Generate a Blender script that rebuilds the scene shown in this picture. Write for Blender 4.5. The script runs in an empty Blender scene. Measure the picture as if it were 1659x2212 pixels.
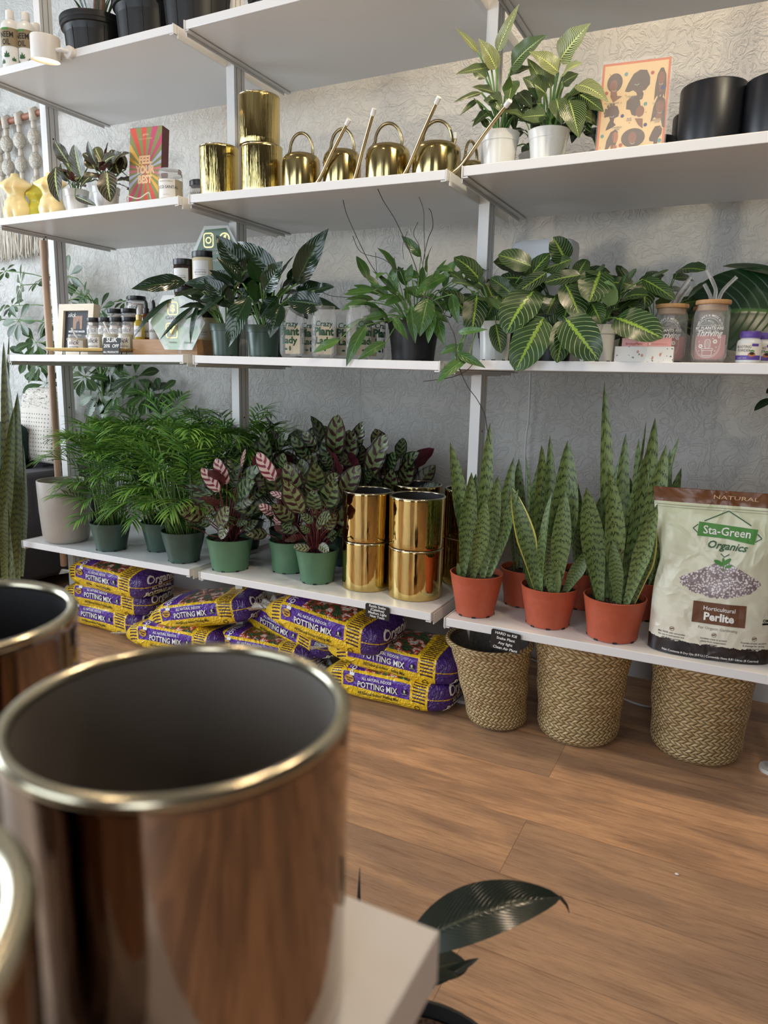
import bpy, bmesh, math, random
from math import sin, cos, pi, radians, sqrt, atan2, exp, floor
from mathutils import Vector, Matrix, noise as mnoise

SC = bpy.context.scene
COL = SC.collection

# ------------------------------------------------------------------ camera
CAM_LOC = Vector((1.50827, -1.71369, 0.97472))
CR = ((0.89230994, -0.4392453, -0.10414673),
      (0.4508964, 0.87836812, 0.15862495),
      (0.0218039, -0.188502, 0.98183073))      # columns: right, forward, up
FPX = 1557.247
cam_data = bpy.data.cameras.new('camera')
cam = bpy.data.objects.new('camera', cam_data)
COL.objects.link(cam)
cam.matrix_world = Matrix(((CR[0][0], CR[0][2], -CR[0][1], CAM_LOC.x),
                           (CR[1][0], CR[1][2], -CR[1][1], CAM_LOC.y),
                           (CR[2][0], CR[2][2], -CR[2][1], CAM_LOC.z), (0, 0, 0, 1)))
cam_data.sensor_fit = 'VERTICAL'
cam_data.sensor_height = 36.0
cam_data.lens = FPX * 36.0 / 2212.0
cam_data.clip_start = 0.02
cam_data.clip_end = 60
cam_data.dof.use_dof = True
cam_data.dof.focus_distance = 2.05
cam_data.dof.aperture_fstop = cam_data.lens / 4.0     # a 4.0 mm wide pupil
SC.camera = cam

SC.view_settings.view_transform = 'Standard'
SC.view_settings.look = 'None'
SC.view_settings.gamma = 1.0
SC.view_settings.use_curve_mapping = False
SC.view_settings.exposure = -0.20

# ------------------------------------------------------------------ world and light
world = bpy.data.worlds.new('world')
SC.world = world
world.use_nodes = True
world.node_tree.nodes['Background'].inputs[0].default_value = (0.75, 0.85, 1.0, 1)
world.node_tree.nodes['Background'].inputs[1].default_value = 0.06


def area(name, loc, target, sx, sy, power, col, spread=None, shape='RECTANGLE'):
    d = bpy.data.lights.new(name, 'AREA')
    d.shape = shape
    d.size = sx
    if shape in ('RECTANGLE', 'ELLIPSE'):
        d.size_y = sy
    d.energy = power
    d.color = col
    if spread:
        d.spread = radians(spread)
    o = bpy.data.objects.new(name, d)
    COL.objects.link(o)
    o.location = loc
    dv = Vector(target) - Vector(loc)
    o.rotation_euler = dv.to_track_quat('-Z', 'Z').to_euler()
    return o


DAY = (0.80, 0.90, 1.0)
WARM = (1.0, 0.78, 0.55)
area('daylight_left_window', (-3.1, -1.3, 1.45), (0, 0.0, 1.0), 1.9, 2.0, 135, DAY)
area('daylight_shop_front', (-1.0, -4.6, 1.45), (-0.1, 0, 0.6), 2.6, 2.3, 100, DAY)
area('daylight_shop_door', (2.3, -4.6, 1.5), (1.4, 0, 0.9), 0.9, 2.2, 36, (0.92, 0.95, 1.0))
for _i, (_x, _y, _p) in enumerate(((1.55, -0.08, 11), (0.75, -0.10, 10), (-0.6, -0.3, 5), (1.9, -1.0, 7), (0.6, -1.9, 5))):
    area('ceiling_spot_light', (_x, _y, 2.93), (_x, _y - 0.01, 0), 0.16, 0.16, _p, WARM, 150, 'DISK')
area('ceiling_spot_light', (2.5, -1.2, 2.75), (1.02, 0.05, 1.75), 0.16, 0.16, 4, (1.0, 0.85, 0.6), 60, 'DISK')

# ------------------------------------------------------------------ helpers


def srgb(r, g, b):
    def f(c):
        c /= 255.0
        return c / 12.92 if c <= 0.04045 else ((c + 0.055) / 1.055) ** 2.4
    return (f(r), f(g), f(b), 1.0)


class E:
    """a socket (or number) with arithmetic, so a pattern can be written as a formula"""
    nt = None

    def __init__(s, v):
        s.v = v

    @staticmethod
    def op(kind, *a):
        n = E.nt.nodes.new('ShaderNodeMath')
        n.operation = kind
        for i, x in enumerate(a):
            x = x.v if isinstance(x, E) else x
            if isinstance(x, (int, float)):
                n.inputs[i].default_value = x
            else:
                E.nt.links.new(x, n.inputs[i])
        return E(n.outputs[0])

    def __add__(s, o): return E.op('ADD', s, o)
    __radd__ = __add__
    def __sub__(s, o): return E.op('SUBTRACT', s, o)
    def __rsub__(s, o): return E.op('SUBTRACT', o, s)
    def __mul__(s, o): return E.op('MULTIPLY', s, o)
    __rmul__ = __mul__
    def __truediv__(s, o): return E.op('DIVIDE', s, o)
    def gt(s, o): return E.op('GREATER_THAN', s, o)
    def lt(s, o): return E.op('LESS_THAN', s, o)
    def abs(s): return E.op('ABSOLUTE', s)
    def fract(s): return E.op('FRACT', s)
    def floor(s): return E.op('FLOOR', s)
    def sin(s): return E.op('SINE', s)
    def pow(s, p): return E.op('POWER', s, p)
    def clamp(s): return E.op('MAXIMUM', E.op('MINIMUM', s, 1.0), 0.0)
    def smooth(s, a, b):
        n = E.nt.nodes.new('ShaderNodeMapRange')
        n.interpolation_type = 'SMOOTHSTEP'
        E.nt.links.new(s.v, n.inputs[0])
        n.inputs[1].default_value = a
        n.inputs[2].default_value = b
        return E(n.outputs[0])


def emin(a, b): return E.op('MINIMUM', a, b)
def emax(a, b): return E.op('MAXIMUM', a, b)


def mix(f, a, b):
    n = E.nt.nodes.new('ShaderNodeMix')
    n.data_type = 'RGBA'
    for i, x in ((0, f), (6, a), (7, b)):
        x = x.v if isinstance(x, E) else x
        if isinstance(x, (int, float)):
            n.inputs[i].default_value = x if i == 0 else (x, x, x, 1)
        elif isinstance(x, tuple):
            n.inputs[i].default_value = x
        else:
            E.nt.links.new(x, n.inputs[i])
    return n.outputs[2]


def coord(kind='Object'):
    n = E.nt.nodes.new('ShaderNodeTexCoord')
    s = E.nt.nodes.new('ShaderNodeSeparateXYZ')
    E.nt.links.new(n.outputs[kind], s.inputs[0])
    return E(s.outputs[0]), E(s.outputs[1]), E(s.outputs[2])


def comb(x, y, z=0.0):
    n = E.nt.nodes.new('ShaderNodeCombineXYZ')
    for i, a in enumerate((x, y, z)):
        a = a.v if isinstance(a, E) else a
        if isinstance(a, (int, float)):
            n.inputs[i].default_value = a
        else:
            E.nt.links.new(a, n.inputs[i])
    return n.outputs[0]


def noise(vec=None, scale=5.0, detail=2.0, rough=0.5, dist=0.0):
    n = E.nt.nodes.new('ShaderNodeTexNoise')
    if vec is None:
        t = E.nt.nodes.new('ShaderNodeTexCoord')
        vec = t.outputs['Object']
    E.nt.links.new(vec, n.inputs['Vector'])
    n.inputs['Scale'].default_value = scale
    n.inputs['Detail'].default_value = detail
    n.inputs['Roughness'].default_value = rough
    n.inputs['Distortion'].default_value = dist
    return E(n.outputs['Fac'])


def voronoi(vec, scale, feature='F1'):
    n = E.nt.nodes.new('ShaderNodeTexVoronoi')
    n.feature = feature
    if vec is None:
        t = E.nt.nodes.new('ShaderNodeTexCoord')
        vec = t.outputs['Object']
    E.nt.links.new(vec, n.inputs['Vector'])
    n.inputs['Scale'].default_value = scale
    return E(n.outputs['Distance'])


def white(vec):
    n = E.nt.nodes.new('ShaderNodeTexWhiteNoise')
    n.noise_dimensions = '3D'
    E.nt.links.new(vec, n.inputs[0])
    return E(n.outputs['Value'])


def bump(h, strength=0.3, dist=0.01):
    n = E.nt.nodes.new('ShaderNodeBump')
    n.inputs['Strength'].default_value = strength
    n.inputs['Distance'].default_value = dist
    E.nt.links.new(h.v, n.inputs['Height'])
    return n.outputs[0]


MATS = {}


def mat(name, col=(0.8, 0.8, 0.8, 1), rough=0.5, metal=0.0, pattern=None, **kw):
    """pattern(): returns dict with col / rough / normal sockets, evaluated in this material's tree"""
    if name in MATS:
        return MATS[name]
    m = bpy.data.materials.new(name)
    m.use_nodes = True
    E.nt = m.node_tree
    b = m.node_tree.nodes['Principled BSDF']
    b.inputs['Base Color'].default_value = col
    b.inputs['Roughness'].default_value = rough
    b.inputs['Metallic'].default_value = metal
    for k, v in kw.items():
        b.inputs[k.replace('_', ' ')].default_value = v
    if pattern:
        p = pattern()
        for k, sock in (('col', 'Base Color'), ('rough', 'Roughness'), ('normal', 'Normal'), ('trans', 'Transmission Weight')):
            if k in p:
                x = p[k].v if isinstance(p[k], E) else p[k]
                m.node_tree.links.new(x, b.inputs[sock])
    MATS[name] = m
    return m


class MB:
    """collects geometry for ONE mesh object"""

    def __init__(s):
        s.v, s.f, s.m, s.uv = [], [], [], []

    def add(s, p, uv=(0, 0)):
        s.v.append(tuple(p))
        s.uv.append(uv)
        return len(s.v) - 1

    def face(s, ids, m=0):
        s.f.append(tuple(ids))
        s.m.append(m)

    def grid(s, rows, m=0, close=False, uvs=None, flip=False):
        n = len(rows[0])
        ids = [[s.add(p, uvs[i][j] if uvs else (j / max(1, n - 1), i / max(1, len(rows) - 1))) for j, p in enumerate(r)] for i, r in enumerate(rows)]
        for i in range(len(rows) - 1):
            for j in range(n if close else n - 1):
                k = (j + 1) % n
                q = (ids[i][j], ids[i][k], ids[i + 1][k], ids[i + 1][j])
                s.face(q[::-1] if flip else q, m)
        return ids

    def box(s, lo, hi, m=0, M=None):
        x0, y0, z0 = lo
        x1, y1, z1 = hi
        c = [(x0, y0, z0), (x1, y0, z0), (x1, y1, z0), (x0, y1, z0), (x0, y0, z1), (x1, y0, z1), (x1, y1, z1), (x0, y1, z1)]
        if M:
            c = [M @ Vector(p) for p in c]
        i = [s.add(p) for p in c]
        for q in ((3, 2, 1, 0), (4, 5, 6, 7), (0, 1, 5, 4), (1, 2, 6, 5), (2, 3, 7, 6), (3, 0, 4, 7)):
            s.face([i[k] for k in q], m)

    def lathe(s, prof, n=48, m=0, c=(0, 0, 0), cap0=True, cap1=False, mf=None, shear=(0, 0)):
        """prof: (r, z) from the bottom outwards; uv = (turn, height fraction)"""
        ids = []
        L = [0]
        for a, b in zip(prof, prof[1:]):
            L.append(L[-1] + sqrt((a[0] - b[0]) ** 2 + (a[1] - b[1]) ** 2))
        for k, (r, z) in enumerate(prof):
            ids.append([s.add((c[0] + r * cos(2 * pi * j / n) + shear[0] * z, c[1] + r * sin(2 * pi * j / n) + shear[1] * z, c[2] + z), (j / n, L[k])) for j in range(n)])
        for i in range(len(prof) - 1):
            for j in range(n):
                k = (j + 1) % n
                s.face((ids[i][j], ids[i][k], ids[i + 1][k], ids[i + 1][j]), mf[i] if mf else m)
        if cap0:
            s.face(ids[0][::-1], mf[0] if mf else m)
        if cap1:
            s.face(ids[-1], mf[-1] if mf else m)
        return ids

    def tube(s, pts, r, n=8, m=0, cap=True, uvk=0):
        pts = [Vector(p) for p in pts]
        R = r if isinstance(r, (list, tuple)) else [r] * len(pts)
        ids = []
        t0 = (pts[1] - pts[0]).normalized()
        nrm = t0.orthogonal().normalized()
        for i, p in enumerate(pts):
            t = (pts[min(i + 1, len(pts) - 1)] - pts[max(i - 1, 0)])
            t = t.normalized() if t.length > 1e-9 else t0
            nrm = (nrm - t * nrm.dot(t))
            nrm = nrm.normalized() if nrm.length > 1e-6 else t.orthogonal().normalized()
            b = t.cross(nrm)
            ids.append([s.add(p + (nrm * cos(2 * pi * j / n) + b * sin(2 * pi * j / n)) * R[i], (uvk + i / (len(pts) - 1), j / n)) for j in range(n)])
        for i in range(len(pts) - 1):
            for j in range(n):
                k = (j + 1) % n
                s.face((ids[i][j], ids[i][k], ids[i + 1][k], ids[i + 1][j]), m)
        if cap:
            s.face(ids[0][::-1], m)
            s.face(ids[-1], m)

    def ball(s, c, r, m=0, n=12, k=8):
        rx, ry, rz = r if isinstance(r, (tuple, list)) else (r, r, r)
        rows = []
        for i in range(k + 1):
            a = -pi / 2 + pi * i / k
            rows.append([(c[0] + rx * cos(a) * cos(2 * pi * j / n), c[1] + ry * cos(a) * sin(2 * pi * j / n), c[2] + rz * sin(a)) for j in range(n)])
        s.grid(rows, m, close=True)

    def leaf(s, B, T, w, bow=0.12, N=(0, -1, 0.3), prof='oval', ns=9, na=4, fold=0.25, wav=0.0, wf=3, tip=None, m=0, rnd=0, twist=0.0, sag=None, cup=0.0):
        """a blade from base B to tip T; w = greatest width, bow = arch (share of the length) along the up side"""
        B, T, N = Vector(B), Vector(T), Vector(N)
        d = T - B
        L = d.length
        t0 = d.normalized()
        S = t0.cross(N)
        S = S.normalized() if S.length > 1e-5 else t0.orthogonal().normalized()
        U = S.cross(t0).normalized()
        up = Vector(sag) if sag else U
        ctl = (B + T) / 2 + up * (L * bow * 2)
        rows, uvs = [], []
        ph = rnd * 1.7
        for i in range(ns + 1):
            t = i / ns
            P = B * (1 - t) ** 2 + ctl * (2 * t * (1 - t)) + T * t * t
            tan = ((ctl - B) * (1 - t) + (T - ctl) * t)
            tan = tan.normalized() if tan.length > 1e-9 else t0
            Sx = (S - tan * S.dot(tan)).normalized()
            if twist:
                Sx = Matrix.Rotation(twist * t, 3, tan) @ Sx
            Ux = Sx.cross(tan)
            if prof == 'oval':
                q = sin(pi * min(1, t) ** 0.85) ** 0.7 if 0 < t < 1 else 0
            elif prof == 'ovate':
                q = (sin(pi * t ** 0.62) ** 0.85) * (1 - 0.15 * t) if 0 < t < 1 else 0
            elif prof == 'obov':
                q = (sin(pi * t ** 1.5) ** 0.8) if 0 < t < 1 else 0
            elif prof == 'lance':
                q = (sin(pi * t ** 0.75)) ** 0.9 if 0 < t < 1 else 0
            elif prof == 'sword':
                q = min(1, 0.30 + 1.35 * t) * (1 - max(0, (t - 0.45) / 0.55) ** 2.0) ** 0.8 if t < 1 else 0
            elif prof == 'blade':
                q = (1 - t) ** 0.5 * min(1, 0.3 + 3.5 * t)
            elif prof == 'paddle':
                q = sin(pi * t ** 0.8) ** 0.5 if 0 < t < 1 else 0
            else:
                q = sin(pi * t)
            hw = max(q, 0.012) * w / 2
            r, u = [], []
            for j in range(na + 1):
                a = -1 + 2 * j / na
                off = abs(a) * fold * hw + cup * hw * (a * a) + wav * hw * sin(2 * pi * wf * t + ph + (1.3 if a > 0 else 0)) * a * a
                r.append(P + Sx * (a * hw * cos(fold * 0.6)) + Ux * off)
                u.append((t * 0.98 + 0.01 + rnd, 0.5 + 0.5 * a))
            rows.append(r)
            uvs.append(u)
        s.grid(rows, m, uvs=uvs)
        return rows

    def build(s, name, mats, parent=None, loc=None, rot=None, sharp=40, smooth=True, bev=0, sub=0, solid=0):
        me = bpy.data.meshes.new(name)
        me.from_pydata(s.v, [], s.f)
        if not isinstance(mats, (list, tuple)):
            mats = [mats]
        for m in mats:
            me.materials.append(m)
        me.polygons.foreach_set('material_index', s.m)
        uvl = me.uv_layers.new(name='UVMap')
        vi = [0] * len(me.loops)
        me.loops.foreach_get('vertex_index', vi)
        flat = []
        # the seam of a closed turn: keep u continuous inside a face
        for p in me.polygons:
            us = [s.uv[vi[l]] for l in p.loop_indices]
            hi = max(u[0] for u in us)
            for u in us:
                uu = u[0]
                if hi - uu > 0.6 and hi <= 1.0:
                    uu += 1.0
                flat += [uu, u[1]]
        uvl.data.foreach_set('uv', flat)
        if smooth:
            me.polygons.foreach_set('use_smooth', [True] * len(me.polygons))
            if sharp:
                me.set_sharp_from_angle(angle=radians(sharp))
        me.update()
        o = bpy.data.objects.new(name, me)
        COL.objects.link(o)
        if parent:
            o.parent = parent
        if loc is not None:
            o.location = loc
        if rot is not None:
            o.rotation_euler = rot
        if solid:
            md = o.modifiers.new('solid', 'SOLIDIFY')
            md.thickness = solid
            md.offset = 0
        if bev:
            md = o.modifiers.new('bevel', 'BEVEL')
            md.width = bev
            md.segments = 2
            md.limit_method = 'ANGLE'
            md.angle_limit = radians(50)
        if sub:
            md = o.modifiers.new('sub', 'SUBSURF')
            md.levels = sub
            md.render_levels = sub
        return o


def tag(o, label=None, cat=None, group=None, kind=None):
    if label: o['label'] = label
    if cat: o['category'] = cat
    if group: o['group'] = group
    if kind: o['kind'] = kind
    return o


def thing(name, label, cat, loc=(0, 0, 0), rz=0.0, group=None, rot=None):
    o = bpy.data.objects.new(name, None)
    o.empty_display_size = 0.05
    COL.objects.link(o)
    o.location = loc
    o.rotation_euler = rot if rot else (0, 0, rz)
    return tag(o, label, cat, group)


def dup(root, loc, rz=None, label=None, rot=None, scale=None):
    kids = {}
    for x in COL.objects:
        if x.parent:
            kids.setdefault(x.parent.name, []).append(x)

    def cp(o, par):
        c = o.copy()
        COL.objects.link(c)
        if par:
            c.parent = par
        for k in kids.get(o.name, []):
            cp(k, c)
        return c
    r = cp(root, None)
    r.location = loc
    if rz is not None: r.rotation_euler = (0, 0, rz)
    if rot is not None: r.rotation_euler = rot
    if scale is not None: r.scale = (scale, scale, scale) if isinstance(scale, (int, float)) else scale
    if label: r['label'] = label
    return r


def P(u, v, y=None, z=None, x=None):
    """the point of the place seen at photo position (u, v) in the plane y = .. (or z = .. / x = ..)"""
    a, b = (u - 829.5) / FPX, -(v - 1106) / FPX
    d = Vector([CR[k][0] * a + CR[k][1] + CR[k][2] * b for k in range(3)])
    if y is not None: t = (y - CAM_LOC.y) / d.y
    elif z is not None: t = (z - CAM_LOC.z) / d.z
    else: t = (x - CAM_LOC.x) / d.x
    return CAM_LOC + d * t


# ---- flat lettering and shapes, later wrapped on to whatever carries them
_TXT = {}


def text_geo(s, bold=0.0, shear=0.0, spacing=1.0, small=False):
    key = (s, bold, shear, spacing)
    if key in _TXT:
        return _TXT[key]
    cu = bpy.data.curves.new('t', 'FONT')
    cu.body = s
    cu.size = 1.0
    cu.offset = bold
    cu.shear = shear
    cu.space_character = spacing
    cu.align_x = 'CENTER'
    cu.resolution_u = 2
    ob = bpy.data.objects.new('t', cu)
    COL.objects.link(ob)
    me = bpy.data.meshes.new_from_object(ob)
    v = [(p.co.x, p.co.y) for p in me.vertices]
    f = [tuple(p.vertices) for p in me.polygons]
    bpy.data.objects.remove(ob)
    bpy.data.curves.remove(cu)
    bpy.data.meshes.remove(me)
    _TXT[key] = (v, f)
    return v, f


def poly_geo(pts):
    bm = bmesh.new()
    vs = [bm.verts.new((x, y, 0)) for x, y in pts]
    f = bm.faces.new(vs)
    bmesh.ops.triangulate(bm, faces=[f])
    bm.verts.index_update()
    v = [(p.co.x, p.co.y) for p in bm.verts]
    fs = [tuple(q.index for q in p.verts) for p in bm.faces]
    bm.free()
    return v, fs


def rect(x0, y0, x1, y1):
    return [(x0, y0), (x1, y0), (x1, y1), (x0, y1)]


def ellipse(cx, cy, rx, ry=None, n=20, a0=0):
    ry = ry or rx
    return [(cx + rx * cos(2 * pi * i / n + a0), cy + ry * sin(2 * pi * i / n + a0)) for i in range(n)]


def ring(cx, cy, r0, r1, a0=0.0, a1=2 * pi, n=24):
    o = [(cx + r1 * cos(a0 + (a1 - a0) * i / n), cy + r1 * sin(a0 + (a1 - a0) * i / n)) for i in range(n + 1)]
    i_ = [(cx + r0 * cos(a0 + (a1 - a0) * i / n), cy + r0 * sin(a0 + (a1 - a0) * i / n)) for i in range(n, -1, -1)]
    v = o + i_
    k = n + 1
    f = [(i, i + 1, 2 * k - 2 - i, 2 * k - 1 - i) for i in range(n)]
    return v, f


def stroke(pts, w):
    """a pen line of width w through 2-D points"""
    v, f = [], []
    for i, p in enumerate(pts):
        a = pts[max(0, i - 1)]
        b = pts[min(len(pts) - 1, i + 1)]
        dx, dy = b[0] - a[0], b[1] - a[1]
        l = sqrt(dx * dx + dy * dy) or 1
        nx, ny = -dy / l * w / 2, dx / l * w / 2
        v += [(p[0] + nx, p[1] + ny), (p[0] - nx, p[1] - ny)]
    for i in range(len(pts) - 1):
        f.append((2 * i, 2 * i + 1, 2 * i + 3, 2 * i + 2))
    return v, f


def wrap(mb, geo, S, m=0, at=(0, 0), size=1.0, cut=None, sx=1.0, rot=0.0, arc=None):
    """lay flat geometry (x, y) on a surface S(x, y) -> point; cut = grid step for bending surfaces"""
    v, f = geo
    c, s_ = cos(rot), sin(rot)
    q = []
    for x, y in v:
        x, y = x * size * sx, y * size
        if arc:                      # letters on an arc of radius |arc|
            a = x / abs(arc)
            rr = abs(arc) + (y if arc > 0 else -y)
            x, y = rr * sin(a), (rr * cos(a) - abs(arc)) * (1 if arc > 0 else -1)
        q.append((at[0] + x * c - y * s_, at[1] + x * s_ + y * c))
    if cut:
        bm = bmesh.new()
        vs = [bm.verts.new((x, y, 0)) for x, y in q]
        for t in f:
            try:
                bm.faces.new([vs[i] for i in t])
            except ValueError:
                pass
        xs = [p[0] for p in q]
        ys = [p[1] for p in q]
        for ax, lo, hi in ((0, min(xs), max(xs)), (1, min(ys), max(ys))):
            k = floor(lo / cut) + 1
            while k * cut < hi:
                co = [0, 0, 0]
                no = [0, 0, 0]
                co[ax] = k * cut
                no[ax] = 1
                bmesh.ops.bisect_plane(bm, geom=bm.verts[:] + bm.edges[:] + bm.faces[:], plane_co=co, plane_no=no)
                k += 1
        bm.verts.index_update()
        q = [(p.co.x, p.co.y) for p in bm.verts]
        f = [tuple(x.index for x in p.verts) for p in bm.faces]
        bm.free()
    ids = [mb.add(S(x, y)) for x, y in q]
    for t in f:
        mb.face([ids[i] for i in t], m)


def cyl_S(r, lift=0.0004, k=1.0):
    """x runs round the cylinder (metres), 0 at the side facing the shop (-y)"""
    def S(x, y):
        a = x / r
        R = (r(y) if callable(r) else r) + lift
        return (R * sin(a), -R * cos(a), y)
    return S


def smooth_path(pts, n=8):
    pts = [Vector(p) for p in pts]
    out = []
    for i in range(len(pts) - 1):
        p0, p1, p2, p3 = pts[max(0, i - 1)], pts[i], pts[i + 1], pts[min(len(pts) - 1, i + 2)]
        for k in range(n):
            t = k / n
            out.append(0.5 * ((2 * p1) + (p2 - p0) * t + (2 * p0 - 5 * p1 + 4 * p2 - p3) * t * t + (3 * p1 - p0 - 3 * p2 + p3) * t ** 3))
    out.append(pts[-1])
    return out

# ------------------------------------------------------------------ materials


def p_wall():
    x, y, z = coord()
    v = comb(x, y, z)
    n1 = noise(v, 7, 4, 0.55, 1.6)
    n2 = noise(v, 20, 3, 0.6, 1.6)
    ridge = (1 - (n1 - 0.5).abs() * 14).clamp().pow(2.0)
    ridge2 = (1 - (n2 - 0.52).abs() * 11).clamp().pow(1.5)
    patch = noise(v, 2.2, 2, 0.5).smooth(0.42, 0.6)
    left = (x * -1).smooth(-0.1, 0.9)           # the left end was patched more roughly
    flake = (1 - (noise(v, 15, 5, 0.75, 1.2) - 0.5).abs() * 30).clamp() * left * noise(v, 3.1, 2, 0.5).smooth(0.54, 0.64) * 0.5
    h = ridge * 0.45 * patch + ridge2 * 0.35 + noise(v, 90, 2, 0.6) * 0.25 - flake * 0.8
    vert = (1 - ((x + noise(v, 3, 2, 0.5) * 0.05) / 0.61 - 0.35).fract().abs() * 60).clamp() * 0.4
    c = mix(flake * 0.7, mix(noise(v, 1.4, 3, 0.5), srgb(184, 182, 176), srgb(206, 205, 201)), srgb(92, 96, 98))
    return dict(col=c, normal=bump(h + vert, 0.6, 0.008))


def p_floor():
    x, y, z = coord()
    row = ((y + 0.2609) / 0.1985).floor()
    off = white(comb(row, 3.3, 1.0)) * 1.22
    xs = (x - 1.156 + (row + 1) * 0.61) / 1.22
    cell = xs.floor()
    fy = ((y + 0.2609) / 0.1985).fract()
    fx = xs.fract()
    tone = white(comb(row, cell, 7.0))
    seed = tone * 37.0
    g = comb(x * 1.6 + seed, y * 26.0, seed)
    grain = noise(g, 2.2, 6, 0.65, 0.35)
    fine = noise(comb(x * 6 + seed, y * 190, seed), 3.0, 3, 0.7)
    cloud = noise(comb(x * 1.4 + seed, y * 5.0, seed), 1.6, 3, 0.55, 0.6)
    kx = x * 1.7 + seed
    knot = voronoi(comb(kx, y * 4.5 + seed, 0.0), 1.15)
    kn = 1 - knot.smooth(0.02, 0.16)
    c = mix(cloud.smooth(0.38, 0.64), srgb(212, 166, 126), srgb(162, 128, 102))
    c = mix(tone.smooth(0.3, 1.0) * 0.55, c, srgb(150, 126, 106))
    c = mix(grain.smooth(0.50, 0.74) * 0.5, c, srgb(104, 74, 56))
    c = mix(fine.smooth(0.42, 0.75) * 0.55, c, srgb(86, 62, 48))
    c = mix(kn * 0.7, c, srgb(84, 56, 42))
    seam = emax((1 - emin(fy, 1 - fy) * 0.1985 / 0.0011).clamp(), (1 - emin(fx, 1 - fx) * 1.22 / 0.0011).clamp())
    c = mix(seam * 0.65, c, srgb(60, 40, 30))
    return dict(col=c, normal=bump(fine * 0.4 + grain * 0.5 - seam * 2, 0.12, 0.002), rough=0.36 + grain * 0.16)


m_wall = mat('wall_plaster', rough=0.75, pattern=p_wall)
m_floor = mat('floor_laminate', rough=0.45, pattern=p_floor)
m_white = mat('shelf_white', srgb(226, 226, 226), 0.38)
m_steel_white = mat('post_white', srgb(214, 214, 212), 0.34)
m_groove = mat('post_groove', srgb(168, 168, 166), 0.5)
m_ceiling = mat('ceiling_paint', srgb(138, 134, 128), 0.9)
m_brown = mat('far_wall_paint', srgb(74, 70, 64), 0.8)
m_dark = mat('black_plastic', srgb(22, 22, 24), 0.42)
m_matteblack = mat('matte_black_glaze', srgb(24, 26, 32), 0.38)
m_trim = mat('baseboard_paint', srgb(206, 208, 210), 0.5)

m_frame = mat('window_frame_paint', srgb(40, 38, 36), 0.5)

# ------------------------------------------------------------------ the room
WALL_Y = 0.70


def struct(name, lo, hi, m, bev=0):
    b = MB()
    b.box(lo, hi)
    return tag(b.build(name, m, smooth=False, bev=bev), kind='structure')


struct('floor', (-3.4, -5.0, -0.05), (3.6, WALL_Y, 0.0), m_floor)
struct('ceiling', (-3.4, -5.0, 3.0), (3.6, WALL_Y, 3.1), m_ceiling)
struct('wall_back', (-3.4, WALL_Y, -0.05), (3.6, WALL_Y + 0.12, 3.1), m_wall)
struct('wall_right', (3.6, -5.0, -0.05), (3.72, WALL_Y + 0.12, 3.1), m_brown)
# the left wall with its window opening
b = MB()
b.box((-3.52, -5.0, -0.05), (-3.4, WALL_Y + 0.12, 0.42))
b.box((-3.52, -5.0, 2.48), (-3.4, WALL_Y + 0.12, 3.1))
b.box((-3.52, -5.0, 0.42), (-3.4, -2.35, 2.48))
b.box((-3.52, -0.25, 0.42), (-3.4, WALL_Y + 0.12, 2.48))
tag(b.build('wall_left', m_ceiling, smooth=False), kind='structure')
# the shop front, with a window and a glazed door
b = MB()
b.box((-3.52, -5.12, -0.05), (-2.6, -5.0, 3.1))
b.box((0.2, -5.12, -0.05), (1.8, -5.0, 3.1))
b.box((2.8, -5.12, -0.05), (3.72, -5.0, 3.1))
b.box((-2.6, -5.12, 2.7), (0.2, -5.0, 3.1))
b.box((1.8, -5.12, 2.6), (2.8, -5.0, 3.1))
b.box((-2.6, -5.12, -0.05), (0.2, -5.0, 0.5))
tag(b.build('wall_front', m_brown, smooth=False), kind='structure')
struct('baseboard_back', (-3.4, WALL_Y - 0.014, 0.0), (3.6, WALL_Y, 0.13), m_trim)


def frame(name, a, c, ax, pos):
    b = MB()
    (u0, z0), (u1, z1) = a, c
    t = 0.05

    def bx(ua, ub, za, zb):
        if ax == 'x':
            b.box((ua, pos - 0.03, za), (ub, pos + 0.03, zb))
        else:
            b.box((pos - 0.03, ua, za), (pos + 0.03, ub, zb))
    bx(u0, u0 + t, z0, z1)
    bx(u1 - t, u1, z0, z1)
    bx(u0 + t, u1 - t, z0, z0 + t)
    bx(u0 + t, u1 - t, z1 - t, z1)
    bx((u0 + u1) / 2 - 0.02, (u0 + u1) / 2 + 0.02, z0 + t, z1 - t)
    return tag(b.build(name, m_frame, smooth=False), kind='structure')


frame('window_1', (-2.35, 0.42), (-0.25, 2.48), 'y', -3.46)
frame('window_2', (-2.6, 0.5), (0.2, 2.7), 'x', -5.06)
frame('door_1', (1.8, 0.0), (2.8, 2.6), 'x', -5.06)

# ------------------------------------------------------------------ shelving
W, G, D = 0.80, 0.037, 0.5017
XL = {'L': -W - G, 'M': 0.0, 'R': W + G}
ZS = {'L1': (1.9174, 1.9187), 'M1': (1.9194, 1.9231), 'R1': (1.9370, 1.9290),
      'L2': (1.4623, 1.4680), 'M2': (1.4682, 1.4581), 'R2': (1.4611, 1.4635),
      'L3': (1.0114, 1.0177), 'M3': (1.0162, 1.0082), 'R3': (1.0117, 1.0130),
      'L4': (0.3423, 0.3469), 'M4': (0.3450, 0.3459), 'R4': (0.3400, 0.3430)}


def zs(k, x):
    a, b_ = ZS[k]
    t = (x - XL[k[0]]) / W
    return a + (b_ - a) * t


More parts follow.
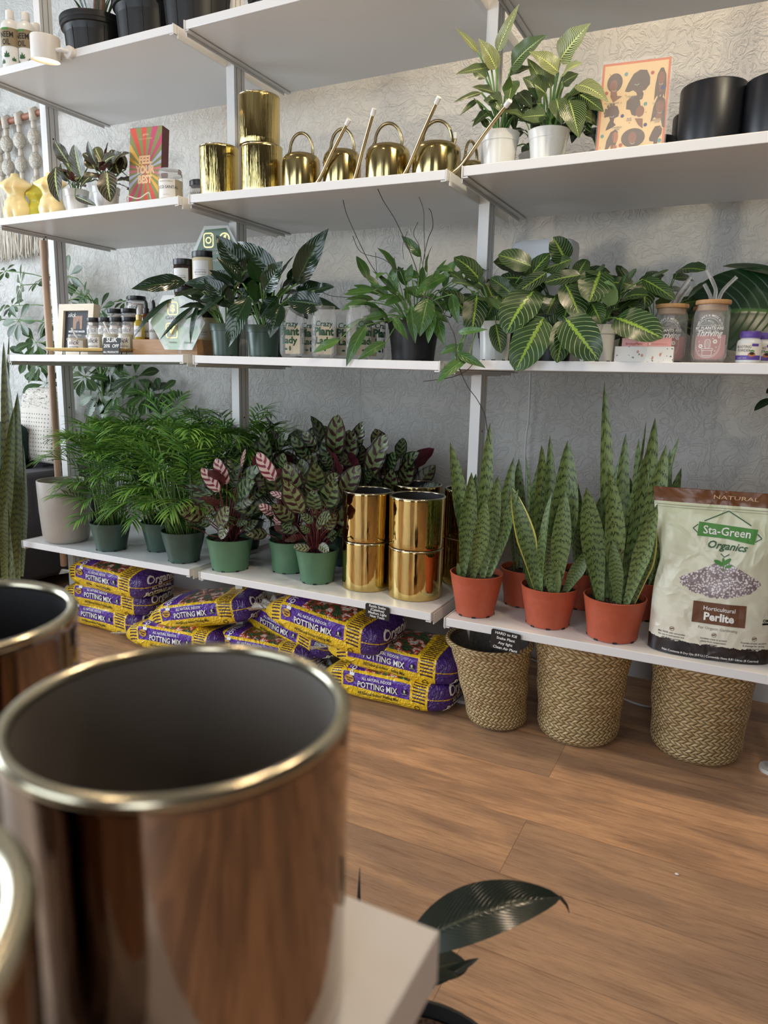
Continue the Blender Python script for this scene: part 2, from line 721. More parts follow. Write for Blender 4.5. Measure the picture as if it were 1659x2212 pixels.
ROWN = {'1': 'top', '2': 'second', '3': 'third', '4': 'lowest'}
BAYN = {'L': 'left', 'M': 'middle', 'R': 'right'}
HOLD = {'L1': 'holding the black nursery pots and the spot lamp', 'M1': 'above the brass watering cans', 'R1': 'above the striped philodendrons, highest on the right',
        'L2': 'carrying the torso candles and the colourful box', 'M2': 'carrying the brass watering cans', 'R2': 'carrying the hair picture card and black planters',
        'L3': 'carrying the framed sign and small jars', 'M3': 'carrying the broad dark leaved plants and glass cups', 'R3': 'carrying the lime striped plants and straw jars',
        'L4': 'carrying the feathery palms and beige pot', 'M4': 'carrying the peacock leaf plants and stacked gold pots', 'R4': 'carrying the terracotta snake plants and perlite bag'}
for k, (za, zb) in ZS.items():
    x0 = XL[k[0]]
    root = thing('wall_shelf', 'white shelf board ' + HOLD[k], 'shelf', (x0, 0, za), group='white shelf boards')
    th = 0.0225
    b = MB()
    pts = [(0.004, 0, za - za), (W - 0.004, 0, zb - za), (W - 0.004, D, zb - za), (0.004, D, 0)]
    i0 = [b.add((p[0], p[1], p[2] - th)) for p in pts]
    i1 = [b.add(p) for p in pts]
    b.face(i0[::-1]); b.face(i1)
    for j in range(4):
        b.face((i0[j], i0[(j + 1) % 4], i1[(j + 1) % 4], i1[j]))
    b.build('board', m_white, root, bev=0.0012)
    for s, xx, dz in ((1, 0.0, 0.0), (-1, W, zb - za)):
        b = MB()     # an L-shaped steel bracket under each end
        xa, xb = sorted((xx, xx + s * 0.0035))
        b.box((xa, -0.002, dz - th - 0.004), (xb, D + 0.004, dz + 0.001))
        xa, xb = sorted((xx, xx + s * 0.016))
        b.box((xa, 0.0, dz - th - 0.0045), (xb, D, dz - th - 0.0012))
        b.build('bracket', m_steel_white, root, bev=0.0006)
        b = MB()     # the arm reaching back to the post
        xa, xb = sorted((xx - s * 0.0035, xx - s * 0.0008))
        b.box((xa, 0.012, dz - th - 0.012), (xb, D * 0.97, dz - 0.004))
        b.build('support_arm', m_steel_white, root, bev=0.0004)

# posts: aluminium uprights with two grooves down each side
PX = [(-0.8705, 'leftmost upright post, beside the wooden pole'), (-0.0335, 'upright post between the left and middle bays'),
      (0.8035, 'upright post between the middle and right bays'), (1.6405, 'upright post at the right edge, only its foot in view')]
for x0, lab in PX:
    root = thing('shelving_post', 'white ' + lab, 'post', (x0, 0.222, 0), group='shelving posts')
    b = MB()
    w, dp = 0.0295, 0.052
    zt, zb_ = 3.0, 0.045
    out = [(0, 0), (w, 0)]
    for g0 in (0.012, 0.034):
        out += [(w, g0), (w - 0.003, g0), (w - 0.003, g0 + 0.003), (w, g0 + 0.003)]
    out += [(w, dp), (0, dp)]
    for g0 in (0.039, 0.017):
        out += [(0, g0), (0.003, g0), (0.003, g0 - 0.003), (0, g0 - 0.003)]
    lo = [b.add((p[0], p[1], zb_)) for p in out]
    hi = [b.add((p[0], p[1], zt)) for p in out]
    n = len(out)
    for j in range(n):
        inn = out[j][0] in (w - 0.003, 0.003) or out[(j + 1) % n][0] in (w - 0.003, 0.003)
        b.face((lo[j], lo[(j + 1) % n], hi[(j + 1) % n], hi[j]), 1 if inn else 0)
    b.face(hi); b.face(lo[::-1])
    b.build('upright', [m_steel_white, m_groove], root, smooth=False)
    b = MB()
    for zh in [0.18 + 0.32 * i for i in range(9)]:
        b.lathe([(0.0032, -0.0003), (0.0032, 0.0003)], 12, c=(0, 0, 0), cap1=True)
        R = Matrix.Translation((w + 0.0002, dp / 2, zh)) @ Matrix.Rotation(pi / 2, 4, 'Y')
        for q in range(len(b.v) - 24, len(b.v)):
            b.v[q] = tuple(R @ Vector(b.v[q]))
    b.build('screw_holes', m_dark, root)
    b = MB()
    b.lathe([(0.034, 0), (0.035, 0.003), (0.033, 0.009), (0.008, 0.011), (0.006, 0.012), (0.006, 0.047)], 32, c=(w / 2, dp / 2, 0))
    b.build('levelling_foot', m_steel_white, root)

# ------------------------------------------------------------------ leaf materials


def leaf_uv():
    x, y, z = coord('UV')
    t = x.fract()
    k = x.floor()
    a = (y * 2 - 1)
    rnd = white(comb(k, 1.7, 4.1))
    return t, a, a.abs(), k, rnd


def backface():
    n = E.nt.nodes.new('ShaderNodeNewGeometry')
    return E(n.outputs['Backfacing'])


def p_vein(base, base2, vein, mid, n=9, slope=0.22, vw=0.10, mw=0.07, zig=0.0, edge=None, ew=0.9, back=None, vs=1.0, rough=0.35, br=0.35):
    def f():
        t, s, a, k, rnd = leaf_uv()
        side = s.gt(0) * 0.5
        q = ((t - a.pow(1.4) * slope * -1) * 0 + (t - a.pow(1.35) * slope) * n + side * (1 if zig else 0)).fract()
        line = (1 - (q - 0.5).abs() / vw).clamp()
        c = mix(rnd, base, base2)
        c = mix(line * vs, c, vein)
        m = mw * (1 - t * 0.6)
        if zig:
            tri = ((q - 0.5).abs() * 2)
            m = m + tri * zig * (1 - t * 0.5)
        midm = (1 - (a - m) * 22).clamp()
        c = mix(midm, c, mid)
        if edge:
            c = mix(a.smooth(ew, 1.0), c, edge)
        if back:
            c = mix(backface(), c, back)
        return dict(col=c, normal=bump(1 - line * 0.7 - midm * 0.6, br, 0.003))
    return f


def p_peacock():
    t, s, a, k, rnd = leaf_uv()
    side = s.gt(0) * 0.5
    st = t - a.pow(1.5) * 0.20
    q = (st * 4.6 + side + 0.15).fract()
    blob = (1 - ((q - 0.5).abs() * 2.5 + (a - 0.38).abs() * 1.2 - 0.66).clamp() * 9).clamp()
    fine = ((st * 46.0).sin() * 0.5 + 0.5)
    light = mix(rnd, srgb(122, 136, 88), srgb(84, 108, 62))
    c = mix(fine * 0.35, light, srgb(46, 70, 40))
    c = mix(blob, c, mix(rnd.gt(0.5), srgb(52, 22, 28), srgb(18, 30, 18)))
    c = mix(a.smooth(0.72, 0.84), c, mix(rnd.gt(0.5), srgb(44, 30, 28), srgb(22, 38, 20)))
    c = mix((1 - a * 16).clamp(), c, srgb(64, 40, 36))
    pink = k.gt(79)
    lightp = mix((1 - ((q - 0.5).abs() * 3.2)).clamp().smooth(0.1, 0.5), srgb(206, 184, 176), srgb(124, 44, 66))
    c = mix(pink * a.lt(0.88), c, lightp)
    c = mix(backface(), c, srgb(86, 34, 44))
    return dict(col=c, normal=bump(fine, 0.25, 0.002))


def p_snake(light, dark, n=17, edge=None):
    def f():
        t, s, a, k, rnd = leaf_uv()
        w = noise(comb(t * 5 + k * 3.3, s * 2.2, k), 2.2, 4, 0.7, 0.5)
        q = ((t * n + w * 2.6 + a * 0.5)).fract()
        band = (1 - (q - 0.5).abs() * 4.2).clamp().smooth(0.0, 0.75)
        br = noise(comb(t * 60, s * 3, k), 1.5, 3, 0.7).smooth(0.36, 0.48)
        c = mix(rnd, light, mix(0.5, light, srgb(60, 84, 46)))
        c = mix(t.smooth(0.0, 0.35), mix(0.3, light, srgb(150, 168, 118)), c)
        c = mix(band * br * 0.92, c, dark)
        c = mix(t.smooth(0.9, 1.0) * 0.5, c, srgb(50, 66, 36))
        if edge:
            c = mix(a.smooth(0.80, 0.9) * rnd.gt(0.93), c, edge)
        c = mix(a.smooth(0.94, 1.0) * 0.4, c, srgb(120, 134, 80))
        return dict(col=c, normal=bump(noise(comb(t * 3, s * 22, k), 3, 2, 0.5), 0.12, 0.003))
    return f


def p_plain(c1, c2, mid, n=12, vs=0.25, back=None):
    return p_vein(c1, c2, mid, mid, n=n, slope=0.28, vw=0.16, mw=0.035, vs=vs, back=back, br=0.2)


L = dict(Subsurface_Weight=0.0)
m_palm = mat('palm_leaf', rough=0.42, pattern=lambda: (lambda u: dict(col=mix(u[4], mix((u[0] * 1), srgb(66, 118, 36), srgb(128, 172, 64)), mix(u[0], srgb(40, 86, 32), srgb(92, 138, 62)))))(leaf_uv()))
m_palm_stem = mat('palm_stem', srgb(92, 124, 60), 0.5)
m_peacock = mat('peacock_leaf', rough=0.34, pattern=p_peacock)
m_peacock_stem = mat('peacock_stem', srgb(96, 42, 44), 0.5)
m_snake = mat('snake_leaf', rough=0.36, pattern=p_snake(srgb(122, 144, 88), srgb(20, 36, 20), 17, srgb(196, 190, 96)))
m_snake_tall = mat('tall_snake_leaf', rough=0.36, pattern=p_snake(srgb(84, 92, 50), srgb(16, 22, 14), 30))
m_lime = mat('lime_striped_leaf', rough=0.3, pattern=p_vein(srgb(20, 42, 20), srgb(36, 66, 26), srgb(158, 184, 108), srgb(118, 148, 48), n=9, slope=0.30, vw=0.065, mw=0.015, zig=0.11, back=srgb(120, 150, 90), vs=0.9))
m_prayer = mat('prayer_leaf', rough=0.34, pattern=p_vein(srgb(24, 32, 22), srgb(66, 72, 28), srgb(180, 150, 140), srgb(170, 190, 130), n=8, slope=0.3, vw=0.07, mw=0.03, zig=0.13, back=srgb(120, 70, 74), vs=0.85))
m_birkin = mat('striped_leaf', rough=0.28, pattern=p_vein(srgb(22, 50, 20), srgb(44, 76, 24), srgb(206, 210, 150), srgb(180, 200, 110), n=16, slope=0.36, vw=0.20, mw=0.03, vs=0.6, back=srgb(90, 120, 60)))
m_birkin_new = mat('pale_striped_leaf', rough=0.28, pattern=p_vein(srgb(46, 74, 22), srgb(66, 92, 28), srgb(238, 236, 170), srgb(214, 220, 130), n=15, slope=0.36, vw=0.34, mw=0.05, vs=1.0, back=srgb(190, 200, 130)))
m_glossdark = mat('glossy_dark_leaf', rough=0.16, pattern=p_plain(srgb(12, 32, 15), srgb(22, 48, 20), srgb(44, 74, 34), 11, 0.15, srgb(48, 84, 40)))
m_hoya = mat('mid_green_leaf', rough=0.3, pattern=p_plain(srgb(38, 72, 26), srgb(66, 104, 38), srgb(92, 126, 60), 7, 0.2, srgb(88, 120, 62)))
m_scheff = mat('umbrella_leaf', rough=0.25, pattern=p_plain(srgb(26, 50, 24), srgb(56, 84, 36), srgb(110, 140, 80), 9, 0.15, srgb(96, 126, 70)))
m_big = mat('big_leaf', rough=0.3, pattern=p_plain(srgb(22, 54, 24), srgb(26, 60, 28), srgb(70, 112, 52), 13, 0.25))
m_rubber = mat('rubber_leaf', rough=0.22, pattern=p_plain(srgb(30, 40, 34), srgb(34, 44, 38), srgb(66, 70, 56), 26, 0.3, srgb(60, 40, 36)))
m_stem = mat('green_stem', srgb(96, 134, 62), 0.45)
m_darkstem = mat('dark_twig', srgb(42, 34, 30), 0.6)
m_soil = mat('potting_soil', rough=0.95, pattern=lambda: dict(col=mix(voronoi(None, 180), srgb(26, 18, 14), srgb(92, 70, 54)), normal=bump(voronoi(None, 160), 1.0, 0.006)))

m_greenpot = mat('green_plastic', srgb(62, 84, 74), 0.34)
m_lightgreen = mat('sage_plastic', srgb(84, 122, 92), 0.42)
m_deepgreen = mat('deep_green_plastic', srgb(38, 56, 48), 0.36)
m_terra = mat('terracotta_plastic', srgb(178, 84, 56), 0.48, pattern=lambda: dict(col=mix(noise(None, 60, 3, 0.6), srgb(170, 76, 50), srgb(186, 92, 64))))
m_whitepot = mat('white_glossy_plastic', srgb(222, 222, 218), 0.25)
m_beige = mat('greige_ceramic', srgb(168, 160, 150), 0.42)


def gold_bump(f=14, k=0.16):
    x, y, z = coord('UV')
    return dict(normal=bump(noise(comb(x * f * 6, y * 5.0, 0.0), 1.0, 3, 0.55) + noise(comb(x * f * 22, y * 20.0, 0.0), 1.0, 2, 0.5) * 0.12, k, 0.004))


m_gold = mat('polished_gold', srgb(208, 184, 120), 0.06, 1.0, pattern=lambda: gold_bump(5))
m_gold_uneven = mat('rippled_gold', srgb(206, 186, 126), 0.06, 1.0, pattern=lambda: gold_bump(12, 0.4))
m_goldrim = mat('gold_rim', srgb(196, 188, 164), 0.2, 1.0)
m_brass = mat('brushed_brass', srgb(184, 166, 116), 0.17, 1.0, pattern=lambda: gold_bump(6, 0.12))
m_brass_dark = mat('aged_brass_tube', srgb(178, 164, 128), 0.2, 1.0)
m_bronze = mat('polished_bronze', srgb(160, 144, 132), 0.06, 1.0, pattern=lambda: gold_bump(2.5))
m_potin = mat('pot_inside_charcoal', srgb(118, 112, 106), 0.6)
m_potin_dark = mat('pot_inside_black', srgb(26, 25, 28), 0.55)


# ------------------------------------------------------------------ pots


def plastic_pot(root, rb, rt, h, m, soil=True, notch=True, name='pot', collar=0.024):
    b = MB()
    t = 0.0016
    k = rt - (rt - rb) * collar / h
    prof = [(rb - 0.004, 0.0), (rb, 0.002), (rb + 0.0005, 0.006), (k - 0.003, h - collar), (k + 0.0005, h - collar + 0.001),
            (rt, h - 0.003), (rt + 0.0012, h - 0.001), (rt, h), (rt - t * 1.5, h), (rt - 0.004, h - collar), (rb, 0.01)]
    ids = b.lathe(prof, 48, 0)
    # drain slots at the foot
    if notch:
        for q in range(8):
            a = 2 * pi * (q + 0.35) / 8
            c, s_ = cos(a), sin(a)
            M = Matrix.Rotation(a, 4, 'Z')
            b.box((rb - 0.004, -0.005, -0.0002), (rb + 0.0012, 0.005, 0.0045), 1, M)
    b.build(name, [m, m_dark], root)
    if soil:
        b = MB()
        zz = h - 0.014
        rr = rt - 0.005
        rows = []
        for i in range(7):
            r = rr * i / 6 + 0.0005
            rows.append([(r * cos(2 * pi * j / 26), r * sin(2 * pi * j / 26), zz + 0.004 * mnoise.noise((r * 60, j * 0.7, rb * 90)) + (0.004 if i < 5 else -0.001)) for j in range(26)])
        b.grid(rows, 0, close=True)
        b.build('soil', m_soil, root)


def gold_pot(name, label, loc, r, h, m, group, inner=None, rim=0.0028, rz=0.0, taper=0.985):
    root = thing(name, label, 'planter', loc, rz, group)
    b = MB()
    rb = r * taper
    prof = [(rb - 0.006, 0), (rb - 0.001, 0.002), (rb, 0.006)] + [(rb + (r - rb) * i / 10, 0.006 + (h - 0.014) * i / 10) for i in range(1, 11)]
    b.lathe(prof + [(r, h - 0.0035), (r - rim * 0.5, h - 0.001)], 96, 0)
    b.build('body', m, root)
    b = MB()
    b.lathe([(r - rim * 1.1 + rim * 1.25 * cos(a), h - rim * 1.2 + rim * 1.25 * sin(a)) for a in [-0.9 + i * (pi + 1.3) / 12 for i in range(13)]], 96, 0, cap0=False)
    b.build('rim', m_goldrim, root)
    b = MB()
    b.lathe([(r - rim * 2.2, h - rim * 1.5), (rb - rim * 2.3, 0.012), (0.002, 0.008)], 64, 0, cap0=False, cap1=True)
    b.build('lining', inner or m_potin_dark, root)
    return root


# ------------------------------------------------------------------ lowest shelf, left bay
z4 = lambda x: zs('L4' if x < -0.02 else 'M4' if x < 0.81 else 'R4', x)
R = random.Random(4)

root = thing('planter_pot', 'large empty beige ceramic pot at the left end of the lowest shelf', 'planter', (-0.700, 0.085, z4(-0.70)))
b = MB()
h, r = 0.2264, 0.0915
prof = [(0.055, 0), (0.066, 0.001), (0.074, 0.006), (0.0795, 0.017), (0.082, 0.035), (0.088, 0.12), (r, h - 0.003), (r - 0.0015, h), (r - 0.004, h), (r - 0.0055, h - 0.003), (0.078, 0.03), (0.07, 0.012)]
b.lathe(prof, 72, 0, cap1=True)
b.build('body', m_beige, root, sharp=60)


def palm(loc, rz, label, seed, pot=(0.0511, 0.0696, 0.0988), spread=1.15, tall=1.0, n=30, m=None):
    n = int(n * 1.55)
    R = random.Random(seed)
    root = thing('parlor_palm', label, 'potted plant', loc, rz, 'feathery palms on the lowest shelf')
    plastic_pot(root, pot[0], pot[1], pot[2], m or m_greenpot)
    fb, sb = MB(), MB()
    z0 = pot[2] - 0.012
    k = 0
    for i in range(n):
        a = 2 * pi * (i * 0.618 + R.random() * 0.15)
        r0 = 0.012 + 0.04 * sqrt(R.random())
        f = (i + 0.5) / n
        base = Vector((r0 * cos(a + 1), r0 * sin(a + 1), z0))
        hs = (0.035 + 0.265 * f ** 0.8) * tall * R.uniform(0.85, 1.1)
        lean = (0.02 + 0.045 * R.random()) * spread
        p1 = base + Vector((cos(a) * lean, sin(a) * lean, hs))
        sb.tube([base, (base + p1) / 2 + Vector((-cos(a) * 0.004, -sin(a) * 0.004, 0)), p1], [0.0022, 0.002, 0.0016], 5)
        # the frond arches from p1
        Lf = R.uniform(0.13, 0.19) * (1.0 if f > 0.3 else 0.85)
        el = radians(R.uniform(35, 78) if f > 0.3 else R.uniform(10, 50))
        curl = R.uniform(0.8, 1.5)
        pts = []
        p = p1.copy()
        e = el
        nseg = 12
        for s in range(nseg + 1):
            pts.append(p.copy())
            p = p + Vector((cos(a) * cos(e), sin(a) * cos(e), sin(e))) * (Lf / nseg)
            e -= curl * radians(75) / nseg * (0.4 + 1.2 * s / nseg)
        sb.tube(pts, [0.0013 * (1 - 0.7 * s / nseg) for s in range(nseg + 1)], 4)
        side = Vector((-sin(a), cos(a), 0))
        for s in range(1, nseg + 1):
            t = s / nseg
            d = (pts[s] - pts[s - 1]).normalized()
            upv = side.cross(d) * -1
            if upv.z < 0: upv = -upv
            Ll = (0.040 + 0.052 * sin(pi * min(1, t * 0.9 + 0.08))) * R.uniform(0.85, 1.15)
            for sg in (1, -1):
                if s == nseg and sg == -1 and R.random() < 0.3: continue
                sp = 0.95 - 0.62 * t
                dirv = (d * (1.0 - sp * 0.55) + side * sg * sp + upv * R.uniform(0.0, 0.28)).normalized()
                tip = pts[s] + dirv * Ll + Vector((0, 0, -Ll * R.uniform(0.1, 0.38)))
                fb.leaf(pts[s], tip, R.uniform(0.0058, 0.0088), bow=0.09, N=upv, prof='lance', ns=5, na=2, fold=0.35, rnd=k % 40, sag=(0, 0, 1))
                k += 1
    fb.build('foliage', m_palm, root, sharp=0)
    sb.build('stems', m_palm_stem, root, sharp=0)
    return root


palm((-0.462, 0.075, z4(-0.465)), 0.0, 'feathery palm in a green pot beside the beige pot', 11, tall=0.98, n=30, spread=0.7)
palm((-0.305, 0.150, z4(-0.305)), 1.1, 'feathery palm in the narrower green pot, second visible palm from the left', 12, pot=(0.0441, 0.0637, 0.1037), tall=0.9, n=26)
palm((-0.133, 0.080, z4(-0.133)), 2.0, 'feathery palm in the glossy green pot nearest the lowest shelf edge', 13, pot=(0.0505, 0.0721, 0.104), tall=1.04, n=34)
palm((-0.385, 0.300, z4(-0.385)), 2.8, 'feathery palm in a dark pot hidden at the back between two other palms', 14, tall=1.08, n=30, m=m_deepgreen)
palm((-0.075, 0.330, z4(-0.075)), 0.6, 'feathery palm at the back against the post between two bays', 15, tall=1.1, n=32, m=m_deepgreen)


# ------------------------------------------------------------------ peacock plants
def peacock(loc, rz, label, seed, pot, n=20, tall=1.0, m=None, heroes=(), low=6):
    R = random.Random(seed)
    root = thing('peacock_plant', label, 'potted plant', loc, rz, 'peacock leaf plants on the lowest shelf')
    plastic_pot(root, pot[0], pot[1], pot[2], m or m_lightgreen)
    fb, sb = MB(), MB()
    z0 = pot[2] - 0.012
    for i in range(n):
        a = 2 * pi * (i * 0.618) + R.uniform(-0.3, 0.3)
        f = i / n
        r0 = 0.028 * sqrt(R.random())
        base = Vector((r0 * cos(a), r0 * sin(a), z0))
        hs = (0.07 + 0.2 * f) * tall * R.uniform(0.9, 1.1) if i >= low else R.uniform(0.02, 0.06)
        out = (0.075 - 0.035 * f) * R.uniform(0.6, 1.25) if i >= low else R.uniform(0.03, 0.06)
        p1 = base + Vector((cos(a) * out, sin(a) * out, hs))
        sb.tube([base, base + Vector((cos(a) * out * 0.3, sin(a) * out * 0.3, hs * 0.55)), p1], [0.0028, 0.0022, 0.0016], 6)
        Ll = R.uniform(0.085, 0.115) * (0.7 if i < low else 1)
        el = radians(R.uniform(20, 80) if f > 0.4 else R.uniform(-15, 45))
        a2 = a + R.uniform(-0.5, 0.5)
        d = Vector((cos(a2) * cos(el), sin(a2) * cos(el), sin(el)))
        N = Vector((0.3 * R.uniform(-1, 1) + 0.25, -1.0, 0.45)) if R.random() < 0.7 else Vector((cos(a2), sin(a2), 0.8)) 
        N = Matrix.Rotation(-rz, 3, 'Z') @ N
        if abs(N.normalized().dot(d)) > 0.85: N = Vector((0, 0, 1))
        fb.leaf(p1, p1 + d * Ll, Ll * R.uniform(0.52, 0.62), bow=R.uniform(-0.02, 0.1), N=N, prof='oval', ns=9, na=6, fold=0.22, wav=0.10, wf=2.5, rnd=R.randint(0, 60))
    Ri = Matrix.Rotation(-rz, 3, 'Z')
    for X, Y, X2, Y2, w, yb, yt, pk in heroes:
        B = Ri @ (P(389 + X / 2.65, 864 + Y / 2.65, y=yb) - Vector(loc))
        T = Ri @ (P(389 + X2 / 2.65, 864 + Y2 / 2.65, y=yt) - Vector(loc))
        N = Ri @ Vector((R.uniform(0.0, 0.4), -1, R.uniform(0.1, 0.5)))
        fb.leaf(B, T, w / 2.65 / 660, bow=R.uniform(0.0, 0.07), N=N, prof='paddle', ns=12, na=6, fold=0.15, wav=0.08, wf=2.5, rnd=(90 if pk else R.randint(0, 60)))
        base = Vector((R.uniform(-.015, .015), R.uniform(-.015, .015), z0))
        sb.tube(smooth_path([base, base.lerp(B, 0.6) + Vector((0, 0, 0.01)), B], 4), [0.0026] * 5 + [0.0016] * 4, 6)
    fb.build('foliage', m_peacock, root, sharp=0)
    sb.build('stems', m_peacock_stem, root, sharp=0)
    return root


peacock((0.054, 0.088, z4(0.054)), 0, 'peacock leaf plant with pink new leaves in the leftmost sage green pot', 21, (0.0587, 0.0741, 0.1028), 22, 0.75, heroes=[(225,525,122,388,78,.03,.0,1),(268,482,208,332,86,.05,.03,1),(185,542,18,490,48,.03,.0,0),(130,500,45,408,88,.08,.06,0),(195,628,62,620,76,.03,.0,0),(216,728,282,612,98,.0,-.02,0),(268,698,234,798,72,.0,-.02,0),(322,712,388,698,42,.04,.03,0),(350,482,462,382,88,.08,.06,0),(350,382,376,280,32,.08,.06,1),(300,500,330,400,80,.1,.1,0),(150,450,100,360,70,.12,.12,0),(330,600,430,560,80,.08,.06,0)])
peacock((0.231, 0.165, z4(0.231)), 0.8, 'peacock leaf plant in the middle sage green pot, half hidden by its neighbour', 22, (0.0545, 0.0635, 0.1007), 24, 0.85, heroes=[(542,462,443,298,88,.08,.05,1),(602,432,594,303,82,.1,.07,0),(537,652,453,598,62,.08,.05,1),(560,716,560,643,52,.09,.06,1),(612,560,514,528,40,.08,.06,1),(640,520,600,440,70,.12,.1,0),(560,560,500,470,80,.14,.12,0),(620,620,660,540,70,.1,.08,0)])
peacock((0.373, 0.108, z4(0.373)), 1.7, 'peacock leaf plant in the sage green pot beside the stacked gold pots', 23, (0.0502, 0.0665, 0.1028), 24, 0.8, heroes=[(716,628,610,533,96,.04,.02,0),(776,628,762,518,98,.03,.01,0),(736,556,724,470,84,.06,.04,0),(830,602,888,482,78,.06,.04,0),(800,472,738,398,74,.1,.08,0),(742,852,648,838,46,.0,-.02,0),(798,830,852,868,52,.02,.0,0),(790,742,816,648,42,.05,.04,0),(840,742,892,652,62,.06,.05,0),(760,700,690,650,50,.05,.03,0),(740,760,690,720,44,.04,.02,0),(860,800,900,760,50,.08,.06,0),(840,500,900,420,80,.12,.1,0)])
peacock((0.140, 0.300, z4(0.14)), 2.9, 'peacock leaf plant in a dark pot behind the leftmost sage green pot', 24, (0.0545, 0.0690, 0.1028), 28, 1.1, m_deepgreen, low=2, heroes=[(472,372,420,236,124,.25,.23,0),(548,302,622,190,80,.25,.23,0),(520,400,480,300,90,.27,.26,0),(600,380,560,290,90,.28,.27,0),(420,470,400,360,90,.24,.22,0)])
peacock((0.330, 0.330, z4(0.33)), 4.1, 'tall peacock leaf plant in a dark pot behind the middle sage green pots', 25, (0.0545, 0.0690, 0.1028), 30, 1.1, m_deepgreen, low=2, heroes=[(742,342,638,206,80,.26,.22,0),(782,302,708,176,80,.28,.26,0),(885,322,906,83,124,.25,.22,0),(840,330,800,180,70,.32,.32,0),(730,452,680,362,84,.25,.22,0),(870,400,820,325,84,.28,.26,0),(820,430,760,340,84,.27,.25,0),(700,420,650,340,80,.3,.3,0)])
peacock((0.490, 0.370, z4(0.49)), 5.1, 'tall peacock leaf plant in a dark pot behind the stacked gold pots', 26, (0.0545, 0.0690, 0.1028), 28, 1.0, m_deepgreen, low=2, heroes=[(962,332,950,212,94,.32,.30,0),(1080,432,1188,198,126,.30,.28,0),(1020,372,1047,260,62,.34,.33,0),(1002,352,892,333,78,.3,.27,0),(990,472,985,388,84,.28,.25,0),(1145,432,1270,306,36,.4,.4,0),(1185,452,1264,406,36,.38,.37,0),(920,460,900,380,84,.3,.28,0),(1060,470,1100,400,70,.3,.29,0)])

# gold pots stacked two high
gp = 'polished gold pots stacked on the lowest shelf'
for i, (x, y, r, rz, w) in enumerate(((0.529, 0.137, 0.0752, 0.3, 'left column in front'), (0.690, 0.134, 0.0803, 1.9, 'right column in front'),
                                      (0.600, 0.335, 0.0780, 3.0, 'left column at the back'), (0.775, 0.340, 0.0790, 4.4, 'right column at the back'))):
    for j in range(2):
        gold_pot('gold_planter', 'polished gold cylinder pot, %s of the %s' % (('lower', 'upper')[j], w), (x, y, z4(x) + 0.1465 * j), r - 0.001 * (1 - j), 0.1465, m_gold, gp, rz=rz + j * 2.3)


# ------------------------------------------------------------------ snake plants
def blade(mb, B, T, w, yaw, bow=0.03, k=0, ns=16, twist=0.0):
    """an upright trough-shaped leaf whose face looks along the heading yaw"""
    N = (cos(yaw), sin(yaw), 0.05)
    mb.leaf(B, T, w, bow=bow, N=N, prof='sword', ns=ns, na=4, fold=0.45, rnd=k, twist=twist, wav=0.05, wf=1.3)


def snake_plant(loc, rz, label, seed, pot, leaves, m=None, group='terracotta snake plants on the lowest shelf', mleaf=None):
    R = random.Random(seed)
    root = thing('snake_plant', label, 'potted plant', loc, rz, group)
    plastic_pot(root, pot[0], pot[1], pot[2], m or m_terra, collar=0.028)
    fb = MB()
    z0 = pot[2] - 0.016
    for i, (bx, by, tx, ty, hh, w, yaw) in enumerate(leaves):
        fb_k = R.randint(0, 60)
        blade(fb, (bx, by, z0), (tx, ty, pot[2] + hh), w, yaw, bow=R.uniform(-0.04, 0.05), k=fb_k, twist=R.uniform(-0.5, 0.5))
    fb.build('leaves', mleaf or m_snake, root, sharp=0)
    return root


q = -pi / 2 + 0.45     # towards the shop
snake_plant((0.894, 0.083, z4(0.894)), 0, 'snake plant in the leftmost terracotta pot', 31, (0.0519, 0.0711, 0.1149), [
    (-0.030, -0.030, -0.012, -0.045, 0.275, 0.050, q), (0.000, -0.038, 0.035, -0.060, 0.215, 0.046, q + 0.3), (-0.015, 0.0, -0.090, -0.005, 0.345, 0.050, q + 0.2),
    (0.020, -0.010, 0.055, -0.030, 0.27, 0.048, q - 0.4), (0.030, 0.010, 0.110, -0.030, 0.24, 0.044, q - 0.6), (0.00, 0.02, 0.01, 0.02, 0.40, 0.040, q),
    (-0.02, 0.03, -0.03, 0.04, 0.26, 0.046, q + 0.5), (0.028, 0.03, 0.07, 0.05, 0.31, 0.042, q), (-0.035, -0.038, -0.040, -0.045, 0.03, 0.012, q)])
snake_plant((1.090, 0.095, z4(1.09)), 0, 'snake plant in the middle terracotta pot of the front row', 32, (0.0550, 0.0737, 0.1050), [
    (-0.025, -0.030, -0.105, -0.035, 0.25, 0.054, q + 0.2), (-0.010, -0.035, 0.002, -0.050, 0.25, 0.030, q - 1.0), (0.015, -0.030, -0.015, -0.050, 0.165, 0.056, q),
    (0.022, -0.020, 0.030, -0.035, 0.255, 0.052, q - 0.2), (0.010, 0.010, 0.020, 0.0, 0.375, 0.072, q), (-0.020, 0.010, -0.045, 0.0, 0.36, 0.056, q + 0.3),
    (-0.005, 0.02, -0.030, 0.02, 0.385, 0.036, q), (0.04, -0.01, 0.10, -0.02, 0.12, 0.038, q - 0.5), (0.03, -0.04, 0.03, -0.042, 0.055, 0.016, q), (-0.04, -0.02, -0.052, -0.04, 0.07, 0.03, q), (-0.035, 0.025, -0.06, 0.03, 0.30, 0.045, q)])
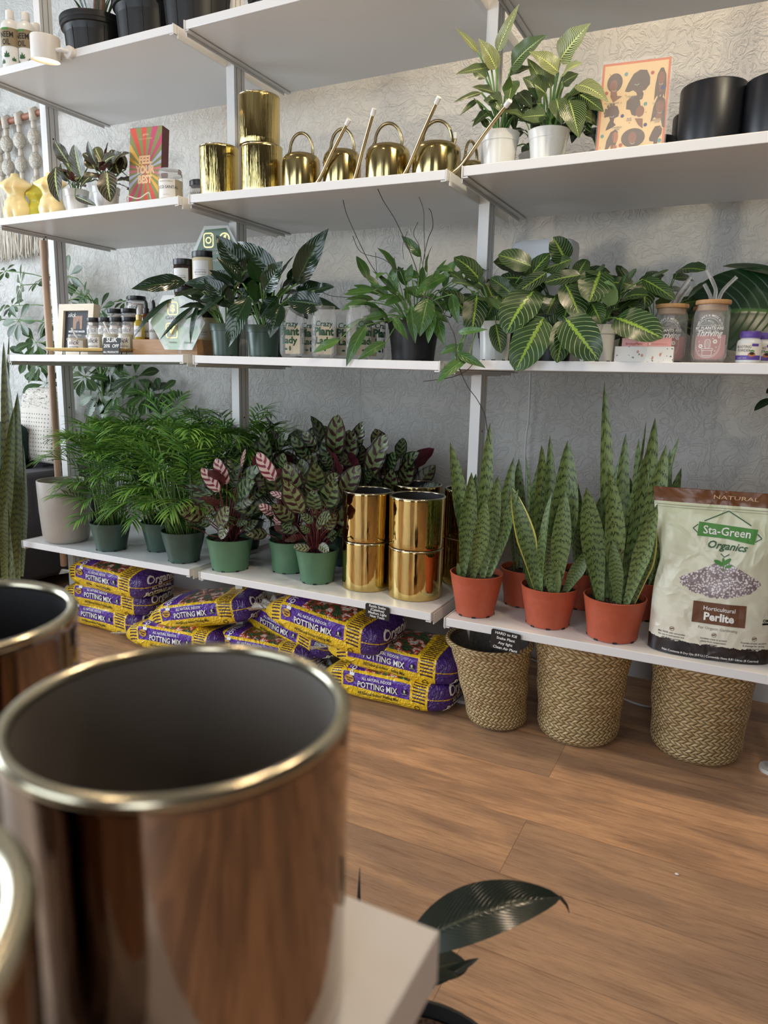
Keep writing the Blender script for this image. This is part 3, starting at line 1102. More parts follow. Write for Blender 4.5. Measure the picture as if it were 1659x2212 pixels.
snake_plant((1.256, 0.083, z4(1.256)), 0, 'snake plant in the rightmost terracotta pot with the tallest leaf', 33, (0.0608, 0.0753, 0.1052), [
    (-0.030, -0.030, -0.080, -0.050, 0.27, 0.064, q + 0.2), (-0.045, -0.010, -0.078, -0.030, 0.20, 0.044, q + 0.4), (-0.020, 0.005, -0.066, 0.0, 0.52, 0.036, q),
    (0.000, -0.020, -0.035, -0.035, 0.32, 0.058, q), (0.015, -0.035, -0.010, -0.050, 0.15, 0.036, q - 0.2), (0.030, -0.030, 0.085, -0.070, 0.25, 0.044, q - 0.5),
    (0.040, -0.015, 0.080, -0.030, 0.20, 0.050, q), (0.010, 0.010, 0.055, 0.0, 0.44, 0.056, q), (0.030, 0.010, 0.085, 0.0, 0.38, 0.056, q), (0.020, -0.005, 0.045, -0.01, 0.36, 0.054, q - 0.2),
    (-0.01, 0.02, -0.01, 0.02, 0.40, 0.04, q), (0.0, 0.03, 0.03, 0.05, 0.43, 0.04, q + 0.7), (0.045, 0.02, 0.11, 0.02, 0.40, 0.03, q - 0.6)])
snake_plant((0.985, 0.235, z4(0.985)), 0.5, 'snake plant in a terracotta pot at the back between the left and middle ones', 34, (0.0550, 0.0690, 0.1050), [
    (0.03 * cos(i * 2.4), 0.03 * sin(i * 2.4), 0.075 * cos(i * 2.4), 0.075 * sin(i * 2.4), 0.24 + 0.03 * (i % 4), 0.044, q + i) for i in range(8)])
snake_plant((1.300, 0.290, z4(1.3)), 0.9, 'snake plant in a terracotta pot at the back behind the perlite bag', 35, (0.0550, 0.0690, 0.1050), [
    (0.03 * cos(i * 2.4), 0.03 * sin(i * 2.4), 0.080 * cos(i * 2.4), 0.080 * sin(i * 2.4), 0.24 + 0.035 * (i % 5), 0.044, q + i) for i in range(9)])
snake_plant((1.140, 0.300, z4(1.14)), 1.9, 'snake plant in a terracotta pot at the back behind the middle ones', 36, (0.0550, 0.0690, 0.1050), [
    (0.03 * cos(i * 2.4), 0.03 * sin(i * 2.4), 0.075 * cos(i * 2.4), 0.075 * sin(i * 2.4), 0.22 + 0.04 * (i % 4), 0.044, q + i) for i in range(8)])

# ------------------------------------------------------------------ bags of potting mix on the floor
BA, BB, BC = 0.225, 0.098, 0.051      # half length, half depth, half height
BP = 4.4


def p_bag():
    x, y, z = coord()
    t = z + (y + BB)                    # runs up the front and on over the top
    front = (y * -1).gt(BB * 0.62)
    yel = mix(noise(None, 9, 3, 0.5), srgb(246, 208, 36), srgb(232, 188, 22))
    pur = mix(noise(None, 14, 3, 0.5), srgb(98, 52, 170), srgb(76, 36, 140))
    mar = srgb(66, 26, 48)
    s1 = (x.gt(-0.165) * x.lt(-0.125)) + (x.gt(0.118) * x.lt(0.158))
    line = (t / 0.0112).fract().gt(0.55)
    c = mix(s1 * line * t.gt(0.034), yel, mar)
    # the panel on the long side, framed in yellow
    pan = x.gt(-0.118) * x.lt(0.110) * t.gt(0.043) * t.lt(0.092)
    c = mix(pan, c, pur)
    # the garden picture and a purple block above it, on the upper face
    top = x.gt(-0.112) * x.lt(0.104) * t.gt(0.106) * t.lt(0.28)
    n = noise(comb(x * 1.3, y, 2.0), 26, 4, 0.6)
    pic = mix(n.gt(0.5), mix(noise(None, 60, 2), srgb(34, 60, 34), srgb(80, 106, 70)), mix(n.gt(0.56), srgb(200, 70, 46), srgb(228, 216, 204)))
    c = mix(top, c, mix(x.gt(-0.050), pur, pic))
    # the blunt end with the brand panel
    end = x.gt(0.165)
    c = mix(end, c, mix(((z - 0.053).abs()).lt(0.0016), mix(0.55, pur, srgb(30, 14, 44)), srgb(214, 172, 22)))
    # a clear white tail at the left
    c = mix((x + (noise(None, 30, 2) - 0.5) * 0.03).lt(-0.212), c, srgb(226, 224, 218))
    v = comb(x, y, z)
    cr = noise(v, 16, 3, 0.6, 1.5) * 1.0 + (1 - (noise(v, 34, 2, 0.6, 1.0) - 0.5).abs() * 9).clamp() * 0.35
    return dict(col=c, normal=bump(cr, 0.75, 0.012), rough=0.22 + noise(v, 30, 2) * 0.14)


m_bag = mat('printed_plastic_bag', rough=0.25, pattern=p_bag, Coat_Weight=0.25)
m_ink_white = mat('white_print', srgb(236, 236, 232), 0.5)
m_ink_black = mat('black_print', srgb(24, 20, 20), 0.5)
m_ink_gold = mat('gold_print', srgb(206, 158, 60), 0.45)
m_ink_grey = mat('grey_print', srgb(120, 112, 108), 0.6)
m_ink_navy = mat('purple_dark_print', srgb(34, 20, 60), 0.5)


def bag_warp(p, seed, bend=0.0):
    x, y, z = p
    # slack towards the tied left end, plump elsewhere
    e = max(0.0, (-x - BA * 0.45) / (BA * 0.55))
    k = 1 - 0.72 * e ** 1.6
    zz = z * k + 0.012 * e
    yy = y * (1 - 0.30 * e ** 2)
    n = mnoise.noise(Vector((x * 9 + seed * 5, y * 9, z * 9 + seed)))
    n2 = mnoise.noise(Vector((x * 26, y * 22 + seed * 3, z * 30)))
    s = 1 + 0.07 * n + 0.03 * n2
    zz = zz * s + bend * (x / BA) ** 2
    zz += 0.006 * mnoise.noise(Vector((x * 6 + seed * 2, y * 5, 0)))
    return (x, yy * s, max(zz, 0.0005) if bend == 0 else zz)


def se(x, a): return min(0.9999, abs(x / a)) ** BP


def bag_front(seed, bend, lift=1.006):
    def S(x, t):
        v = max(0.0, 1 - se(x, BA) - se(t - BC, BC))
        y = -BB * v ** (1 / BP) * lift
        p = bag_warp((x, y, t), seed, bend)
        return (p[0], p[1] - 0.0020, p[2])
    return S


def bag_end(seed, bend):
    def S(y, t):
        v = max(0.0, 1 - se(y, BB) - se(t - BC, BC))
        x = BA * v ** (1 / BP)
        p = bag_warp((x, y, t), seed, bend)
        return (p[0] + 0.0022, p[1], p[2])
    return S


def bag_top(seed, bend):
    def S(x, t):
        y = t - 2 * BC - BB
        v = max(0.0, 1 - se(x, BA) - se(y, BB))
        z = BC + BC * v ** (1 / BP)
        p = bag_warp((x, y, z), seed, bend)
        return (p[0], p[1], p[2] + 0.0020)
    return S


def potting_bag(label, loc, rot, seed, bend=0.0, scale=1.0, white_tail=True):
    root = thing('potting_mix_bag', label, 'soil bag', loc, rot=rot, group='yellow and purple bags of potting mix on the floor')
    b = MB()
    NU, NV = 64, 44

    def sp(c, p): return math.copysign(abs(c) ** p, c)
    e = 2 / BP
    rows = []
    for i in range(NU + 1):
        a = -pi / 2 + pi * i / NU
        r = []
        for j in range(NV):
            th = 2 * pi * j / NV
            x = BA * sp(sin(a), e)
            y = BB * sp(cos(a), e) * sp(cos(th), e)
            z = BC + BC * sp(cos(a), e) * sp(sin(th), e)
            r.append(bag_warp((x, y, z), seed, bend))
        rows.append(r)
    b.grid(rows, 0, close=True)
    # the crimped tail at the tied end
    rows = []
    for i in range(5):
        rows.append([(-BA + 0.006 - 0.052 * i / 4, (-1 + 2 * j / 12) * (0.026 + 0.012 * i), 0.022 + 0.012 * sin(j * 1.7 + seed) * i / 4 + bend) for j in range(13)])
    b.grid(rows, 0)
    b.build('sack', m_bag, root, sharp=0)
    S, SE, ST = bag_front(seed, bend), bag_end(seed, bend), bag_top(seed, bend)
    b = MB()
    w = dict(cut=0.012)
    wrap(b, text_geo('POTTING MIX', 0.035), S, 1, (0.004, 0.0485), 0.0265, 0.008, sx=0.80)
    wrap(b, text_geo('POTTING MIX', 0.02), lambda x, t: tuple(Vector(S(x, t)) + Vector((0, -0.0006, 0))), 0, (0.003, 0.0492), 0.0265, 0.008, sx=0.80)
    wrap(b, text_geo('ALL NATURAL INDOOR', 0.015), S, 0, (0.000, 0.0740), 0.0115, 0.010, sx=0.82)
    wrap(b, text_geo('All Natural Indoor Potting Mix', 0.02), S, 1, (0.005, 0.0265), 0.0135, 0.010, sx=0.80)
    wrap(b, text_geo('Mezcla natural para interiores', 0.0), S, 1, (0.035, 0.0165), 0.0070, 0.010)
    wrap(b, poly_geo(ellipse(-0.094, 0.068, 0.0165, 0.0125)), S, 2, cut=0.010)
    wrap(b, text_geo('Organic', 0.03), lambda x, t: tuple(Vector(S(x, t)) + Vector((0, -0.0006, 0))), 1, (-0.094, 0.0690), 0.0085, 0.010)
    wrap(b, text_geo('Plus', 0.03), lambda x, t: tuple(Vector(S(x, t)) + Vector((0, -0.0006, 0))), 1, (-0.094, 0.0610), 0.0085, 0.010)
    wrap(b, poly_geo(ellipse(0.094, 0.060, 0.0092)), S, 1, cut=0.01)
    wrap(b, text_geo('8', 0.02), lambda x, t: tuple(Vector(S(x, t)) + Vector((0, -0.0006, 0))), 0, (0.094, 0.0585), 0.0125)
    wrap(b, text_geo('QUARTS', 0.01), lambda x, t: tuple(Vector(S(x, t)) + Vector((0, -0.0006, 0))), 0, (0.094, 0.0538), 0.0038)
    wrap(b, ring(0.135, 0.019, 0.0062, 0.0085), S, 1, cut=0.01)
    for q in range(9):
        wrap(b, poly_geo(rect(-0.128 + q * 0.0026, 0.012, -0.1268 + q * 0.0026, 0.025)), S, 1)
    b.build('front_lettering', [m_ink_white, m_ink_black, m_ink_gold], root, smooth=False)
    b = MB()
    wrap(b, text_geo('Organic', 0.02, 0.25), SE, 0, (0.0, 0.060), 0.040, 0.012)
    wrap(b, text_geo('ALL NATURAL', 0.02), SE, 0, (0.0, 0.0385), 0.014, 0.012)
    wrap(b, text_geo('POTTING MIX', 0.03), SE, 0, (0.0, 0.014), 0.026, 0.012, sx=0.8)
    b.build('end_lettering', [m_ink_white, m_ink_black, m_ink_gold], root, smooth=False)
    b = MB()
    wrap(b, text_geo('POTTING', 0.03), ST, 0, (-0.080, 0.150), 0.022, 0.012, rot=pi / 2)
    wrap(b, text_geo('ALL NATURAL', 0.01), ST, 0, (-0.099, 0.150), 0.009, 0.012, rot=pi / 2)
    b.build('top_lettering', [m_ink_white, m_ink_black, m_ink_gold], root, smooth=False)
    root.scale = (scale,) * 3
    return root


rd = radians
potting_bag('potting mix bag lying flat on the floor at the bottom of the right stack', (0.600, 0.178, 0.000), (0, 0, rd(-1)), 1)
potting_bag('potting mix bag on top of the right stack beside the basket', (0.610, 0.190, 0.088), (rd(2), rd(1.5), rd(1)), 2)
potting_bag('tilted potting mix bag with a white tail, just below the gold pots', (0.385, 0.172, 0.160), (rd(2), rd(5.0), rd(-5)), 3, scale=1.06)
potting_bag('potting mix bag half buried beneath the tilted one, on the floor', (0.165, 0.285, 0.075), (0, rd(9), rd(-12)), 4)
potting_bag('potting mix bag lying on the floor under the middle bay, mostly hidden', (0.100, 0.215, 0.000), (0, 0, rd(3)), 5)
potting_bag('slumped potting mix bag leaning up to the right below the sage green pot', (-0.130, 0.190, 0.098), (0, rd(-12), rd(8)), 6)
potting_bag('potting mix bag flat on the floor below the slumped one', (-0.215, 0.155, 0.000), (0, 0, rd(4)), 7)
potting_bag('potting mix bag on the floor at the bottom of the left stack', (-0.610, 0.205, 0.000), (0, 0, rd(-2)), 8)
potting_bag('potting mix bag squeezed in the middle of the left stack', (-0.590, 0.207, 0.080), (rd(1), rd(1), rd(3)), 9)
potting_bag('potting mix bag on top of the left stack under the beige pot', (-0.560, 0.195, 0.160), (rd(2), rd(1), rd(-4)), 10, scale=1.02)


# ------------------------------------------------------------------ seagrass baskets
def p_basket():
    x, y, z = coord('UV')
    rows = y / 0.0098
    k = rows.floor()
    fr = rows.fract()
    par = (k * 0.5).fract().gt(0.25)
    n = 46.0
    sl = mix(par, -1.0, 1.0)
    s1 = (x * n + fr * 0.62 + k * 0.13).fract()
    s2 = (x * n - fr * 0.62 + k * 0.13).fract()
    q = s1 * par + s2 * (1 - par)
    edge = ((q - 0.5).abs() * 2)
    rowe = ((fr - 0.5).abs() * 2)
    h = (1 - edge.pow(2.5)) * (1 - rowe.pow(4.0) * 0.6)
    cell = white(comb((x * n + k * 0.13).floor(), k, 1.0))
    base = mix(cell, srgb(222, 196, 148), srgb(184, 154, 106))
    base = mix(noise(None, 12, 3, 0.5).smooth(0.4, 0.7) * 0.5, base, srgb(196, 178, 124))
    c = mix((1 - h).smooth(0.45, 1.0) * 0.7, base, srgb(92, 68, 42))
    return dict(col=c, normal=bump(h, 1.0, 0.006))


m_basket = mat('woven_seagrass', rough=0.6, pattern=p_basket)
m_basket_in = mat('woven_seagrass_inside', rough=0.8, pattern=lambda: dict(col=mix(voronoi(None, 120), srgb(60, 48, 34), srgb(120, 98, 68)), normal=bump(voronoi(None, 120), 1.0, 0.004)))
m_liner = mat('plastic_liner', srgb(140, 145, 148), 0.12, Transmission_Weight=0.0, Alpha=0.35)


def basket(label, loc, rb, rt, h, shear=(0, 0), squash=1.0, rim=True):
    root = thing('seagrass_basket', label, 'basket', loc, 0, 'woven seagrass baskets on the floor')
    b = MB()
    prof = []
    for i in range(25):
        t = i / 24
        r = rb + (rt - rb) * t ** 1.1 - 0.012 * (1 - min(1, t / 0.07)) ** 2 + 0.0015 * sin(t * 17)
        prof.append((r, 0.001 + (h - 0.001) * t))
    b.lathe([(rb - 0.03, 0.0)] + prof, 80, 0, shear=shear)
    b.build('woven_body', m_basket, root, sharp=0)
    for p in (root.children[0],):
        for v in p.data.vertices:
            a = atan2(v.co.y, v.co.x)
            f = 1 + 0.012 * sin(2 * a + rb * 40) + 0.006 * sin(5 * a)
            v.co.x *= f
            v.co.y *= f * squash
    b = MB()
    rr = 0.0075
    b.lathe([(rt + 0.001 + rr * cos(a) * 0.9, h - 0.004 + rr * sin(a) * 1.3) for a in [-1.9 + i * 4.6 / 9 for i in range(10)]], 80, 0, cap0=False, shear=shear)
    b.build('braided_rim', m_basket, root, sharp=0)
    b = MB()
    b.lathe([(rt - 0.006, h - 0.003), (rb - 0.004, 0.014), (0.002, 0.010)], 48, 0, cap0=False, cap1=True, shear=shear)
    b.build('inner_wall', m_basket_in, root)
    return root


bk = basket('smallest seagrass basket, leaning, open and lined with clear plastic', (0.946, 0.170, 0.0), 0.084, 0.117, 0.242, shear=(-0.13, -0.035))
b = MB()
rows = []
for i in range(9):
    t = i / 8
    rows.append([((0.108 - 0.02 * t + 0.004 * mnoise.noise((j * 0.9, t * 6, 1))) * cos(2 * pi * j / 40) - 0.13 * (0.232 - 0.10 * t), (0.108 - 0.02 * t + 0.005 * mnoise.noise((j * 0.7, t * 5, 2))) * sin(2 * pi * j / 40) - 0.035 * 0.2, 0.232 - 0.10 * t) for j in range(40)])
rows.append([(0.001 * cos(2 * pi * j / 40) - 0.018, 0.001 * sin(2 * pi * j / 40), 0.128) for j in range(40)])
b.grid(rows, 0, close=True)
b.build('plastic_liner', m_liner, bk, sharp=0)
basket('wide seagrass basket in the middle of the three, tucked under the shelf', (1.165, 0.218, 0.0), 0.110, 0.133, 0.285)
basket('seagrass basket furthest right under the perlite bag', (1.467, 0.282, 0.0), 0.1145, 0.134, 0.285)

b = MB()   # white cord that drops behind the shelves and lies on the floor
m_cord = mat('white_cord', srgb(206, 206, 204), 0.5)
pts = [P(1146, 800, y=0.66), P(1142, 900, y=0.665), P(1135, 962, y=0.665), P(1132, 1100, y=0.67), Vector((0.86, 0.668, 0.10)), Vector((0.90, 0.655, 0.012)), Vector((1.05, 0.60, 0.004)), Vector((1.22, 0.50, 0.004)), Vector((1.32, 0.465, 0.004)), Vector((1.40, 0.50, 0.004))]


b.tube(smooth_path(pts), 0.0032, 8)
tag(b.build('power_cord', m_cord), 'white power cord hanging down the wall behind the snake plants', 'cord')

b = MB()
b.ball((0, 0, 0.002), (0.0045, 0.003, 0.002), n=7, k=5)
tag(b.build('crumb', m_whitepot, loc=(1.473, -0.294, 0)), 'tiny white crumb lying on the wood floor', 'crumb')


# ------------------------------------------------------------------ little chalk signs clipped to the lowest shelf
m_chalk = mat('chalkboard_black', srgb(26, 26, 28), 0.5)


def chalk_tag(label, loc, lines, w=0.078, h=0.042, rot=(0, 0, 0), sizes=None):
    root = thing('chalk_sign', label, 'sign', loc, rot=rot, group='small handwritten chalk signs')
    b = MB()
    rr = 0.005
    pts = []
    for cx, cy, a0 in ((w / 2 - rr, h / 2 - rr, 0), (-w / 2 + rr, h / 2 - rr, 90), (-w / 2 + rr, -h / 2 + rr, 180), (w / 2 - rr, -h / 2 + rr, 270)):
        for i in range(5):
            a = radians(a0 + i * 22.5)
            pts.append((cx + rr * cos(a), cy + rr * sin(a)))
    f0 = [b.add((x, -0.0012, y)) for x, y in pts]
    f1 = [b.add((x, 0.0012, y)) for x, y in pts]
    b.face(f0); b.face(f1[::-1])
    for j in range(len(pts)):
        b.face((f0[j], f1[j], f1[(j + 1) % len(pts)], f0[(j + 1) % len(pts)]))
    b.build('board', m_chalk, root, smooth=False)
    b = MB()
    n = len(lines)
    for i, t in enumerate(lines):
        s = (sizes[i] if sizes else 0.0105)
        g = text_geo(t, 0.02, 0.12)
        wid = (max(v[0] for v in g[0]) - min(v[0] for v in g[0])) * s
        if wid > w * 0.9: s *= w * 0.9 / wid
        y = h / 2 - h * (i + 0.78) / n
        wrap(b, g, lambda x, z: (x, -0.0016, z), 0, (0, y), s)
    b.build('lettering', m_ink_white, root, smooth=False)
    return root


chalk_tag('chalk sign reading Hard to Kill snake plant, over the smallest basket', (1.0095, -0.0045, 0.3085), ['HARD to Kill', 'Snake Plant', 'Any light', 'Clean Air Plant'], 0.078, 0.054, rot=(rd(6), rd(3), 0))
chalk_tag('chalk sign with faint writing below the gold pots', (0.640, -0.0045, 0.323), ['Rattle Snake', '(Calathea)', 'Medium Light', 'Non Toxic'], 0.075, 0.040, rot=(rd(5), rd(2), 0))


# ------------------------------------------------------------------ perlite bag
root = thing('perlite_bag', 'large cream stand-up bag of horticultural perlite with brown top on the lowest shelf', 'bag', (1.477, 0.075, 0.343), rd(7))
PW, PH = 0.130, 0.335        # half width, height to the zip


def per(x, z, side=-1, lift=0.0):
    t = max(0, min(1, z / PH))
    dpt = 0.045 * (1 - t ** 1.6) ** 0.7 * (1 - abs(x / PW) ** 3.2) ** 0.6 if abs(x) < PW else 0
    dpt = max(dpt, 0.0) + 0.0025
    wob = 0.004 * mnoise.noise((x * 16, z * 12, 3.3)) * min(1, z * 20) + 0.0016 * mnoise.noise((x * 50, z * 44, 1.1))
    pinch = 1 - 0.075 * exp(-((z - 0.215) / 0.05) ** 2) + 0.14 * max(0.0, (z - 0.20) / 0.16) ** 1.2
    back = -0.030 * t * 0
    return (x * pinch, side * (dpt + wob + lift) + 0.012 * t, z)


def p_perlite():
    x, y, z = coord()
    v = comb(x, y, z)
    cream = mix((z / 0.33).clamp(), srgb(226, 222, 208), srgb(204, 210, 178))
    n = noise(comb(x, 0.0, 3.0), 60, 4, 0.7)
    c = mix((z + 0.0 - n * 0.022).lt(0.022), cream, srgb(34, 28, 30))
    # heap of white grains
    e = ((x - 0.004) / 0.082).pow(2.0) + ((z - 0.178) / 0.040).pow(2.0) + (noise(v, 60, 3, 0.7) - 0.5) * 0.8
    peak = ((x - 0.010).abs() * 0.55 + (z - 0.222)).lt(0.0)
    gr = voronoi(v, 210)
    c = mix(e.lt(1.0) * peak, c, mix(gr.smooth(0.25, 0.6), srgb(228, 220, 220), srgb(132, 118, 122)))
    c = mix(z.gt(PH), c, mix(noise(v, 20, 3), srgb(122, 78, 44), srgb(92, 54, 28)))
    cr = noise(v, 8, 2, 0.5, 0.8) + (1 - (noise(v, 13, 2, 0.5, 0.6) - 0.5).abs() * 9).clamp() * 0.22
    return dict(col=c, normal=bump(cr, 0.5, 0.012))


m_perlite = mat('printed_pouch', rough=0.28, pattern=p_perlite, Coat_Weight=0.2)
m_brownprint = mat('brown_print', srgb(104, 64, 36), 0.45)
m_greenprint = mat('green_print', srgb(74, 140, 58), 0.45)
m_dkgreenprint = mat('dark_green_print', srgb(44, 92, 56), 0.45)
b = MB()
for side in (-1, 1):
    rows = []
    for i in range(41):
        z = 0.001 + (PH + 0.030) * i / 40
        rows.append([per(-PW + 2 * PW * j / 36, z, side) for j in range(37)])
    b.grid(rows, 0, flip=(side == 1))
for xx in (-PW, PW):     # side gussets
    rows = [[per(xx, 0.001 + (PH + 0.030) * i / 40, s_) for s_ in (-1, 1)] for i in range(41)]
    b.grid(rows, 0, flip=(xx < 0))
b.build('pouch', m_perlite, root, sharp=0)
root.scale = (1.03, 1.0, 1.055)
S = lambda x, z: per(x, z, -1, 0.0011)
S2 = lambda x, z: per(x, z, -1, 0.0019)
b = MB()
cu = dict(cut=0.010)
ox = 0.010
wrap(b, poly_geo([(-0.058 + ox, 0.268), (-0.054 + ox, 0.298), (0.0 + ox, 0.294), (0.058 + ox, 0.290), (0.056 + ox, 0.258), (0.0 + ox, 0.266)]), S, 2, **cu)
wrap(b, stroke([(-0.066 + ox, 0.283), (-0.056 + ox, 0.292)], 0.002), S, 3)
wrap(b, stroke([(-0.066 + ox, 0.283), (-0.056 + ox, 0.274)], 0.002), S, 3)
wrap(b, stroke([(0.068 + ox, 0.272), (0.058 + ox, 0.281)], 0.002), S, 3)
wrap(b, stroke([(0.068 + ox, 0.272), (0.057 + ox, 0.264)], 0.002), S, 3)
wrap(b, stroke([(-0.044 + ox, 0.300), (0.0 + ox, 0.324), (0.044 + ox, 0.297)], 0.0022), S, 3, **cu)
wrap(b, stroke([(-0.008 + ox, 0.234), (0.0 + ox, 0.227), (0.010 + ox, 0.234)], 0.0022), S, 3)
wrap(b, text_geo('Sta-Green', 0.012), S2, 0, (ox, 0.2725), 0.0245, 0.010, sx=0.92, rot=-0.03)
wrap(b, text_geo('Organics', 0.02, 0.3), S2, 3, (ox + 0.002, 0.2435), 0.0225, 0.010, rot=-0.04)
wrap(b, poly_geo(rect(-0.054 + ox, 0.080, 0.054 + ox, 0.127)), S, 1, **cu)
wrap(b, text_geo('Horticultural', 0.01), S2, 0, (ox, 0.110), 0.0125, 0.010)
wrap(b, text_geo('Perlite', 0.035), S2, 0, (ox, 0.0885), 0.0235, 0.010)
wrap(b, text_geo('For Organic Gardening', 0.0), S, 4, (ox, 0.068), 0.0085, 0.010)
wrap(b, text_geo('Net Contents 8 Dry Qts (8.8 L) | Contenido Neto 8.81 Litros (8 Cuartos)', 0.01), S2, 0, (0.0, 0.0065), 0.0066, 0.010, rot=-0.0)
for cx, ls in ((-0.083, ('Mix 50/50 with vermiculite', 'for use in hydroponic and', 'ebb & flow systems')), (0.004, ('Insulates roots to protect', 'plants from temperature', 'changes')), (0.086, ('Provides proper aeration', '& drainage for strong', 'root growth'))):
    for i, t in enumerate(ls):
        wrap(b, text_geo(t, 0.01), S, 5, (cx, 0.046 - 0.0062 * i), 0.0052, 0.012)
    wrap(b, stroke([(cx - 0.01, 0.0305), (cx + 0.01, 0.0305)], 0.0005), S, 4)
    wrap(b, ring(cx, 0.0575, 0.0042, 0.0050), S, 1)
    wrap(b, poly_geo(ellipse(cx - 0.0015, 0.0575, 0.0026, 0.0014, 10, 0.4)), S, 1)
    wrap(b, poly_geo(ellipse(cx + 0.0017, 0.0585, 0.0022, 0.0013, 10, 1.2)), S, 1)
wrap(b, text_geo('OMRI', 0.03), S, 5, (0.110, 0.0945), 0.0085, 0.012)
wrap(b, poly_geo(rect(0.099, 0.0885, 0.121, 0.0925)), S, 5, **cu)
wrap(b, text_geo('NATURAL', 0.0), lambda x, z: per(x, z, -1, 0.0015), 6, (0.02, 0.348), 0.012, 0.012, sx=1.5)
wrap(b, poly_geo(rect(0.094, 0.262, 0.124, 0.272)), S, 0, **cu)
wrap(b, text_geo('$ 18.00', 0.01), S2, 5, (0.109, 0.2645), 0.0062)
# the seedling
wrap(b, stroke([(0.010, 0.196), (0.011, 0.206), (0.009, 0.214)], 0.0018), S, 2)
for cx, cy, a, l in ((0.000, 0.214, 2.75, 0.012), (0.016, 0.217, 0.75, 0.012), (0.021, 0.208, 0.35, 0.008), (0.009, 0.219, 1.7, 0.007)):
    wrap(b, poly_geo([(cx + l * cos(t) * cos(a) - l * 0.38 * sin(t) * sin(a), cy + l * cos(t) * sin(a) + l * 0.38 * sin(t) * cos(a)) for t in [2 * pi * i / 14 for i in range(14)]]), S, 2)
# zip press lines
wrap(b, poly_geo(rect(-0.128, 0.3285, 0.128, 0.3293)), S, 4, **cu)
wrap(b, poly_geo(rect(-0.128, 0.3235, 0.128, 0.3241)), S, 4, **cu)
m_orangeprint = mat('pale_orange_print', srgb(214, 178, 140), 0.4)  # ink of the word NATURAL across the brown top
b.build('printed_label', [m_ink_white, m_brownprint, m_greenprint, m_dkgreenprint, m_ink_grey, m_ink_black, m_orangeprint], root, smooth=False)


# ------------------------------------------------------------------ foreground: table, three pots, rubber plant
root = thing('display_table', 'white display table in the foreground carrying three bronze pots', 'table', (0.90, -1.80, 0))
m_table = mat('white_laminate', srgb(228, 226, 224), 0.35)
b = MB()
b.box((-0.38, -0.42, 0.645), (0.487, 0.4085, 0.6779))
b.build('tabletop', m_table, root, smooth=False, bev=0.0015)
for x, y in ((-0.3, -0.35), (0.0, 0.05), (-0.3, 0.05), (0.0, -0.35)):
    b = MB()
    b.box((x - 0.022, y - 0.022, 0), (x + 0.022, y + 0.022, 0.645))
    b.build('leg', m_table, root, smooth=False, bev=0.002)
fg = 'polished bronze pots on the white table'
gold_pot('bronze_planter', 'large polished bronze pot in the foreground with dark grey inside', (1.2941, -1.4845, 0.6779), 0.0755, 0.150, m_bronze, fg, m_potin, rim=0.0027)
gold_pot('bronze_planter', 'polished bronze pot behind the large one at the left edge', (1.0891, -1.4639, 0.6779), 0.075, 0.150, m_bronze, fg, m_potin_dark, rim=0.0027, rz=1)
gold_pot('bronze_planter', 'polished bronze pot at the lower left corner, only its rim in view', (1.2915, -1.6520, 0.6779), 0.075, 0.150, m_bronze, fg, m_potin_dark, rim=0.0042, rz=2)

root = thing('rubber_plant', 'dark rubber plant in a black pot behind the white table', 'potted plant', (1.262, -1.135, 0))
o = root.location
b = MB()
b.lathe([(0.085, 0), (0.088, 0.004), (0.115, 0.205), (0.121, 0.207), (0.123, 0.230), (0.119, 0.230), (0.112, 0.20), (0.06, 0.19)], 56, cap1=True)
b.build('pot', m_dark, root)
b = MB()
b.lathe([(0.112, 0.215), (0.06, 0.221), (0.002, 0.222)], 40, cap0=False, cap1=True)
b.build('soil', m_soil, root)
b, s = MB(), MB()
stem = [Vector((0.0, 0, 0.22)), Vector((-0.005, 0.01, 0.28)), Vector((-0.01, 0.01, 0.33)), Vector((-0.02, 0.01, 0.37))]
s.tube(stem, [0.007, 0.006, 0.005, 0.003], 8)


def rl(Bp, Tp, w, N=(0, 0, 1), bow=0.08, m=0, fold=0.25, k=0):
    Bp, Tp = Bp - o, Tp - o
    j = min(stem, key=lambda q_: (q_ - Bp).length)
    s.tube([j, (j + Bp) / 2 + Vector((0, 0, 0.01)), Bp], 0.0028, 6)
    b.leaf(Bp, Tp, w, bow=bow, N=N, prof='oval', ns=18, na=8, fold=fold, rnd=k)


rl(P(880, 2050, y=-1.08), P(1212, 1938, y=-0.985), 0.060, (-0.35, -0.75, 0.75), 0.15, k=3)
s.tube([P(1210, 1938, y=-0.985) - o, P(1224, 1955, y=-0.98) - o, P(1230, 1972, y=-0.98) - o], [0.0022, 0.0016, 0.0004], 6)
rl(P(900, 2110, y=-1.09), P(1008, 2078, y=-1.03), 0.05, (-0.2, -0.4, 0.9), 0.05, k=4)
rl(P(935, 2130, y=-1.08), P(1035, 2070, y=-1.04), 0.012, (0, -0.3, 1), 0.04, k=5)
s.tube([P(776, 2010, y=-1.07) - o, P(775, 1935, y=-1.06) - o, P(777, 1875, y=-1.06) - o], [0.004, 0.0022, 0.0004], 6)
rl(P(800, 2050, y=-1.02), P(640, 1990, y=-1.0), 0.06, (0, -0.4, 1), 0.1, k=6)
b.build('leaves', m_rubber, root, sharp=0)
s.build('stems', m_darkstem, root, sharp=0)

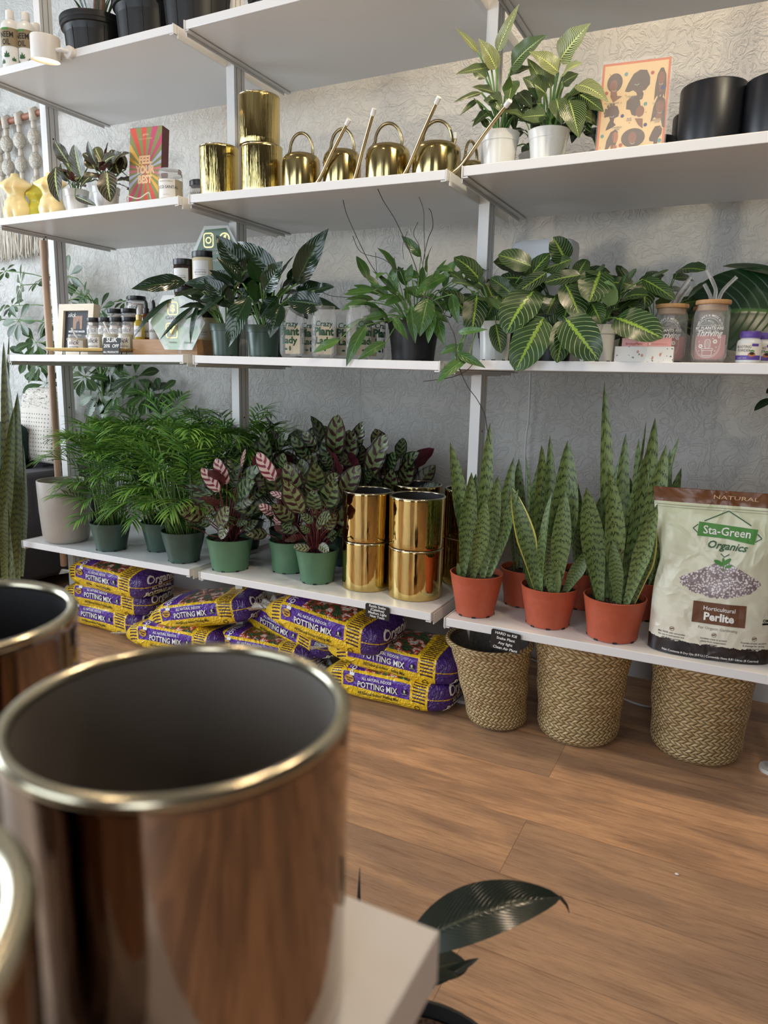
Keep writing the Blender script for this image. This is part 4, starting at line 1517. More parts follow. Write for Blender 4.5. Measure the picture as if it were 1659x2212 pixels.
# ------------------------------------------------------------------ plants drawn leaf by leaf
def leafy(name, label, loc, pot, mpot, mleaf, heroes, mpp, group=None, seed=0, extra=0, ext=None, prof='oval', stem_r=0.0016, soil=True, mstem=None, mats2=None, fold=0.2, wav=0.08, collar=0.022, Nd=(0.2, -1, 0.35)):
    """heroes: (u_base, v_base, u_tip, v_tip, y_base, y_tip, width px [, second material flag])"""
    R = random.Random(seed)
    root = thing(name, label, 'potted plant', loc, 0, group)
    o = Vector(loc)
    plastic_pot(root, pot[0], pot[1], pot[2], mpot, soil=soil, collar=collar)
    b, b2, s = MB(), MB(), MB()
    z0 = pot[2] - 0.012
    for h in heroes:
        B = P(h[0], h[1], y=h[4]) - o
        T = P(h[2], h[3], y=h[5]) - o
        w = h[6] / mpp
        N = Vector(Nd) + Vector((R.uniform(-.25, .25), 0, R.uniform(-.2, .3)))
        second = len(h) > 7 and h[7]
        r0 = pot[1] * 0.35
        a = atan2(B.y, B.x)
        base = Vector((cos(a) * r0 * R.random(), sin(a) * r0 * R.random(), z0))
        mid = base.lerp(B, 0.55) + Vector((0, 0, 0.25 * max(0.02, (B - base).length)))
        if B.z > z0 - 0.02:
            mid = base.lerp(B, 0.5) + Vector((-0.1 * (B.x), -0.1 * B.y, 0.12 * (B - base).length))
        s.tube(smooth_path([base, mid, B], 5), stem_r, 5)
        (b2 if second else b).leaf(B, T, w, bow=R.uniform(0.02, 0.10), N=N, prof=prof, ns=12, na=6, fold=fold, wav=wav, wf=2.2, rnd=R.randint(0, 60))
    e = dict(h=(0.04, 0.14), out=(0.02, 0.08), L=(0.05, 0.09), wr=0.5, el=(-20, 60), ymin=-9)
    e.update(ext or {})
    for i in range(extra):
        a = 2 * pi * i * 0.618 + R.uniform(-.3, .3)
        out = R.uniform(*e['out'])
        B = Vector((cos(a) * out, sin(a) * out, z0 + R.uniform(*e['h'])))
        base = Vector((cos(a) * 0.3 * pot[1] * R.random(), sin(a) * 0.3 * pot[1] * R.random(), z0))
        s.tube(smooth_path([base, base.lerp(B, 0.5) + Vector((0, 0, 0.02)), B], 3), stem_r * 0.9, 4)
        el = radians(R.uniform(*e['el']))
        a2 = a + R.uniform(-.5, .5)
        d = Vector((cos(a2) * cos(el), sin(a2) * cos(el), sin(el)))
        Ll = R.uniform(*e['L'])
        N = Vector((-cos(a2) * 0.3 + 0.1, -0.8 - 0.2 * sin(a2), 0.75))
        b.leaf(B, B + d * Ll, Ll * e['wr'] * R.uniform(0.85, 1.15), bow=R.uniform(0.0, 0.12), N=N, prof=prof, ns=8, na=4, fold=fold, wav=wav, rnd=R.randint(0, 60))
    b.build('foliage', mleaf, root, sharp=0)
    if b2.v:
        b2.build('new_leaves', mats2, root, sharp=0)
    s.build('stems', mstem or m_stem, root, sharp=0)
    return root


# ---- second shelf, right bay: philodendrons with fine pale stripes
bg = 'striped philodendrons on the second shelf'
leafy('striped_philodendron', 'striped philodendron in a white pot with one tall rolled leaf, left of the two', (0.895, 0.10, zs('R2', 0.895)), (0.036, 0.0462, 0.0917), m_whitepot, m_birkin, [
    (1105, 145, 1181, 76, .09, .04, 50), (1061, 145, 985, 160, .09, .02, 26), (1067, 200, 1019, 188, .07, .03, 24), (1107, 175, 1099, 221, .06, .03, 34),
    (1057, 206, 1087, 244, .06, .02, 34), (1040, 200, 979, 222, .08, .04, 14), (1030, 217, 993, 250, .08, .04, 12), (1100, 160, 1152, 146, .10, .08, 24),
    (1050, 170, 1020, 150, .12, .14, 26), (1120, 200, 1150, 235, .1, .06, 30), (1090, 225, 1130, 262, .1, .06, 26), (1060, 240, 1020, 275, .1, .06, 22), (1110, 235, 1112, 285, .14, .12, 24),
    (1074, 112, 1122, 8, .09, .05, 25, 1), (1034, 114, 983, 60, .09, .05, 15, 1), (1072, 150, 1034, 84, .09, .06, 34, 1)],
    790, bg, 41, 10, dict(h=(0.02, 0.08), out=(0.02, 0.06), L=(0.04, 0.06)), prof='ovate', mats2=m_birkin_new, stem_r=0.0024, soil=True)
leafy('striped_philodendron', 'striped philodendron in a white pot with broad pale top leaves, right of the two', (1.014, 0.10, zs('R2', 1.014)), (0.038, 0.0481, 0.0827), m_whitepot, m_birkin, [
    (1179, 202, 1129, 168, .07, .04, 44), (1230, 217, 1251, 299, .05, .02, 50), (1202, 214, 1213, 268, .05, .03, 34), (1175, 185, 1139, 126, .1, .1, 26),
    (1179, 249, 1122, 254, .07, .05, 34), (1238, 196, 1304, 242, .1, .08, 48), (1215, 180, 1250, 160, .12, .12, 30), (1170, 225, 1130, 225, .1, .1, 34), (1240, 240, 1295, 275, .14, .14, 32), (1190, 190, 1170, 150, .14, .16, 30),
    (1209, 130, 1276, 50, .07, .03, 58, 1), (1206, 156, 1143, 112, .07, .04, 38, 1), (1215, 164, 1258, 137, .05, .02, 34, 1), (1247, 183, 1315, 222, .07, .04, 34, 1)],
    790, bg, 42, 10, dict(h=(0.02, 0.09), out=(0.02, 0.06), L=(0.05, 0.07)), prof='ovate', mats2=m_birkin_new, stem_r=0.0026)
leafy('striped_philodendron', 'dark philodendron in a small pot at the back behind the two striped ones', (1.105, 0.29, zs('R2', 1.10)), (0.034, 0.043, 0.075), m_whitepot, m_glossdark, [
    (1262, 262, 1300, 230, .28, .26, 34), (1255, 270, 1235, 310, .26, .22, 30), (1268, 280, 1300, 308, .28, .24, 30)], 730, bg, 43, 14, dict(h=(0.03, 0.12), out=(0.02, 0.07), L=(0.05, 0.08)), prof='ovate', stem_r=0.002)
leafy('striped_philodendron', 'philodendron in a white pot squeezed between the two striped ones at the back', (0.945, 0.24, zs('R2', 0.945)), (0.034, 0.043, 0.075), m_whitepot, m_glossdark, [], 730, bg, 44, 14, dict(h=(0.03, 0.12), out=(0.02, 0.06), L=(0.05, 0.08)), prof='ovate', stem_r=0.002)

# ---- second shelf, left bay: prayer plants
pg = 'prayer plants on the second shelf'
leafy('prayer_plant', 'prayer plant in a white pot beside the torso candles', (-0.567, 0.10, zs('L2', -0.567)), (0.030, 0.0382, 0.085), m_whitepot, m_prayer, [
    (176, 384, 160, 312, .05, .03, 36), (121, 360, 130, 437, .05, .02, 34), (162, 424, 208, 444, .04, .02, 14), (160, 375, 140, 345, .12, .14, 26),
    (148, 352, 117, 303, .08, .05, 27), (150, 392, 132, 352, .09, .08, 24), (190, 360, 205, 330, .14, .14, 26)], 585, pg, 45, 9, dict(h=(0.02, 0.07), out=(0.01, 0.04), L=(0.04, 0.06)), soil=True)
leafy('prayer_plant', 'brownish prayer plant in a white pot beside the colourful box', (-0.456, 0.12, zs('L2', -0.456)), (0.034, 0.0450, 0.088), m_whitepot, m_prayer, [
    (231, 370, 239, 437, .05, .02, 38), (205, 377, 175, 403, .08, .05, 24), (215, 366, 250, 336, .08, .05, 32), (257, 377, 240, 323, .12, .12, 36), (272, 366, 250, 330, .16, .16, 26),
    (205, 365, 188, 335, .1, .1, 26), (220, 350, 205, 318, .14, .15, 26), (243, 360, 262, 330, .1, .08, 26)], 585, pg, 46, 18, dict(h=(0.02, 0.09), out=(0.02, 0.06), L=(0.06, 0.08), wr=0.55), soil=True)
leafy('prayer_plant', 'small dark prayer plant in a dark pot behind the colourful box', (-0.355, 0.20, zs('L2', -0.355)), (0.030, 0.038, 0.07), m_dark, m_prayer, [], 570, pg, 47, 12, dict(h=(0.02, 0.06), out=(0.01, 0.04), L=(0.04, 0.06)))

# ---- third shelf, left and middle bays: glossy broad leaved plants
gg = 'broad dark leaved plants on the third shelf'
leafy('peace_lily', 'broad leaved dark plant in the left green pot with a long drooping leaf', (0.045, 0.10, zs('M3', 0.045)), (0.0390, 0.0483, 0.097), m_greenpot, m_glossdark, [
    (402, 610, 284, 624, .06, -.02, 42), (372, 645, 286, 735, .03, -.02, 17), (420, 660, 345, 735, .05, .0, 13), (507, 619, 398, 612, .08, .04, 32), (505, 660, 440, 600, .06, .02, 44),
    (529, 585, 467, 508, .07, .03, 46), (500, 640, 430, 648, .08, .06, 30), (485, 640, 425, 690, .03, .01, 20), (539, 640, 494, 750, .02, -.01, 46), (505, 610, 455, 590, .12, .12, 30),
    (455, 668, 400, 690, .05, .02, 12), (430, 655, 412, 745, .04, .02, 12), (520, 640, 560, 600, .1, .1, 36)], 690, gg, 51, 10, dict(h=(0.03, 0.13), out=(0.02, 0.07), L=(0.08, 0.12), wr=0.33), prof='lance', stem_r=0.0024, mstem=m_stem)
leafy('peace_lily', 'broad leaved dark plant in the right green pot with one tall upright leaf', (0.178, 0.11, zs('M3', 0.178)), (0.0420, 0.0518, 0.0938), m_greenpot, m_glossdark, [
    (641, 613, 710, 493, .08, .05, 48), (606, 596, 512, 522, .10, .10, 46), (571, 629, 611, 564, .05, .03, 46), (697, 660, 618, 650, .03, .02, 46), (680, 628, 723, 620, .08, .06, 22), (607, 657, 583, 730, .03, .0, 36),
    (640, 640, 700, 615, .12, .12, 40), (625, 615, 660, 575, .14, .15, 36), (575, 640, 530, 615, .1, .1, 40), (660, 655, 735, 668, .1, .08, 26), (600, 640, 560, 690, .08, .06, 30), (630, 650, 665, 690, .12, .1, 34)], 690, gg, 52, 14, dict(h=(0.03, 0.14), out=(0.02, 0.08), L=(0.08, 0.12), wr=0.36), prof='lance', stem_r=0.0026)
leafy('peace_lily', 'broad leaved dark plant in a blackish pot behind the two green pots', (0.120, 0.26, zs('M3', 0.12)), (0.040, 0.050, 0.095), m_deepgreen, m_glossdark, [], 650, gg, 53, 20, dict(h=(0.05, 0.16), out=(0.02, 0.08), L=(0.09, 0.13), wr=0.36), prof='lance', stem_r=0.0024)

# ---- third shelf, middle bay: trailing wax plant
root = leafy('wax_plant', 'trailing wax plant with long bare twigs in a black pot on the third shelf', (0.660, 0.14, zs('M3', 0.66)), (0.058, 0.0719, 0.1063), m_dark, m_hoya, [
    (909, 555, 867, 509, .12, .10, 20), (853, 637, 847, 580, .08, .07, 25), (925, 645, 907, 727, .02, -.01, 39), (889, 659, 897, 742, .02, .0, 23), (937, 672, 925, 742, .03, .01, 21),
    (792, 702, 748, 792, .03, -.01, 26), (734, 734, 676, 762, .0, -.02, 19), (834, 740, 774, 777, .03, .0, 23), (794, 651, 736, 671, .06, .03, 18), (818, 635, 763, 616, .1, .1, 15),
    (850, 687, 882, 735, .04, .01, 17), (965, 597, 896, 637, .08, .05, 27), (977, 635, 990, 700, .04, .02, 21), (961, 599, 988, 562, .1, .1, 21), (981, 611, 1002, 582, .1, .1, 17),
    (905, 600, 870, 585, .14, .15, 20), (920, 640, 870, 625, .12, .1, 24), (870, 640, 830, 660, .1, .07, 22), (950, 640, 990, 625, .12, .1, 22), (830, 680, 785, 690, .06, .04, 18), (945, 690, 960, 745, .05, .03, 22),
    (840, 640, 800, 615, .12, .12, 18), (900, 640, 940, 590, .14, .16, 22), (880, 610, 890, 570, .14, .14, 18)], 730, None, 54, 46, dict(h=(0.0, 0.14), out=(0.04, 0.14), L=(0.05, 0.09), wr=0.34, el=(-35, 60)), prof='lance', stem_r=0.0014)
o = Vector(root.location)
s = MB()
for ys, path, r in ((.06, [(868, 650), (830, 612), (800, 570), (783, 538), (765, 500), (748, 460), (741, 432)], .0011), (.03, [(905, 600), (892, 560), (868, 505), (850, 468), (826, 430), (808, 388)], .0012),
                    (.12, [(912, 600), (915, 560), (925, 515), (935, 490), (932, 460), (926, 450)], .0010), (.13, [(912, 570), (905, 530), (893, 505), (903, 480)], .0008), (.14, [(918, 560), (916, 500), (915, 455), (905, 425)], .0008),
                    (.08, [(868, 590), (828, 560), (780, 545), (762, 510)], .0009), (.07, [(812, 650), (790, 645), (720, 640), (695, 630)], .0009), (.10, [(872, 560), (870, 530), (880, 500)], .0007), (.10, [(852, 590), (852, 555)], .0007), (.10, [(815, 605), (811, 545)], .0007)):
    s.tube(smooth_path([P(u, v, y=ys) - o for u, v in path], 4), r, 5)
s.build('bare_twigs', m_darkstem, root, sharp=0)

# ---- the vine spilling over the front edge
root = leafy('wax_plant', 'smaller wax plant in a black pot whose vine spills over the shelf edge', (0.860, 0.245, zs('R3', 0.87)), (0.040, 0.050, 0.085), m_dark, m_hoya, [
    (1011, 774, 942, 829, -.03, -.06, 27), (989, 719, 1053, 712, -.02, -.03, 14), (985, 762, 1049, 795, -.03, -.04, 18), (1000, 700, 1040, 690, .1, .08, 20), (985, 680, 965, 640, .1, .1, 22), (1010, 665, 1035, 630, .14, .14, 22),
    (1000, 740, 975, 790, -.01, -.02, 18), (990, 745, 950, 765, .0, -.01, 16)], 760, None, 55, 12, dict(h=(0.02, 0.10), out=(0.02, 0.07), L=(0.05, 0.08), wr=0.34), prof='lance', stem_r=0.0013)
o = Vector(root.location)
s = MB()
s.tube(smooth_path([P(903, 660, y=.02) - o, P(915, 641, y=.01) - o, P(945, 655, y=.0) - o, P(968, 695, y=-.01) - o, P(983, 730, y=-.03) - o, P(986, 775, y=-.04) - o, P(998, 810, y=-.04) - o, P(1012, 838, y=-.04) - o, P(1030, 862, y=-.04) - o, P(1047, 895, y=-.035) - o, P(1052, 925, y=-.03) - o, P(1060, 960, y=-.03) - o], 5), [0.0013] * 30 + [0.0010] * 26, 6)
s.tube(smooth_path([P(1024, 783, y=-.04) - o, P(1008, 800, y=-.05) - o, P(975, 815, y=-.05) - o, P(914, 824, y=-.05) - o], 5), 0.0010, 6)
s.build('trailing_vine', m_darkstem, root, sharp=0)

# ---- third shelf, right bay: lime striped plants
mg = 'lime striped plants on the third shelf'
leafy('lime_striped_plant', 'lime striped plant in the leftmost white pot by the post', (0.900, 0.12, zs('R3', 0.90)), (0.036, 0.0440, 0.100), m_whitepot, m_lime, [
    (1147, 575, 1076, 551, .08, .05, 46), (1153, 630, 1093, 721, .04, -.02, 78), (1175, 687, 1113, 802, .0, -.04, 72), (1031, 637, 1019, 722, .04, .0, 50), (1071, 700, 1083, 763, .03, .0, 34),
    (1181, 589, 1112, 636, .07, .04, 30), (1112, 640, 1060, 600, .1, .1, 34), (1130, 620, 1085, 615, .12, .12, 30), (1075, 640, 1050, 690, .08, .05, 36), (1045, 620, 1020, 600, .12, .12, 30)],
    810, mg, 61, 16, dict(h=(0.02, 0.12), out=(0.02, 0.09), L=(0.06, 0.10), wr=0.6), fold=0.12, wav=0.05, prof='paddle')
leafy('lime_striped_plant', 'lime striped plant in a hidden dark pot, centre of the leafy group', (1.035, 0.19, zs('R3', 1.03)), (0.042, 0.0520, 0.095), m_dark, m_lime, [
    (1222, 565, 1194, 512, .12, .10, 47), (1222, 692, 1203, 784, .01, -.03, 46), (1222, 687, 1293, 778, .0, -.04, 70), (1222, 615, 1254, 692, .04, .0, 50), (1254, 594, 1175, 611, .08, .05, 32), (1234, 560, 1165, 586, .12, .1, 28),
    (1245, 600, 1268, 560, .16, .18, 34), (1260, 610, 1220, 640, .12, .1, 34), (1200, 640, 1180, 680, .08, .06, 40), (1230, 650, 1215, 700, .06, .04, 36), (1170, 600, 1140, 640, .14, .12, 36)],
    810, mg, 62, 20, dict(h=(0.02, 0.14), out=(0.03, 0.10), L=(0.06, 0.10), wr=0.6), fold=0.12, wav=0.05, prof='paddle')
leafy('lime_striped_plant', 'lime striped plant in the plain white pot nearest the straw jars', (1.158, 0.12, zs('R3', 1.158)), (0.0375, 0.0457, 0.0883), m_whitepot, m_lime, [
    (1297, 585, 1273, 653, .05, .0, 64), (1330, 686, 1431, 731, .03, -.03, 62), (1278, 655, 1299, 699, .04, .02, 34), (1389, 603, 1459, 648, .12, .08, 28), (1393, 606, 1393, 668, .16, .14, 44), (1330, 640, 1310, 670, .1, .08, 34),
    (1320, 610, 1375, 620, .14, .14, 26), (1345, 650, 1390, 690, .12, .1, 34), (1340, 620, 1375, 580, .16, .16, 14), (1400, 605, 1445, 582, .18, .18, 8)],
    810, mg, 63, 12, dict(h=(0.03, 0.12), out=(0.03, 0.09), L=(0.05, 0.09), wr=0.6), fold=0.12, wav=0.05, prof='paddle')
leafy('lime_striped_plant', 'lime striped plant in a dark pot at the back right behind the stone card holder', (1.270, 0.28, zs('R3', 1.27)), (0.042, 0.0520, 0.09), m_dark, m_lime, [
    (1365, 715, 1356, 786, .2, .18, 42), (1385, 640, 1345, 660, .22, .2, 34)], 760, mg, 64, 26, dict(h=(0.0, 0.15), out=(0.03, 0.10), L=(0.06, 0.10), wr=0.55), fold=0.12, wav=0.05, prof='paddle')
b = MB()

# ---- the very large leaf at the right and the leaf tip further down
root = thing('banana_plant', 'huge dark banana leaf rising behind the straw jars, plant in a pale pot', 'potted plant', (1.545, 0.40, zs('R3', 1.545)))
o = Vector(root.location)
b = MB()
b.lathe([(0.050, 0), (0.054, 0.003), (0.062, 0.085), (0.060, 0.085), (0.056, 0.07), (0.002, 0.07)], 40, cap1=True)
b.build('pot', m_beige, root)
b, s = MB(), MB()
B, T = P(1730, 690, y=.40) - o, P(1466, 706, y=.33) - o
b.leaf(B, T, 0.215, bow=0.11, N=(-0.15, -1, 0.15), prof='paddle', ns=20, na=10, fold=0.12, wav=0.10, wf=1.2, sag=(0, 0, 1))
b.leaf(P(1700, 600, y=.36) - o, P(1560, 575, y=.42) - o, 0.05, bow=0.04, N=(0, -0.5, 1), prof='paddle', ns=12, na=6, fold=0.2)
s.tube(smooth_path([Vector((0, 0, 0.07)), Vector((0.03, 0, 0.15)), B], 6), 0.005, 8)
b.build('leaves', m_big, root, sharp=0)
s.build('stalk', m_stem, root)

# ---- umbrella plant on the floor behind the left bay
root = thing('umbrella_plant', 'tall umbrella plant behind the left bay, leaves in rosettes against the wall', 'potted plant', (-1.02, 0.57, 0))
o = Vector(root.location)
b = MB()
b.lathe([(0.085, 0), (0.09, 0.004), (0.115, 0.20), (0.112, 0.20), (0.10, 0.18), (0.002, 0.18)], 40, cap1=True)
b.build('pot', m_dark, root)
b, s = MB(), MB()
RR_ = random.Random(71)
trunk = smooth_path([Vector((0, 0, 0.18)), Vector((0.03, 0.0, 0.5)), Vector((0.0, 0.01, 0.8)), Vector((0.0, 0.0, 1.05)), Vector((-0.03, 0.01, 1.25))], 6)
s.tube(trunk, [0.010 - 0.005 * i / (len(trunk) - 1) for i in range(len(trunk))], 8)
k = 0
wh = [(12, 585, .03), (45, 616, .052), (25, 661, .036), (40, 693, .05), (78, 739, .060), (147, 597, .052), (181, 641, .036), (150, 648, .045), (215, 668, .045), (270, 650, .030), (85, 605, .04), (100, 690, .05), (-10, 690, .05),
      (85, 788, .055), (101, 827, .065), (60, 770, .05), (182, 813, .062), (236, 800, .060), (250, 850, .070), (290, 815, .060), (212, 850, .065), (320, 850, .060), (175, 770, .05), (230, 755, .05), (300, 880, .06), (195, 880, .06), (262, 770, .05), (108, 900, .05), (160, 700, .05), (225, 700, .045), (345, 852, .05), (190, 720, .05)]
for (u, v, ll) in wh:
    c = P(u, v, y=RR_.uniform(0.50, 0.63)) - o
    j = min(trunk, key=lambda q_: (q_ - c).length + 0.9 * max(0, q_.z - c.z + 0.08))
    s.tube(smooth_path([j, j.lerp(c, 0.55) + Vector((0, 0, 0.03)), c], 4), 0.0022, 5)
    ax = Vector((RR_.uniform(-.5, .5), RR_.uniform(-1.0, -.5), RR_.uniform(0.1, 0.8))).normalized()
    e1 = ax.orthogonal().normalized()
    e2 = ax.cross(e1)
    nl = RR_.choice((6, 7, 8))
    a0 = RR_.random() * 6
    for i in range(nl):
        a = a0 + 2 * pi * i / nl
        d = (e1 * cos(a) + e2 * sin(a)) + ax * 0.05 + Vector((0, 0, -0.35))
        d.normalize()
        p1 = c + d * ll * 0.30
        s.tube([c, p1], 0.0009, 4)
        T = p1 + d * ll * 1.5
        if (T + o).y > 0.685: T.y = 0.685 - o.y
        b.leaf(p1, T, ll * 0.70, bow=0.06, N=ax, prof='obov', ns=8, na=4, fold=0.15, rnd=k % 50, sag=(0, 0, 1))
        k += 1
b.build('foliage', m_scheff, root, sharp=0)
s.build('stems', m_palm_stem, root, sharp=0)

# ---- tall snake plant at the left edge
root = thing('snake_plant', 'tall mottled snake plant in a dark pot at the left edge of the photo', 'potted plant', (-1.055, -0.02, 0))
o = Vector(root.location)
b = MB()
b.lathe([(0.09, 0), (0.095, 0.004), (0.125, 0.29), (0.130, 0.292), (0.130, 0.315), (0.126, 0.315), (0.12, 0.28), (0.002, 0.28)], 48, cap1=True)
b.build('pot', m_deepgreen, root)
b = MB()
for i, (ub, vb, ut, vt, yb, yt, w) in enumerate(((40, 1250, 38, 848, -.04, -.03, 30), (22, 1250, 8, 738, -.05, -.04, 30), (8, 1250, 30, 880, -.08, -.09, 26), (30, 1250, 15, 790, .0, .02, 30), (-5, 1250, -15, 700, -.02, -.02, 34), (48, 1245, 50, 960, .02, .03, 22), (14, 1255, 4, 1000, -.09, -.1, 24), (-20, 1250, -40, 760, 0, 0, 34), (20, 1250, 20, 720, .04, .05, 12))):
    blade(b, P(ub, vb, y=yb) - o, P(ut, vt, y=yt) - o, w / 560, -pi / 2 + 0.6, bow=0.03 * (-1) ** i, k=i * 3, ns=20, twist=0.3 * (-1) ** i)
b.build('leaves', m_snake_tall, root, sharp=0)

# ------------------------------------------------------------------ top shelf
m_lampwhite = mat('lamp_white', srgb(228, 226, 222), 0.35)
m_glow = mat('lamp_glow', srgb(255, 220, 160), 0.5)
m_glow.node_tree.nodes['Principled BSDF'].inputs['Emission Color'].default_value = srgb(255, 214, 150)
m_glow.node_tree.nodes['Principled BSDF'].inputs['Emission Strength'].default_value = 6.0
m_label_tan = mat('label_tan', srgb(140, 124, 96), 0.5)
m_label_green = mat('label_green', srgb(40, 88, 44), 0.5)
m_bottle = mat('white_bottle', srgb(222, 224, 222), 0.3)

for i, (u, y, lab) in enumerate(((27, .055, 'white neem oil bottle at the far left of the top shelf'), (60, .085, 'white neem oil bottle, second from the left on the top shelf'), (81, .15, 'neem oil bottle half hidden behind the front two'))):
    p = P(u, 120, y=y)
    root = thing('neem_oil_bottle', lab, 'bottle', (p.x, y, zs('L1', p.x)), rd(20), 'neem oil bottles on the top shelf')
    b = MB()
    b.lathe([(0.026, 0), (0.030, 0.003), (0.031, 0.01), (0.031, 0.130), (0.029, 0.143), (0.021, 0.155), (0.0125, 0.160), (0.0125, 0.166)], 40, cap1=True)
    b.build('bottle', m_bottle, root)
    b = MB()
    b.lathe([(0.0135, 0.163), (0.0138, 0.165), (0.0128, 0.186), (0.0118, 0.188)], 32, cap1=True)
    b.build('cap', m_lampwhite, root)
    b = MB()
    r_ = 0.031
    S = cyl_S(r_, 0.0005)
    S2 = cyl_S(r_, 0.0011)
    wrap(b, poly_geo(rect(-0.045, 0.074, 0.085, 0.128)), S, 0, cut=0.006)
    wrap(b, poly_geo(rect(0.036, 0.006, 0.085, 0.074)), S, 1, cut=0.006)
    wrap(b, poly_geo(rect(-0.014, 0.122, 0.010, 0.128)), S2, 2, cut=0.006)
    wrap(b, text_geo('NEEM', 0.012), S2, 3, (0.002, 0.100), 0.024, 0.005, sx=0.72)
    wrap(b, text_geo('OIL', 0.012), S2, 3, (0.000, 0.078), 0.024, 0.005, sx=0.72)
    for cx, cz, s_ in ((0.0, 0.040, 1.0), (0.022, 0.030, 0.7), (-0.014, 0.022, 0.8)):
        for a in (-60, -30, 0, 30, 60):
            aa = rd(90 + a)
            l = 0.021 * s_ * (1 - abs(a) / 150)
            pts = [(cx, cz), (cx + l * 0.5 * cos(aa) - 0.003 * s_ * sin(aa), cz + l * 0.5 * sin(aa) + 0.003 * s_ * cos(aa)), (cx + l * cos(aa), cz + l * sin(aa)), (cx + l * 0.5 * cos(aa) + 0.003 * s_ * sin(aa), cz + l * 0.5 * sin(aa) - 0.003 * s_ * cos(aa))]
            wrap(b, poly_geo(pts[::-1]), S2, 1, cut=0.006)
    b.build('printed_label', [m_label_tan, m_label_green, m_greenprint, m_ink_black], root, smooth=False)


def nursery(label, loc, rb, rt, h, name='nursery_pot'):
    root = thing(name, label, 'planter', loc, 0, 'black nursery pots on the top shelf')
    b = MB()
    b.lathe([(rb - 0.003, 0), (rb, 0.003), (rt - 0.012, h - 0.03), (rt - 0.003, h - 0.028), (rt - 0.003, h - 0.018), (rt, h - 0.016), (rt + 0.001, h - 0.003), (rt, h), (rt - 0.005, h), (rt - 0.01, h - 0.03), (rb - 0.01, 0.01)], 64, cap1=True)
    b.build('pot', m_dark, root)
    b = MB()
    for k in range(12):
        a = 2 * pi * k / 12
        b.tube([(cos(a) * (rb + (rt - 0.012 - rb) * t + 0.0002), sin(a) * (rb + (rt - 0.012 - rb) * t + 0.0002), 0.006 + (h - 0.04) * t) for t in (0, 0.5, 1)], 0.0013, 4)
    b.build('moulded_ribs', m_dark, root)
    return root


r1 = nursery('black nursery pot with bare cut stems beside the spot lamp', (-0.520, 0.175, zs('L1', -0.52)), 0.090, 0.112, 0.150)
b = MB()
b.lathe([(0.10, 0.128), (0.05, 0.132), (0.002, 0.133)], 30, cap0=False, cap1=True)
b.build('soil', m_soil, r1)
b = MB()
b.tube(smooth_path([(0.0, 0, 0.13), (0.004, 0, 0.18), (0.012, 0.0, 0.26), (0.01, 0.01, 0.42)], 4), 0.012, 9)
b.tube(smooth_path([(0.02, 0, 0.13), (0.03, 0, 0.2), (0.035, 0.0, 0.30)], 4), 0.009, 8)
b.build('trunk', mat('bark', rough=0.8, pattern=lambda: dict(col=mix(noise(None, 60, 3), srgb(120, 98, 80), srgb(70, 54, 44)))), r1)
b = MB()
for k in range(9):
    a = k * 2.4
    b.leaf((0.02 * cos(a), 0.02 * sin(a), 0.13), (0.09 * cos(a), 0.09 * sin(a), 0.24 + 0.02 * (k % 4)), 0.010, bow=0.1, N=(0, -1, 0.3), prof='lance', na=2, sag=(0, 0, 1))
b.build('foliage', m_glossdark, r1, sharp=0)
nursery('plain black nursery pot in the middle of three on the top shelf', (-0.300, 0.190, zs('L1', -0.3)), 0.094, 0.116, 0.175)
nursery('black nursery pot at the right end of the left top shelf', (-0.118, 0.205, zs('L1', -0.1)), 0.094, 0.118, 0.185)
nursery('black nursery pot on the middle top shelf, only its foot in view', (0.155, 0.20, zs('M1', 0.15)), 0.055, 0.07, 0.11)

# spot lamp clamped on the front edge
root = thing('spot_lamp', 'white clip-on spot lamp glowing warm on the top shelf edge', 'lamp', (-0.440, -0.004, 1.906))
b = MB()
b.lathe([(0.017, -0.004), (0.018, -0.002), (0.018, 0.010), (0.016, 0.013)], 32, cap1=True)
o_ = b.build('mount', m_lampwhite, root, rot=(pi / 2, 0, 0))
b = MB()
b.tube([(0, -0.010, 0), (-0.012, -0.026, 0.002), (-0.04, -0.030, 0.004)], 0.006, 10)
b.build('arm', m_lampwhite, root)
b = MB()
b.lathe([(0.0405, 0), (0.042, 0.001), (0.042, 0.062), (0.040, 0.066), (0.010, 0.067)], 48, cap0=False, cap1=True)
b.lathe([(0.0405, 0), (0.037, 0.004), (0.036, 0.010)], 48, cap0=False)
hd = b.build('shade', m_lampwhite, root, loc=(-0.072, -0.032, -0.022), rot=(rd(4), rd(6), 0))
b = MB()
b.lathe([(0.037, 0.005), (0.002, 0.004)], 48, cap0=False, cap1=True)
b.build('lens', m_glow, root, loc=(-0.072, -0.032, -0.022), rot=(rd(4), rd(6), 0))
ld = bpy.data.lights.new('lamp_light', 'SPOT')
ld.energy = 2.5
ld.color = (1.0, 0.8, 0.55)
ld.spot_size = rd(100)
ld.shadow_soft_size = 0.03
lo = bpy.data.objects.new('lamp_light', ld)
COL.objects.link(lo)
lo.location = (-0.512, -0.036, 1.880)

# ------------------------------------------------------------------ second shelf
# torso candles


def p_wax(c):
    return lambda: dict(col=mix(noise(None, 8, 2), c, c))


